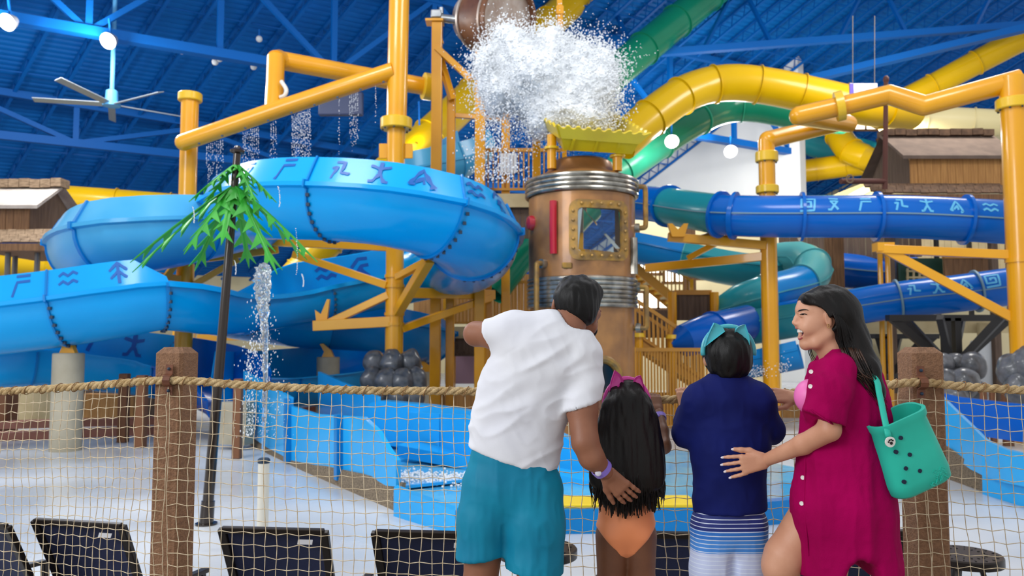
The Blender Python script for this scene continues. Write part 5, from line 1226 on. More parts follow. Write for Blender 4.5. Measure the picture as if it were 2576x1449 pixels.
# ---------------------------------------------------------------- people
def A3(px, py, Y): return np.array(at(px, py, Y))
def _merge(g, h, k=0.01):
    g._op((slice(None),)*3, h.D, k, 'add'); return g
def skin(name, c1, c2): return pm(name, c1, c2, ns=9, rough=0.5, bump=0.05, bs=220)
def hand(g, wrist, d, across, nrm, size=1.0, curl=.3, thumb=1, spread=.0, k=.006, fr=.0085):
    """palm and five fingers on a finer grid; d points to the fingertips, across from little finger to index, nrm out of the back of the hand"""
    wrist = np.array(wrist, float); g = SDF(wrist-.19*size-.02, wrist+.19*size+.02, .0032)
    d, across, nrm = [np.array(q, float)/np.linalg.norm(q) for q in (d, across, nrm)]; s = size; tips = []
    for i in range(4):
        o = across*(i-1.5)*.019*s
        g.cone(wrist+o*.7+d*.01*s, wrist+o+d*.088*s, .0145*s, .012*s, .012)
    for i, L in enumerate((.058, .072, .078, .070)):
        o = across*(i-1.5)*(.0195+spread*.004)*s; b = wrist+o+d*.086*s; dd = d+across*(i-1.5)*.07*spread; dd /= np.linalg.norm(dd)
        p = [b]; ang = .1+curl*.35
        for j, f in enumerate((.45, .32, .23)):
            v = dd*math.cos(ang)-nrm*math.sin(ang); p.append(p[-1]+v*L*f*s); ang += curl
        g.chain(p, [fr*1.05*s, fr*s, fr*.92*s, fr*.8*s], k); tips.append((p[-1], p[-1]-p[-2]))
    b = wrist+across*thumb*.022*s+d*.02*s; v = d*.75+across*thumb*.65-nrm*.25; v /= np.linalg.norm(v)
    m1 = b+v*.042*s; v2 = d*.92+across*thumb*.28-nrm*.2*curl; v2 /= np.linalg.norm(v2); m2 = m1+v2*.034*s; m3 = m2+v2*.026*s
    g.chain([b, m1, m2, m3], [.0165*s, .0125*s, .0105*s, .0085*s], .008); tips.append((m3, v2))
    g.cone(wrist-d*.02*s, wrist+d*.012*s, .0225*s, .02*s, .016); HANDS.append(g.mesh()); return tips
HANDS = []
def body_obj(g, mat, par, extra=()):
    ms = [g.mesh()]+HANDS+list(extra); HANDS.clear(); vv, ff, o = [], [], 0
    for v, f in ms: v = smooth_mesh(v, f, 1); vv.append(v); ff.append(f+o); o += len(v)
    return sdf_obj('body', (np.concatenate(vv), np.concatenate(ff)), mat, par, 0)
def foot(g, ank, d, s=1.0):
    d = np.array(d, float); heel = ank*np.array((1, 1, 0))+np.array((0, 0, .03*s))-d*.05*s; toe = heel+d*.2*s
    g.cone(ank, heel, .035*s, .032*s, .03); g.cone(heel, toe-d*.03, .034*s, .034*s, .02, fl=((0, 0, 1), .85)); g.cone(heel+np.array((0, 0, .04*s))+d*.03, toe, .03*s, .022*s, .03)
def front(v, px, py, tol=4):
    d = v-np.array((0, 0, CAMZ)); c, n = math.cos(PITCH), math.sin(PITCH); w = d[:, 1]*c+d[:, 2]*n
    X = CX+F*d[:, 0]/w; Y = CY-F*(d[:, 2]*c-d[:, 1]*n)/w; m = (abs(X-px) < tol) & (abs(Y-py) < tol)
    if not m.any(): m = ((X-px)**2+(Y-py)**2) < (tol*4)**2
    i = np.argwhere(m)[:, 0]
    if len(i) == 0: return np.array(at(px, py, 3.1))
    return v[i[np.argmin(v[i, 1])]]
def folds(*terms):
    """terms: (amp, freq vector, offset)"""
    def f(v):
        r = 0
        for a, fr, o in terms: r = r+a*(1-2*np.abs(vnoise(v*np.array(fr)+o)))
        return r
    return f
m_hair = pm('black_hair', (12, 10, 10), (7, 6, 6), ns=8, rough=0.48, bump=0.15, bs=60, st=(6, 6, .5), spec=.3)
m_hairb = pm('dark_brown_hair', (20, 13, 11), (11, 8, 7), ns=5, rough=0.46, bump=0.15, bs=60, st=(6, 6, .5), spec=.3)
m_hairl = pm('brown_hair_ends', (74, 46, 30), (40, 26, 20), ns=14, rough=0.4)
m_wb = pm('purple_wristband', (142, 118, 216), rough=0.35, coat=.3)
def strands(name, par, mat, lst, n=5):
    mb = MB()
    for pts, r0, r1 in lst:
        c = catmull([Vector(p) for p in pts], 5); m = len(c); mb.tube(c, [r0+(r1-r0)*i/(m-1) for i in range(m)], n)
    o = mb.build(name, mat, par, ang=180); o['kind'] = 'stuff'; return o
def band(par, name, c, axis, rad, w, mat, th=.004):
    ax_ = Vector(axis).normalized(); return MB().lathe([(rad, -w/2), (rad+th, -w/2), (rad+th, w/2), (rad, w/2)], Vector(c), ax_, 20, False).build(name, mat, par)
XF = np.array((0, 1, 0))
# ======================= man
ms_ = skin('skin_tan', (150, 98, 72), (136, 86, 62)); Y0 = 3.22
man = root('person', (at(1290, 1200, Y0).x, Y0, 0), 'man in white t-shirt and teal shorts pointing left, seen from behind', 'person')
g = SDF((-.52, 2.93, -.02), (.62, 3.95, 1.8), .0062)
g.chain([A3(1288, 1190, 3.24), A3(1318, 1000, 3.22), A3(1370, 900, 3.2)], [.14, .13, .13], .04, fl=(XF, .65))
g.chain([A3(1395, 865, 3.2), A3(1428, 822, 3.2), A3(1446, 780, 3.22)], [.08, .064, .062], .03)
hc = A3(1452, 772, 3.24); rl = Matrix.Rotation(R(16), 3, 'Y') @ Matrix.Rotation(R(-22), 3, 'Z')
g.ell(hc+np.array((0, .01, .01)), (.08, .098, .102), rl, .02); g.ell(hc+np.array((.03, .055, -.055)), (.055, .06, .06), rl, .03)
g.cone(A3(1488, 822, 3.27), A3(1478, 838, 3.33), .022, .026, .03); g.cone(A3(1440, 775, 3.3), A3(1500, 790, 3.32), .04, .02, .03); g.cone(A3(1500, 778, 3.36), A3(1507, 782, 3.37), .01, .011, .015)
for px, py, Y in ((1396, 764, 3.22), (1497, 797, 3.23)):
    e = A3(px, py, Y); g.ell(e, (.011, .02, .034), rl, .006)
g.chain([A3(1290, 845, 3.17), A3(1245, 842, 3.2), A3(1197, 840, 3.26)], [.06, .057, .05], .02); g.chain([A3(1197, 840, 3.27), A3(1200, 836, 3.45), A3(1206, 838, 3.56)], [.046, .04, .028], .02)
hand(g, A3(1206, 838, 3.57), (.1, 1, .02), (1, 0, 0), (0, 0, 1), .95, .5, 1)
g.chain([A3(1468, 940, 3.17), A3(1464, 1030, 3.14), A3(1472, 1112, 3.1)], [.066, .06, .051], .02); g.chain([A3(1472, 1112, 3.1), A3(1488, 1150, 3.1), A3(1524, 1187, 3.135)], [.05, .047, .03], .02)
hand(g, A3(1525, 1190, 3.14), (.62, .08, -.62), (.62, -.1, .62), (-.1, -1, -.1), 1.0, .22, -1, .6)
for hx, kx, ax_, Y, r in ((1228, 1208, 1205, 3.24, .078), (1345, 1347, 1350, 3.2, .082)):
    g.chain([A3(hx, 1240, 3.24), A3(kx, 1470, Y-.01), A3(ax_, 1560, Y+.02), A3(ax_, 1715, Y+.03)], [.095, r*.86, .058, .037], .02); foot(g, A3(ax_, 1722, Y+.03), (0 if ax_ < 1300 else .15, 1, 0))
body_obj(g, ms_, man)
def shirt_disp(v):
    p = v.copy(); return folds((.0062, (7, 5, 16), 3.1), (.0022, (22, 12, 14), 9.7))(np.stack([p[:, 0]+.55*p[:, 2], p[:, 1], p[:, 2]-.5*p[:, 0]], 1))
g = SDF((-.36, 2.95, .82), (.46, 3.5, 1.62), .006)
g.chain([A3(1288, 1185, 3.23), A3(1298, 1090, 3.22), A3(1320, 990, 3.21), A3(1366, 900, 3.19)], [.176, .168, .17, .188], .05, fl=(XF, .66))
g.chain([A3(1366, 900, 3.19), A3(1392, 862, 3.19)], [.15, .09], .05, fl=(XF, .7)); g.chain([A3(1300, 838, 3.18), A3(1385, 838, 3.19), A3(1425, 866, 3.19), A3(1460, 886, 3.18)], [.078, .06, .06, .08], .05); g.cone(A3(1432, 822, 3.19), A3(1460, 780, 3.2), .066, .08, .012, 'sub')
p0, p1 = A3(1180, 1137, 3.1), A3(1400, 1207, 3.1); dn_ = np.array(((p1-p0)[2], 0, -(p1-p0)[0])); g.cut((p0+p1)/2, dn_ if dn_[2] < 0 else -dn_, .008)
h = SDF((-.36, 2.95, .82), (.46, 3.5, 1.62), .006); h.chain([A3(1310, 842, 3.18), A3(1275, 842, 3.17), A3(1225, 846, 3.19)], [.082, .074, .066], .02); h.cut(A3(1234, 845, 3.2), (-1, .35, -.28)); _merge(g, h, .03)
h = SDF((-.36, 2.95, .82), (.46, 3.5, 1.62), .006); h.chain([A3(1455, 900, 3.18), A3(1466, 960, 3.165), A3(1462, 1040, 3.14)], [.08, .075, .072], .02); h.cut(A3(1462, 1020, 3.14), np.array((.3, 0, -1))); _merge(g, h, .03)
sh = sdf_obj('t_shirt', g, pm('white_cotton', (236, 237, 243), (228, 229, 238), ns=3, rough=.85, bump=.05, bs=300, spec=.2), man, 1, shirt_disp)
cl_ = [A3(1388, 803, 3.19), A3(1396, 817, 3.135), A3(1424, 838, 3.122), A3(1452, 853, 3.14), A3(1470, 857, 3.19), A3(1458, 842, 3.26), A3(1418, 812, 3.27)]
MB().tube(catmull(cl_+[cl_[0]], 5)[:-1], .009, 8, closed=True).build('collar', _MATS['white_cotton'], sh, ang=180)
g = SDF((-.42, 2.92, .48), (.4, 3.6, 1.05), .006)
g.chain([A3(1290, 1160, 3.23), A3(1288, 1215, 3.23)], [.168, .178], .03, fl=(XF, .72))
for pts, rs, cutp, cn in (([(1238, 1230, 3.23), (1218, 1310, 3.22), (1207, 1430, 3.21)], [.12, .102, .096], (1207, 1402, 3.2), (.12, 0, -1)), ([(1340, 1235, 3.22), (1345, 1320, 3.2), (1342, 1470, 3.18)], [.122, .115, .114], (1340, 1436, 3.18), (-.1, 0, -1))):
    h = SDF((-.42, 2.92, .48), (.4, 3.6, 1.05), .006); h.chain([A3(*q) for q in pts], rs, .03, fl=(XF, .95)); h.cut(A3(*cutp), cn); _merge(g, h, .03)
sdf_obj('shorts', g, pm('teal_nylon', (0, 136, 168), (0, 122, 156), ns=5, rough=.6, spec=.3), man, 1, folds((.0045, (16, 10, 4), 1.3), (.0022, (34, 20, 12), 5.2)))
g = SDF((.08, 3.02, 1.38), (.47, 3.5, 1.82), .005); g.ell(hc+np.array((-.002, .0, .028)), (.094, .108, .092), rl, .0); g.ell(hc+np.array((-.005, -.035, -.03)), (.072, .06, .075), rl, .04); g.ell(hc+np.array((.02, .02, .075)), (.085, .085, .05), rl, .03)
g.ell(hc+np.array((.05, .12, -.03)), (.09, .06, .09), rl, .02, 'sub'); g.cut((A3(1404, 792, 3.2)+A3(1480, 826, 3.2))/2, (-.38, -.15, -1), .025)
sdf_obj('hair', g, m_hair, man, 1, lambda v: .004*vnoise(v*np.array((70, 60, 18)))+.003*vnoise(v*np.array((30, 30, 12))))
g = SDF((.2, 3.15, 1.32), (.45, 3.5, 1.6), .005); g.chain([A3(1494, 812, 3.275), A3(1487, 832, 3.3), A3(1474, 842, 3.36)], [.017, .021, .022], .02); sdf_obj('beard', g, m_hair, man, 1, lambda v: .002*vnoise(v*90))
band(man, 'wristband', A3(1513, 1178, 3.128), A3(1524, 1187, 3.135)-A3(1492, 1155, 3.1), .037, .022, m_wb); MB().sph(A3(1505, 1190, 3.09), .013, 10, 6, (1, .5, 1)).build('watch_face', pm('watch_white', (225, 222, 235), rough=.3), man)
# ======================= girl
mg = skin('skin_brown', (126, 80, 54), (112, 70, 48)); Yg = 3.4
girl = root('person', (at(1577, 1300, Yg).x, Yg, 0), 'girl with long dark hair and orange swimsuit holding the rope, seen from behind', 'person')
g = SDF((.25, 3.2, -.02), (.78, 3.85, 1.36), .006)
g.ell(A3(1577, 1020, 3.42), (.072, .085, .095), None, .02); g.chain([A3(1577, 1060, 3.42), A3(1577, 1090, 3.42)], [.04, .045], .03); g.cone(A3(1577, 1035, 3.49), A3(1577, 1050, 3.49), .04, .03, .03)
g.cone(A3(1530, 1102, 3.42), A3(1625, 1102, 3.42), .046, .046, .03); g.chain([A3(1577, 1125, 3.42), A3(1575, 1230, 3.41), A3(1575, 1325, 3.4)], [.105, .096, .118], .04, fl=(XF, .68))
for sx in (-1, 1):
    c = 1575+sx*37; g.chain([A3(1575+sx*34, 1350, 3.4), A3(c, 1460, 3.4), A3(c, 1570, 3.41), A3(c, 1640, 3.42), A3(c, 1678, 3.42)], [.072, .058, .045, .042, .03], .014); foot(g, A3(c, 1690, 3.42), (sx*.1, 1, 0), .8)
g.chain([A3(1622, 1100, 3.43), A3(1655, 1128, 3.44), A3(1670, 1122, 3.47)], [.036, .032, .03], .015); g.chain([A3(1670, 1124, 3.47), A3(1666, 1085, 3.53), A3(1656, 1035, 3.61)], [.031, .028, .021], .015)
hand(g, A3(1655, 1034, 3.61), (-.1, .5, .8), (-1, 0, 0), (0, -.9, .5), .74, .75, 1, .2)
g.chain([A3(1530, 1100, 3.43), A3(1505, 1130, 3.46), A3(1512, 1080, 3.55), A3(1520, 1035, 3.62)], [.036, .031, .028, .021], .015); hand(g, A3(1520, 1032, 3.62), (.1, .5, .8), (1, 0, 0), (0, -.9, .5), .74, .75, 1, .2)
body_obj(g, mg, girl)
def suit(z_lo_y, z_hi_y, mat, name, legs):
    g = SDF((.3, 3.2, .5), (.72, 3.65, 1.2), .005)
    g.chain([A3(1577, 1140, 3.42), A3(1575, 1230, 3.41), A3(1575, 1322, 3.4)], [.108, .1, .123], .04, fl=(XF, .69))
    for sx in (-1, 1): g.cone(A3(1575+sx*32, 1345, 3.398), A3(1575+sx*30, 1375, 3.4), .077, .066, .02)
    if legs:
        for sx in (-1, 1):
            a, b = A3(1575+sx*76, 1326, 3.35), A3(1575+sx*8, 1408, 3.35); n_ = np.array((sx*abs((b-a)[2]), 0, -abs((b-a)[0]))); g.cut((a+b)/2+np.array((sx*.004, 0, 0)), n_, .012)
    if z_lo_y: g.cut(A3(1575, z_lo_y, 3.35), (0, 0, -1))
    g.cut(A3(1575, z_hi_y, 3.35), (0, 0, 1)); return sdf_obj(name, g, mat, girl, 1, folds((.0018, (12, 10, 14), 2.2)))
suit(None, 1262, pm('orange_lycra', (246, 150, 98), (240, 142, 90), ns=4, rough=.5, sheen=.2), 'swimsuit', True); suit(1258, 1180, pm('magenta_lycra', (206, 26, 132), rough=.5), 'swimsuit_top', False)
g = SDF((.25, 3.14, .64), (.75, 3.6, 1.36), .0055)
g.ell(A3(1577, 1022, 3.41), (.088, .1, .11), None, .0); g.chain([A3(1577, 1010, 3.37), A3(1578, 1060, 3.33), A3(1578, 1130, 3.31), A3(1578, 1200, 3.305), A3(1579, 1255, 3.305)], [.07, .1, .122, .134, .118], .04, fl=(XF, .42))
g.ell(A3(1577, 1040, 3.54), (.06, .06, .09), None, .02, 'sub'); g.cut(A3(1578, 1240, 3.3), (0, .5, -1), .05); _r = random.Random(3)
for lay in range(2):
    for i in range(12):
        u = -1+2*i/11+_r.uniform(-.06, .06); e = 1290+_r.uniform(-26, 22)-abs(u)**2*26; g.chain([A3(1578+u*62, 1175, 3.29+.04*u*u+.02*lay), A3(1578+u*76, 1235, 3.27+.05*u*u+.03*lay), A3(1578+u*(84+_r.uniform(-12, 10)), e, 3.285+.05*u*u+.025*lay)], [.034, .022, .002], .004)
sdf_obj('hair', g, m_hairb, girl, 1, lambda v: .007*vnoise(v*np.array((34, 34, 2.2)))+.004*vnoise(v*np.array((90, 60, 5))))
rng = random.Random(8); ls = []
for i in range(170):
    u = rng.uniform(-1, 1); x0 = 1578+u*70; e = rng.uniform(1262, 1306)-abs(u)*18; yy = 3.275+.05*abs(u)*abs(u)+rng.uniform(-.012, .02); cl2 = round(u*5)/5
    ls.append(([A3(1577+u*44, 1080+rng.uniform(-30, 30), 3.285+.05*u*u), A3(1577+u*74, 1170, 3.25+.055*u*u), A3(x0+u*10, 1228, yy-.034), A3(1578+(u*.55+cl2*.45)*86+rng.uniform(-6, 6), e, yy-.012)], .0075, .0012))
for i in range(14):
    s_ = rng.choice((-1, 1)); ls.append(([A3(1578+s_*72, 1150, 3.32), A3(1578+s_*(88+rng.uniform(0, 8)), 1215, 3.33), A3(1578+s_*(84+rng.uniform(-6, 12)), 1262+rng.uniform(-15, 15), 3.33)], .004, .0008))
strands('hair_strand', girl, m_hairb, ls)
band(girl, 'wristband', A3(1659, 1050, 3.595), A3(1656, 1035, 3.61)-A3(1666, 1085, 3.53), .0265, .02, m_wb)
MB().box(A3(1654, 1051, 3.565), (.026, .012, .026), R(10)).build('watch_case', m_wb, girl, bevel=.004)
def cat_ears(label, name_col, mat, matin, hc, R_, ears, yb):
    """R_ band radius in metres; ears: (base centre px, tip px, half width px)"""
    r = root('cat_ear_headband', Vector(hc), label, 'headband', 'cat-ear headbands')
    n = 24; MB().tube([Vector(hc)+V(math.cos(R(-8+196*i/n))*R_[0], 0, math.sin(R(-8+196*i/n))*R_[1]) for i in range(n+1)], .011, 8, flat=.6).build('band', mat, r, ang=180)
    for (b0, b1, tip, Y) in ears:
        a, b, t = [Vector(A3(q[0], q[1], Y)) for q in (b0, b1, tip)]; n_ = 8; out = []
        for i in range(n_+1): out.append(a.lerp(t, i/n_)+(a-b).normalized()*.008*math.sin(math.pi*i/n_))
        for i in range(1, n_+1): out.append(t.lerp(b, i/n_)+(b-a).normalized()*.008*math.sin(math.pi*i/n_))
        m = len(out); c = (a+b+t)/3; F_ = [p+V(0, -.012, 0) for p in out]; B_ = [p+V(0, .012, 0) for p in out]
        vs = F_+B_+[c+V(0, -.004, 0)+(p-c)*.72 for p in out]+[c+V(0, .022, 0)]
        fs = [[i, i+1, 2*m+i+1, 2*m+i] for i in range(m-1)]+[list(range(2*m, 3*m))]+[[i, m+i, m+i+1, i+1] for i in range(m-1)]+[[m+i, 3*m, m+i+1] for i in range(m-1)]+[[0, m-1, 2*m-1, m], [0, 2*m, 3*m-1, m-1]]
        MB().add(vs, fs).build('ear', mat, r, ang=40)
m_pk = pm('pink_ear', (214, 58, 158), rough=.4, coat=.3); m_tl = pm('aqua_ear', (72, 182, 196), rough=.35, coat=.4)
cat_ears('pink cat-ear headband on the long-haired girl', 'pink', m_pk, m_pk, A3(1577, 1020, 3.37), (.094, .112), [((1532, 992), (1568, 962), (1546, 931), 3.36), ((1592, 962), (1622, 994), (1611, 944), 3.36)], 0)
# ======================= boy
mbs = skin('skin_warm', (206, 150, 116), (192, 136, 104)); Yb = 3.36
boy = root('person', (at(1832, 1200, Yb).x, Yb, 0), 'dark-haired boy in navy long-sleeved shirt and striped shorts, seen from behind', 'person')
g = SDF((.58, 3.15, -.02), (1.22, 3.85, 1.56), .006)
bh = A3(1826, 892, 3.38)
g.ell(bh, (.074, .088, .1), None, .02); g.ell(bh+np.array((-.015, .05, -.04)), (.055, .055, .06), None, .03); g.cone(bh+np.array((-.035, .1, -.02)), bh+np.array((-.038, .105, -.03)), .01, .012, .02); g.ell(A3(1776, 905, 3.38), (.012, .018, .028), None, .006); g.ell(A3(1884, 905, 3.37), (.012, .018, .028), None, .006)
g.chain([A3(1822, 930, 3.36), A3(1826, 985, 3.36)], [.047, .055], .03); g.chain([A3(1832, 1030, 3.36), A3(1834, 1270, 3.37)], [.12, .12], .03, fl=(XF, .66))
for sx in (-1, 1):
    c = 1834+sx*44; g.chain([A3(c, 1310, 3.37), A3(c, 1500, 3.37), A3(c, 1600, 3.38), A3(c, 1675, 3.38)], [.08, .06, .05, .034], .015); foot(g, A3(c, 1690, 3.38), (sx*.12, 1, 0), .85)
g.chain([A3(1752, 1010, 3.36), A3(1722, 1095, 3.42), A3(1724, 1030, 3.56)], [.045, .035, .026], .02); hand(g, A3(1724, 1028, 3.57), (.0, .4, .9), (1, 0, 0), (0, -.9, .4), .8, .7, 1, .2)
g.chain([A3(1912, 1010, 3.36), A3(1938, 1085, 3.42), A3(1924, 1030, 3.56)], [.045, .035, .026], .02); hand(g, A3(1922, 1030, 3.57), (.0, .4, .8), (-1, 0, 0), (0, -.9, .4), .8, .7, 1, .2)
body_obj(g, mbs, boy)
B0, B1 = (.6, 3.15, .6), (1.2, 3.75, 1.45)
g = SDF(B0, B1, .006); g.chain([A3(1832, 1025, 3.36), A3(1836, 1120, 3.355), A3(1835, 1300, 3.36)], [.152, .15, .153], .04, fl=(XF, .64)); g.cone(A3(1765, 1008, 3.36), A3(1902, 1008, 3.36), .07, .07, .04); g.cone(A3(1822, 975, 3.36), A3(1824, 1000, 3.36), .062, .075, .04)
g.cut(A3(1834, 1294, 3.3), (.04, 0, -1), .008)
g.chain([A3(1758, 1012, 3.355), A3(1728, 1088, 3.4)], [.062, .056], .03); g.chain([A3(1724, 1092, 3.41), A3(1722, 1040, 3.54)], [.055, .038], .02); g.chain([A3(1908, 1012, 3.355), A3(1936, 1080, 3.4)], [.062, .056], .03); g.chain([A3(1938, 1084, 3.41), A3(1926, 1042, 3.54)], [.055, .038], .02)
bs2 = sdf_obj('long_sleeve_shirt', g, pm('navy_jersey', (18, 30, 104), (12, 22, 86), ns=4, rough=.8, spec=.2), boy, 1, folds((.004, (10, 8, 10), 4.4), (.002, (26, 16, 20), 1.1)))
cl_ = [A3(1793, 958, 3.35), A3(1820, 966, 3.295), A3(1850, 958, 3.34), A3(1836, 950, 3.4), A3(1806, 950, 3.4)]
MB().tube(catmull(cl_+[cl_[0]], 5)[:-1], .008, 8, closed=True).build('collar', _MATS['navy_jersey'], bs2, ang=180)
# striped shorts material: bands along the height
m_strp = bpy.data.materials.new('striped_swim_shorts'); m_strp.use_nodes = True; nt = m_strp.node_tree; b_ = nt.nodes['Principled BSDF']; b_.inputs['Roughness'].default_value = .6
tc = nt.nodes.new('ShaderNodeTexCoord'); sx_ = nt.nodes.new('ShaderNodeSeparateXYZ'); nt.links.new(tc.outputs['Object'], sx_.inputs[0])
mr = nt.nodes.new('ShaderNodeMapRange'); mr.inputs[1].default_value = at(1834, 1450, 3.3).z-.02; mr.inputs[2].default_value = at(1834, 1285, 3.3).z; nt.links.new(sx_.outputs[2], mr.inputs[0])
rp = nt.nodes.new('ShaderNodeValToRGB'); rp.color_ramp.interpolation = 'CONSTANT'; nt.links.new(mr.outputs[0], rp.inputs[0])
els = [(0, (196, 206, 238))]; 
for f, c in ((.40, (70, 140, 222)), (.58, (44, 116, 204)), (.72, (26, 42, 120))): els.append((f, c))
while len(rp.color_ramp.elements) > 1: rp.color_ramp.elements.remove(rp.color_ramp.elements[-1])
rp.color_ramp.elements[0].position = 0; rp.color_ramp.elements[0].color = (*lin(els[0][1]), 1)
for f, c in els[1:]: e = rp.color_ramp.elements.new(f); e.color = (*lin(c), 1)
mm = nt.nodes.new('ShaderNodeMath'); mm.operation = 'FRACT'; ml = nt.nodes.new('ShaderNodeMath'); ml.operation = 'MULTIPLY'; ml.inputs[1].default_value = 17; nt.links.new(mr.outputs[0], ml.inputs[0]); nt.links.new(ml.outputs[0], mm.inputs[0])
gt = nt.nodes.new('ShaderNodeMath'); gt.operation = 'LESS_THAN'; gt.inputs[1].default_value = .2; nt.links.new(mm.outputs[0], gt.inputs[0])
mx = nt.nodes.new('ShaderNodeMix'); mx.data_type = 'RGBA'; nt.links.new(gt.outputs[0], mx.inputs[0]); nt.links.new(rp.outputs[0], mx.inputs[6]); mx.inputs[7].default_value = (*lin((216, 226, 246)), 1); nt.links.new(mx.outputs[2], b_.inputs['Base Color'])
mr.clamp = True
g = SDF((.6, 3.15, .2), (1.2, 3.65, .85), .006); g.chain([A3(1834, 1270, 3.365), A3(1834, 1320, 3.365)], [.138, .143], .03, fl=(XF, .62))
for sx in (-1, 1): g.chain([A3(1834+sx*40, 1320, 3.37), A3(1834+sx*46, 1430, 3.37), A3(1834+sx*48, 1560, 3.37)], [.092, .082, .084], .02)
g.cut(A3(1834, 1545, 3.3), (0, 0, -1)); sdf_obj('swim_shorts', g, m_strp, boy, 1, folds((.005, (14, 10, 3.5), 7.4), (.002, (32, 20, 8), 2.9)))
g = SDF((.68, 3.2, 1.25), (1.1, 3.6, 1.6), .005); g.ell(bh+np.array((.003, -.016, .008)), (.1, .106, .108), None, 0); g.ell(bh+np.array((.006, -.04, -.05)), (.082, .066, .062), None, .03); g.ell(bh+np.array((-.03, .11, -.05)), (.09, .07, .1), None, .02, 'sub')
sdf_obj('hair', g, m_hair, boy, 1, lambda v: .006*vnoise(v*np.array((38, 38, 10)))+.004*vnoise(v*np.array((85, 70, 16))))
ls = []; rng = random.Random(4); top_ = bh+np.array((.01, -.055, .1))
for i in range(70):
    a = rng.uniform(0, 2*math.pi); d_ = np.array((math.cos(a), -abs(math.sin(a))*.9, 0)); L_ = rng.uniform(.75, 1.05)
    zz_ = rng.uniform(-.045, .04); c_ = math.sqrt(max(0, 1-(zz_/.11)**2)); e = bh+np.array((.003+d_[0]*.101*c_, -.016+d_[1]*.106*c_, .008+zz_)); mid = (top_+e)/2; mid = bh+(mid-bh)/np.linalg.norm((mid-bh)/np.array((.103, .11, .112)))
    ls.append(([top_+np.array((rng.uniform(-.015, .015), 0, 0)), mid, e], .0042, .001))
strands('hair_strand', boy, m_hair, ls)
cat_ears('aqua cat-ear headband on the dark-haired boy', 'aqua', m_tl, m_tl, bh+np.array((.003, -.03, .012)), (.107, .107), [((1772, 872), (1822, 834), (1796, 812), 3.31), ((1846, 836), (1884, 868), (1873, 816), 3.31)], 0)
# ======================= woman
mw = skin('skin_light', (214, 158, 128), (202, 144, 114)); Yw = 3.1
wom = root('person', (at(2110, 1300, Yw).x, Yw, 0), 'laughing woman with long dark hair in magenta shirt dress, in profile', 'person')
W = lambda px, py, dy=0.0: A3(px, py, Yw+dy)
g = SDF((.6, 2.75, -.02), (1.5, 3.78, 1.45), .0062)
g.chain([W(2085, 845), W(2102, 895), W(2110, 930)], [.05, .052, .07], .03); g.chain([W(2112, 960), W(2118, 1060), W(2112, 1200)], [.09, .09, .1], .04, fl=(XF, 1.1))
g.chain([W(2104, 940, -.1), W(2092, 1000, -.14), W(2086, 1080, -.15)], [.045, .043, .04], .02); g.chain([W(2086, 1082, -.15), W(2020, 1118, -.06), W(1930, 1156, .07)], [.041, .037, .025], .015)
wt = hand(g, W(1926, 1158, .075), (-.93, .16, -.22), (-.2, .0, .95), (0, -1, 0), .98, .1, 1, 1.0, .004, .0078)
g.chain([W(2075, 960, .14), W(2068, 1050, .3), W(2005, 1003, .44)], [.046, .038, .025], .02)
wt2 = hand(g, W(2003, 1001, .45), (-.95, .22, .12), (0, .5, .8), (-.1, -.8, .5), .92, .35, -1, .4, .004, .0078)
g.chain([W(2085, 1250, .07), W(1975, 1400, .06), W(1962, 1425, .06)], [.1, .078, .068], .02); g.chain([W(1962, 1425, .06), W(1985, 1560, .1), W(2010, 1735, .14)], [.064, .056, .034], .02); foot(g, W(2012, 1755, .14), (-1, .1, 0), .95)
g.chain([W(2112, 1250, -.04), W(2084, 1420, -.05), W(2090, 1560, -.04), W(2110, 1740, -.02)], [.1, .066, .052, .034], .02); foot(g, W(2112, 1758, -.02), (-1, 0, 0), .95)
gw = g
# head at finer resolution, joined into the same mesh
g = SDF((1.06, 2.96, 1.27), (1.4, 3.25, 1.72), .0028); s_ = Yw/F
def both(fn):
    for sg in (-1, 1): fn(sg)
g.ell(W(2080, 786), (.096, .077, .1), None, 0); g.ell(W(2048, 790), (.064, .06, .075), None, .03); g.ell(W(2050, 772), (.06, .06, .055), None, .03)
both(lambda s: g.ell(W(2040, 819, s*.028), (.042, .034, .036), None, .025))
both(lambda s: g.chain([W(2084, 838, s*.05), W(2052, 862, s*.032), W(2028, 866, s*.01)], [.02, .019, .016], .02))
g.cone(W(2026, 866), W(2034, 864), .019, .018, .02); g.ell(W(2056, 838), (.05, .05, .04), None, .03)
both(lambda s: g.cone(W(2012, 781, s*.012), W(2034, 779, s*.042), .011, .012, .02))
g.chain([W(2012, 788), W(2005, 800), W(1999, 811)], [.0095, .0095, .0105], .01); both(lambda s: g.ell(W(2006, 815, s*.011), (.012, .008, .0075), None, .006)); g.cone(W(2004, 816), W(2010, 822), .008, .009, .008)
g.ell(W(2022, 836), (.03, .036, .03), None, .02)
both(lambda s: g.cone(W(2009, 825, 0), W(2020, 829, s*.02), .0078, .0055, .008)); both(lambda s: g.cone(W(2018, 850, 0), W(2023, 846, s*.018), .0078, .0055, .008))
both(lambda s: g.ell(W(2032, 826, s*.036), (.022, .016, .02), None, .015))
g.ell(W(2007, 838), (.026, .04, .0165), Matrix.Rotation(R(-14), 3, 'Y'), .003, 'sub')
both(lambda s: g.ell(W(2017, 792, s*.036), (.02, .012, .009), None, .006, 'sub')); both(lambda s: g.ell(W(2021, 792, s*.029), (.014, .013, .013), None, .004)); both(lambda s: g.cone(W(2012, 795, s*.033), W(2030, 797, s*.045), .004, .004, .006)); both(lambda s: g.cone(W(2011, 789, s*.033), W(2031, 789, s*.046), .0045, .004, .005))
both(lambda s: g.cone(W(2010, 815, s*.018), W(2027, 838, s*.028), .004, .004, .012))
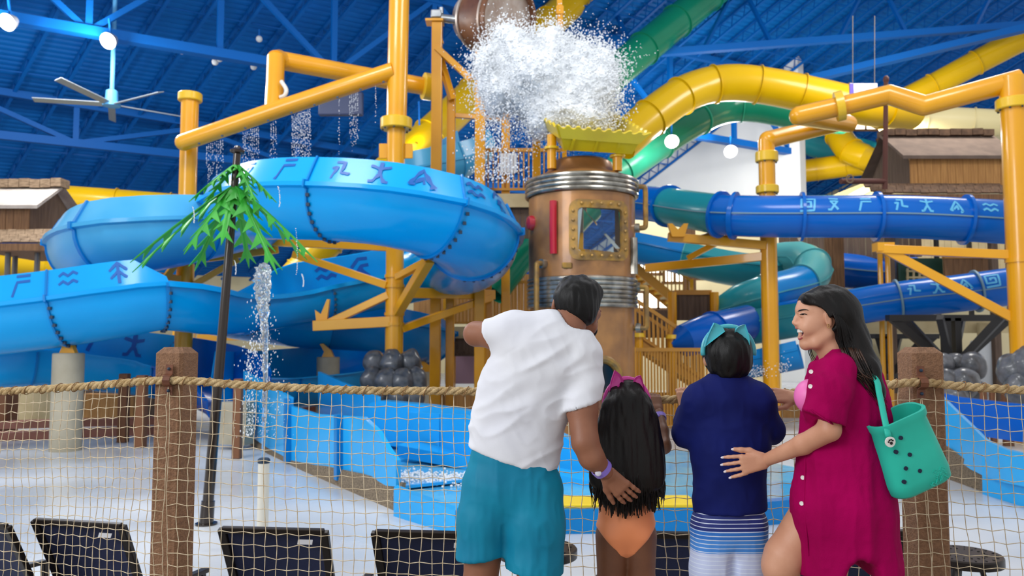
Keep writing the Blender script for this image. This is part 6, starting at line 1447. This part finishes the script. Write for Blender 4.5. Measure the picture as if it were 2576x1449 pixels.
both(lambda s: g.ell(W(2084, 804, s*.078), (.014, .008, .03), Matrix.Rotation(R(-12), 3, 'Y'), .005)); both(lambda s: g.ell(W(2083, 803, s*.088), (.008, .005, .019), Matrix.Rotation(R(-12), 3, 'Y'), .004, 'sub'))
g.chain([W(2085, 845), W(2102, 895), W(2108, 915)], [.05, .052, .06], .03); g.cone(W(2062, 850), W(2085, 870), .035, .045, .03)
v2, f2 = g.mesh(); v2 = smooth_mesh(v2, f2, 1); k2 = (f2 < 0)
body_obj(gw, mw, wom, [(v2, f2)])
m_dark = pm('eyelash_black', (20, 14, 14), rough=.5); m_lip = pm('lip_rose', (176, 86, 84), rough=.35); m_teeth = pm('teeth_white', (238, 234, 228), rough=.25); m_mouth = pm('mouth_dark', (84, 24, 26), rough=.5)
def on(px, py, o=.0): p = front(v2, px, py, 2.2); return Vector((p[0], p[1]-o, p[2]))
def curve_on(pts, o):
    q = [front(v2, x, y, 2.6) for x, y in pts]; xs = np.arange(len(q)); c = np.polyfit(xs, [a[1] for a in q], 2); return [Vector(A3(x, y, np.polyval(c, i)-o)) for i, (x, y) in enumerate(pts)]
MB().tube(curve_on([(2007+i*3.3, 783-4.5*math.sin(math.pi*(i/8)*.8)) for i in range(9)], .0016), [.0012, .0022, .0027, .0028, .0027, .0024, .002, .0015, .0008], 6).build('eyebrow', m_dark, wom, ang=180)
MB().tube(curve_on([(2012+i*2.3, 791.5-2.2*math.sin(math.pi*i/8)) for i in range(9)], .001), [.0009, .0015, .002, .0021, .0021, .002, .0018, .0014, .0008], 6).build('eyelash', m_dark, wom, ang=180)
MB().sph(on(2019, 792.3, -.0035), .0062, 10, 6, (1, .8, .45)).build('eye', m_dark, wom)
def lipc(cps, rs): return MB().tube(catmull([Vector(W(*q)) for q in cps], 4), rs, 8)
lipc([(2022, 832, -.029), (2012, 825, -.018), (2003.5, 824.5, 0), (2012, 825, .018), (2022, 832, .029)], [.0022]*4+[.0045]*4+[.0052]+[.0045]*4+[.0022]*4).build('upper_lip', m_lip, wom, ang=180)
lipc([(2023, 838, -.029), (2018, 849, -.02), (2011, 852.5, 0), (2018, 849, .02), (2023, 838, .029)], [.0022]*4+[.005]*4+[.0056]+[.005]*4+[.0022]*4).build('lower_lip', m_lip, wom, ang=180)
mb = MB()
for i in range(-4, 5): a = i*.33; mb.box(Vector(W(2028-20*math.cos(a), 832.5, .026*math.sin(a))), (.006, .0088, .0125), R(0), .95)
tt = mb.build('upper_teeth', m_teeth, wom, smooth=False, bevel=.0012); tt['kind'] = 'stuff'
MB().sph(Vector(W(2033, 840)), .023, 14, 10, (1, .9, .75)).build('mouth_interior', m_mouth, wom); MB().sph(Vector(W(2022, 846)), .013, 12, 8, (1, 1, .4)).build('tongue', m_lip, wom)
MB().tube([Vector(front(v2, 2081, 818, 3))+V(.004*math.cos(a), -.003+.002*math.sin(a), -.006+.0075*math.sin(a)) for a in [2*math.pi*i/14 for i in range(14)]], .0013, 6, closed=True).build('earring', pm('gold', (206, 168, 108), rough=.25, metal=.9), wom)
for tips_, nm in ((wt, 0), (wt2, 1)):
    for p, d_ in tips_:
        d_ = d_/np.linalg.norm(d_); MB().sph(Vector(p+d_*.006+np.array((0, -.0045, 0))), .0062, 10, 6, (1.4, .45, .8), Matrix.Rotation(-math.atan2(d_[2], d_[0]), 3, 'Y')).build('fingernail', pm('nail_pale', (238, 226, 232), rough=.25, coat=.5), wom)
# hair
g = SDF((1.05, 2.93, .98), (1.52, 3.3, 1.72), .005)
g.ell(W(2088, 783), (.104, .092, .106), None, 0); g.ell(W(2050, 764), (.064, .072, .05), None, .03)
both(lambda s: g.cone(W(2030, 752, s*.05), W(2092, 792, s*.075), .02, .026, .02))
g.ell(W(2036, 812), (.066, .12, .082), Matrix.Rotation(R(-14), 3, 'Y'), .006, 'sub'); g.ell(W(2076, 812), (.026, .13, .034), None, .008, 'sub'); g.ell(W(2052, 868), (.06, .12, .058), None, .01, 'sub')
g.chain([W(2112, 795), W(2134, 862, .0), W(2170, 930, -.06), W(2198, 985, -.085), W(2218, 1030, -.08)], [.082, .074, .056, .036, .008], .04, fl=(XF, 1.05))
hv, hf = g.mesh(); hv = smooth_mesh(hv, hf, 1)
sdf_obj('hair', (hv, hf), m_hairb, wom, 0, lambda v: .003*vnoise(np.stack([v[:, 0]*40+v[:, 2]*22, v[:, 1]*40, v[:, 2]*3], 1))+.0012*vnoise(np.stack([v[:, 0]*90+v[:, 2]*45, v[:, 1]*80, v[:, 2]*6], 1)))
rng = random.Random(21); ls, ll = [], []
for i in range(120):
    u = rng.uniform(-1, 1); q = rng.uniform(-.09, .0); t_ = rng.uniform(0, 1); lst = ls if rng.random() < .68 else ll
    e = 1000+rng.uniform(-70, 40); wv = rng.uniform(-5, 5)
    ex = 2186+(e-930)*.36
    lst.append(([W(2092+u*22, 734+abs(u)*10, -.03-.02*rng.random()), W(2120+u*20, 800, -.088+.02*u)][(0 if lst is ls else 2):]+[ W(2142+u*30, 875, -.078+q*.12), W(2170+u*26+wv, 935, -.115+q*.25), W(ex+u*14-wv, e, -.118+q*.3)], .0032, .0008))
for i in range(16):
    b0 = rng.uniform(0, 1); ll.append(([W(2130+b0*20, 860, .04), W(2170+b0*24, 920, -.06), W(2194+b0*20, 970+rng.uniform(-10, 10), -.1), W(2208+b0*18, 1020+rng.uniform(-30, 25), -.1)], .003, .0006))
ls += [([W(2050, 850, .07), W(2034+i*3, 872, .06), W(2036+i*4, 892, .05), W(2044+i*5, 908, .04)], .0035, .0008) for i in range(3)]
strands('hair_strand', wom, m_hairb, ls); strands('hair_end', wom, m_hairl, ll)
# dress
D0, D1 = (.98, 2.76, .52), (1.56, 3.36, 1.5)
g = SDF(D0, D1, .0058)
g.chain([W(2112, 938), W(2114, 965), W(2126, 1050), W(2124, 1150), W(2120, 1270), W(2136, 1420)], [.085, .122, .148, .158, .176, .19], .05, fl=(XF, .95)); g.chain([W(2106, 922, -.1), W(2110, 922, .1)], [.052, .052], .04); g.cone(W(2172, 950), W(2190, 1050), .06, .06, .05)
g.cone(W(2060, 935, -.06), W(2052, 1030, -.07), .04, .045, .04)
g.cut(W(2135, 1440), (.1, 0, -1)); g.ell(W(2128, 1442), (.07, .4, .1), None, .03, 'sub'); g.cone(W(2215, 1330), W(2256, 1440), .04, .02, .03); g.cut(W(2135, 1448), (0, 0, -1))
g.ell(W(1998, 975), (.06, .12, .12), None, .02, 'sub'); g.ell(W(2056, 886), (.05, .066, .05), None, .012, 'sub')
h = SDF(D0, D1, .0058); h.chain([W(2108, 932, -.1), W(2092, 985, -.13), W(2068, 1075, -.14)], [.06, .07, .082], .03); h.cut(W(2070, 1052, -.15), (-.42, 0, -.9)); _merge(g, h, .025)
h = SDF(D0, D1, .0058); h.chain([W(2096, 925, .11), W(2086, 985, .15), W(2066, 1060, .18)], [.066, .07, .074], .03); h.cut(W(2068, 1050, .18), (-.42, 0, -.9)); _merge(g, h, .025)
m_mag = pm('magenta_gauze', (168, 0, 84), (148, 0, 72), ns=3, rough=.9, bump=.12, bs=180, spec=.1)
dv, df = g.mesh(); dv = smooth_mesh(dv, df, 1); dd_ = folds((.0075, (13, 9, 1.7), 6.6), (.003, (30, 20, 5), 3.3), (.0015, (40, 30, 26), 1.9))(dv); dv = dv+normals(dv, df)*dd_[:, None]
dr_ = sdf_obj('shirt_dress', (dv, df), m_mag, wom, 0)
cf = [front(dv, x, y, 4)+np.array((0, -.006, 0)) for x, y in ((2036, 1032), (2056, 1048), (2080, 1064), (2103, 1077))]
MB().tube([Vector(q) for q in cf], .006, 6, flat=.5).build('sleeve_cuff', m_mag, dr_)
cp = [(2066, 912, -.06), (2076, 894, -.066), (2094, 879, -.07), (2118, 877, -.066), (2130, 886, -.06)]; cq = [(2048, 926, -.085), (2074, 922, -.104), (2100, 908, -.112), (2126, 900, -.108), (2140, 904, -.092)]
vs = [Vector(W(*q)) for q in cp]+[Vector(W(*q)) for q in cq]; vs += [v+V(.0, .008, -.002) for v in vs]; n = 5
MB().add(vs, [[i, i+1, n+i+1, n+i] for i in range(4)]+[[2*n+i, 3*n+i, 3*n+i+1, 2*n+i+1] for i in range(4)]+[[n+i, n+i+1, 3*n+i+1, 3*n+i] for i in range(4)]+[[i, 2*n+i, 2*n+i+1, i+1] for i in range(4)]+[[0, n, 3*n, 2*n], [4, 2*n+4, 3*n+4, n+4]]).build('dress_collar', m_mag, dr_)
for px, py in ((2034, 932), (2032, 970), (2012, 1203), (2010, 1269)):
    p = front(dv, px+4, py, 5); MB().lathe([(.0075, 0), (.0085, .002), (.0075, .004), (.003, .003), (0, .003)], Vector(p)+V(-.002, -.001, 0), V(-.5, -.85, 0), 14).build('button', m_teeth, dr_)
pl_ = [front(dv, x, y, 5)+np.array((0, -.0025, 0)) for x, y in ((2022, 1130), (2021, 1190), (2019, 1260), (2022, 1330), (2030, 1400))]
MB().tube([Vector(q) for q in pl_], .0035, 6).build('placket_edge', m_mag, dr_)
g = SDF((1.0, 2.9, 1.1), (1.3, 3.3, 1.4), .006); g.ell(W(2040, 998, -.05), (.062, .062, .068), None, 0); g.ell(W(2040, 998, .06), (.062, .062, .068), None, .01); sdf_obj('pink_bikini_top', g, pm('pink_lycra', (240, 120, 190), rough=.45), wom, 1)
# ======================= tote bag
m_bag = pm('teal_foam', (38, 196, 172), (32, 184, 162), ns=6, rough=0.5); m_hole = pm('bag_hole', (20, 34, 60), rough=.8)
bc = Vector(A3(2312, 1222, 2.98)); ux = V(.925, .1, .38).normalized(); uy0 = V(-.3, -.12, .95); uz = ux.cross(uy0).normalized(); uy = uz.cross(ux).normalized()*-1
if uy.z < 0: uy = -uy
uz = V(0, -1, 0)-ux*(V(0, -1, 0).dot(ux))-uy*(V(0, -1, 0).dot(uy)); uz.normalize()
BG = root('tote_bag', bc, 'teal rubber tote bag with round holes hanging from the woman\'s shoulder', 'bag')
def bagpt(u, w, t): return bc+ux*u+uy*t+uz*w
def bring(t, hw, hd, rr=.05, n=5): return [bagpt(a, b, t) for a, b in rsq(hw, hd, rr, n)]
mb = MB(); lv = [(.0, .108, .055), (.012, .118, .065), (.05, .12, .068), (.15, .112, .066), (.25, .104, .064), (.262, .109, .069), (.285, .11, .07), (.285, .1, .06), (.24, .096, .056), (.03, .105, .055)]
rgs = [bring(*q) for q in lv]; n = len(rgs[0]); vs = [p for q in rgs for p in q]
fs = [[i*n+k, i*n+(k+1) % n, (i+1)*n+(k+1) % n, (i+1)*n+k] for i in range(len(lv)-1) for k in range(n)]+[list(range(n))[::-1], list(range((len(lv)-1)*n, len(lv)*n))]
bb_ = mb.add(vs, fs).build('bag_body', m_bag, BG, ang=50)
bv = np.array([tuple(p) for p in vs])
for u, t in ((-.04, .225), (-.075, .185), (-.03, .155), (-.062, .115), (-.015, .085), (-.085, .072)):
    MB().lathe([(.0075, -.004), (.0075, .0035), (0, .0035)], bagpt(u, .0665, t), uz, 14).build('vent_hole', m_hole, bb_)
rng = random.Random(2)
for i in range(26):
    u = .01+rng.uniform(0, .068); t = .016+rng.uniform(0, .045); a = R(45 if i % 2 else -45); d_ = ux*math.cos(a)+uy*math.sin(a); c_ = bagpt(u, .0675 if t > .012 else .062, t); MB().beam(c_-d_*.008, c_+d_*.008, .003, .003, uz).build('tread_bar', m_bag, bb_, smooth=False)
sh_ = Vector(W(2200, 950, -.13))
for a, b, w_ in ((bagpt(-.085, .072, .25), bagpt(-.09, .072, .24), 1), (bagpt(.01, -.066, .28), None, 0)):
    pts = [a, a.lerp(sh_, .35)+V(-.004, -.012 if w_ else 0, 0), a.lerp(sh_, .7)+V(0, -.008 if w_ else 0, 0), sh_, sh_+V(-.05, .05, .02)]
    MB().tube(catmull(pts, 6), .012, 8, flat=.4).build('strap', m_bag, BG, ang=180)
bt_ = MB().lathe([(.019, 0), (.019, .006), (0, .007)], bagpt(-.088, .073, .232), uz, 18).build('strap_button', m_teeth, BG)
for dx, dy, r_ in ((0, -.004, .0055), (-.008, .004, .003), (-.003, .0085, .003), (.004, .0085, .003), (.0085, .003, .003)): MB().lathe([(r_, 0), (r_, .002), (0, .002)], bagpt(-.088+dx, .08, .232+dy), uz, 10).build('paw_mark', m_dark, bt_)
# ---------------------------------------------------------------- water
m_spray = pm('water_spray_white', (244, 248, 252), rough=0.35, sss=0.0); m_drop = pm('water_droplet', (236, 244, 250), rough=0.05, trans=0.55, spec=.6)
_IC = None
def drops(name, label, C, rad, mat, cat='water', stretch=None, kind='stuff', parent=None):
    """many small octahedral drops in one mesh"""
    C = np.asarray(C, float); rad = np.asarray(rad, float); t = (1+5**.5)/2
    V0 = np.array([(-1, t, 0), (1, t, 0), (-1, -t, 0), (1, -t, 0), (0, -1, t), (0, 1, t), (0, -1, -t), (0, 1, -t), (t, 0, -1), (t, 0, 1), (-t, 0, -1), (-t, 0, 1)])/math.sqrt(1+t*t)
    F0 = np.array([(0, 11, 5), (0, 5, 1), (0, 1, 7), (0, 7, 10), (0, 10, 11), (1, 5, 9), (5, 11, 4), (11, 10, 2), (10, 7, 6), (7, 1, 8), (3, 9, 4), (3, 4, 2), (3, 2, 6), (3, 6, 8), (3, 8, 9), (4, 9, 5), (2, 4, 11), (6, 2, 10), (8, 6, 7), (9, 8, 1)])
    S = np.ones((len(C), 3)) if stretch is None else np.asarray(stretch, float)
    v = (C[:, None, :]+V0[None]*rad[:, None, None]*S[:, None, :]).reshape(-1, 3); f = (F0[None]+12*np.arange(len(C))[:, None, None]).reshape(-1, 3)
    off = parent and WL[parent.name] or Vector(((v[:, 0].min()+v[:, 0].max())/2, (v[:, 1].min()+v[:, 1].max())/2, v[:, 2].min()))
    o = mkobj(name, v-np.array(off), f, mat, parent, off, True, 180)
    if parent is None: tag(o, label, cat, kind=kind)
    else: o['kind'] = kind
    return o
rn = np.random.RandomState(7)
# the big splash over the tray: a foamy core with thousands of drops
sp = root('splash_burst', at(1400, 330, 17.3), 'huge white burst of water above the yellow tray', 'water'); sp['kind'] = 'stuff'
k = Yc = 17.2; u = Yc/F
g = SDF(np.array(at(1150, 360, Yc))-np.array((0, 1.3, .2)), np.array(at(1600, 20, Yc))+np.array((0, 1.3, .2)), .05)
for px, py, rx, rz, dy in ((1300, 150, 62, 78, .0), (1268, 115, 46, 52, .1), (1225, 170, 36, 60, 0), (1510, 170, 42, 60, 0), (1525, 235, 36, 50, 0), (1350, 190, 90, 80, -.2), (1420, 200, 80, 90, .1), (1400, 250, 110, 60, .0), (1460, 150, 50, 60, .2), (1440, 285, 90, 45, -.1), (1320, 240, 70, 60, .2), (1480, 220, 50, 70, -.1), (1385, 120, 48, 55, .1), (1390, 305, 80, 50, 0), (1480, 310, 60, 40, -.1), (1250, 240, 40, 60, .1)):
    g.ell(np.array(at(px, py, Yc+dy)), (rx*u*.86, .62, rz*u*.86), None, .25)
v, f = g.mesh(); v = smooth_mesh(v, f, 1); n_ = normals(v, f); amp = .1*vnoise(v*2.2+3)+.05*vnoise(v*5); v2_ = v+n_*amp[:, None]; vin = v2_-n_*(.07-.05*vnoise(v*9)-.03*vnoise(v*17))[:, None]
mkobj('foam_core', vin-np.array(WL[sp.name]), f, m_spray, sp, WL[sp.name], True, 180)
idx = rn.randint(0, len(v2_), 30000); e = np.abs(rn.normal(0, .2, 30000))*(rn.rand(30000) < .45)+rn.uniform(-.3, .06, 30000); up_ = np.clip(n_[idx, 2], 0, 1)
C = v2_[idx]+n_[idx]*e[:, None]*(1+.5*up_)[:, None]+rn.normal(0, .05, (30000, 3)); drops('spray_drops', '', C, rn.uniform(.006, .023, 30000)*np.exp(-np.clip(e, 0, 9)*1.2)*np.where(e < 0, 1.25, 1), m_spray, parent=sp)
# jets shooting upward and outward
C = []; r_ = []
for i in range(150):
    a = rn.uniform(-1.15, 1.15); b0 = np.array(at(1385+a*90, 215, Yc)); d = np.array((math.sin(a)*1.0, rn.uniform(-.5, .5), math.cos(a)*.95)); L_ = rn.uniform(.6, 1.75)
    for q in range(22):
        t = q/21; C.append(b0+d*L_*t*(1.1-.15*t)-np.array((0, 0, .25*t*t))+rn.normal(0, .035, 3)); r_.append(rn.uniform(.012, .03)*(1.15-.75*t))
drops('spray_jets', '', C, r_, m_spray, parent=sp)
# rain falling from the splash at its left and right
C = []; r_ = []
for i in range(2600):
    s_ = rn.rand(); x_ = rn.normal(1255, 38) if s_ < .62 else rn.normal(1545, 22); y_ = rn.uniform(190, 460) if s_ < .62 else rn.uniform(150, 330); C.append(np.array(at(x_, y_, Yc+rn.uniform(-.8, 1.6)))); r_.append(rn.uniform(.006, .017))
st = np.tile((1, 1, 1.8), (len(C), 1)); drops('falling_drops', 'fine drops of water falling beside the yellow tray', C, r_, m_spray, stretch=st)
# strings of drops under the slanting spray pipe
C = []; r_ = []; grp = ((735, 780, 16, 420), (682, 694, 3, 430), (612, 650, 9, 420), (520, 560, 9, 440), (880, 900, 5, 360), (853, 857, 1, 380), (945, 948, 1, 300))
for x0, x1, n, yb in grp:
    for i in range(n):
        px = x0+(x1-x0)*i/max(1, n-1); y0_ = 358-(px-462)*.345+28; yb_ = yb+rn.uniform(-25, 25); Y_ = 18.75-(px-460)*.0009
        m = int((yb_-y0_)/3.2)
        for q in range(m):
            py = y0_+(yb_-y0_)*(q/m)+rn.normal(0, .8)
            if rn.rand() < .9-.45*q/m: C.append(np.array(at(px+rn.normal(0, .5+1.2*q/m), py, Y_+rn.normal(0, .02)))); r_.append(rn.uniform(.005, .0105))
drops('water_curtain', 'strings of water drops falling from the slanting yellow spray pipe', C, r_, m_spray, stretch=np.tile((1, 1, 1.7), (len(C), 1)))
# geyser above the standpipe
g = SDF(np.array(at(630, 1165, 8.7))-np.array((0, .25, .02)), np.array(at(690, 655, 8.7))+np.array((0, .25, .02)), .016)
jt = [(661, 1158, .02), (664, 1050, .022), (667, 950, .026), (668, 870, .032), (664, 800, .04), (660, 745, .07), (659, 700, .09), (660, 680, .07)]
for i in range(len(jt)-1): g.cone(np.array(at(jt[i][0], jt[i][1], 8.7)), np.array(at(jt[i+1][0], jt[i+1][1], 8.7)), jt[i][2], jt[i+1][2], .02)
v, f = g.mesh(); v = smooth_mesh(v, f, 1); n_ = normals(v, f); hgt = (v[:, 2]-v[:, 2].min())/np.ptp(v[:, 2]); v = v+n_*((.006+.03*hgt**3)*vnoise(v*22)+(.004+.02*hgt**3)*vnoise(v*45+5))[:, None]
gy = root('water_jet', Vector((sb_.x, sb_.y, zt_+.06)), 'clear water jet rising from the white standpipe', 'water'); gy['kind'] = 'stuff'
mkobj('jet_column', v-np.array(WL[gy.name]), f, pm('jet_water', (232, 244, 252), rough=.04, trans=.85, spec=.6), gy, WL[gy.name], True, 180)
C = []; r_ = []
for i in range(700):
    t = rn.rand(); py = 680+t*420; px = 661+rn.normal(0, 8+26*t); C.append(np.array(at(px, py, 8.7+rn.normal(0, .12)))); r_.append(rn.uniform(.002, .0075)*(1.1-.5*t))
for i in range(260):
    py = rn.uniform(860, 1100); px = 632+rn.normal(0, 9)-(py-860)*.03; C.append(np.array(at(px, py, 8.7+rn.normal(0, .1)))); r_.append(rn.uniform(.002, .007))
drops('jet_drops', '', C, r_, m_spray, parent=gy, stretch=np.tile((1, 1, 2.2), (len(C), 1)))
# drips from the palm tips and a foam line in the pool
C = []; r_ = []
for x0, y0_, y1 in ((744, 575, 690), (760, 690, 720), (700, 470, 520), (590, 655, 690), (485, 520, 560)):
    for q in range(26): py = y0_+(y1-y0_)*q/25; C.append(np.array(at(x0+4*math.sin(q*.1)+rn.normal(0, .6), py, 9.3))); r_.append(rn.uniform(.004, .008))
drops('palm_drips', 'thin drips of water from the palm leaf tips', C, r_, m_spray)
C = []; r_ = []
for i in range(900):
    t = rn.rand(); a = np.array(at(1000, 1166, 11.6))*(1-t)+np.array(at(1210, 1190, 11.4))*t; C.append(np.array((a[0]+rn.normal(0, .12), a[1]+rn.normal(0, .25), FZ+.25+abs(rn.normal(0, .02))))); r_.append(rn.uniform(.008, .025))
drops('pool_foam', 'white foam where the run-out meets the pool water', C, r_, m_spray)
C = []; r_ = []
for i in range(500): t = rn.rand(); C.append(np.array(at(1840+t*150+rn.normal(0, 6), 925-20*t+22*math.sin(t*3)+rn.normal(0, 10), 20.5+rn.normal(0, .2)))); r_.append(rn.uniform(.006, .02))
drops('flume_spray', 'fine spray between the boy and the laughing woman', C, r_, m_spray)
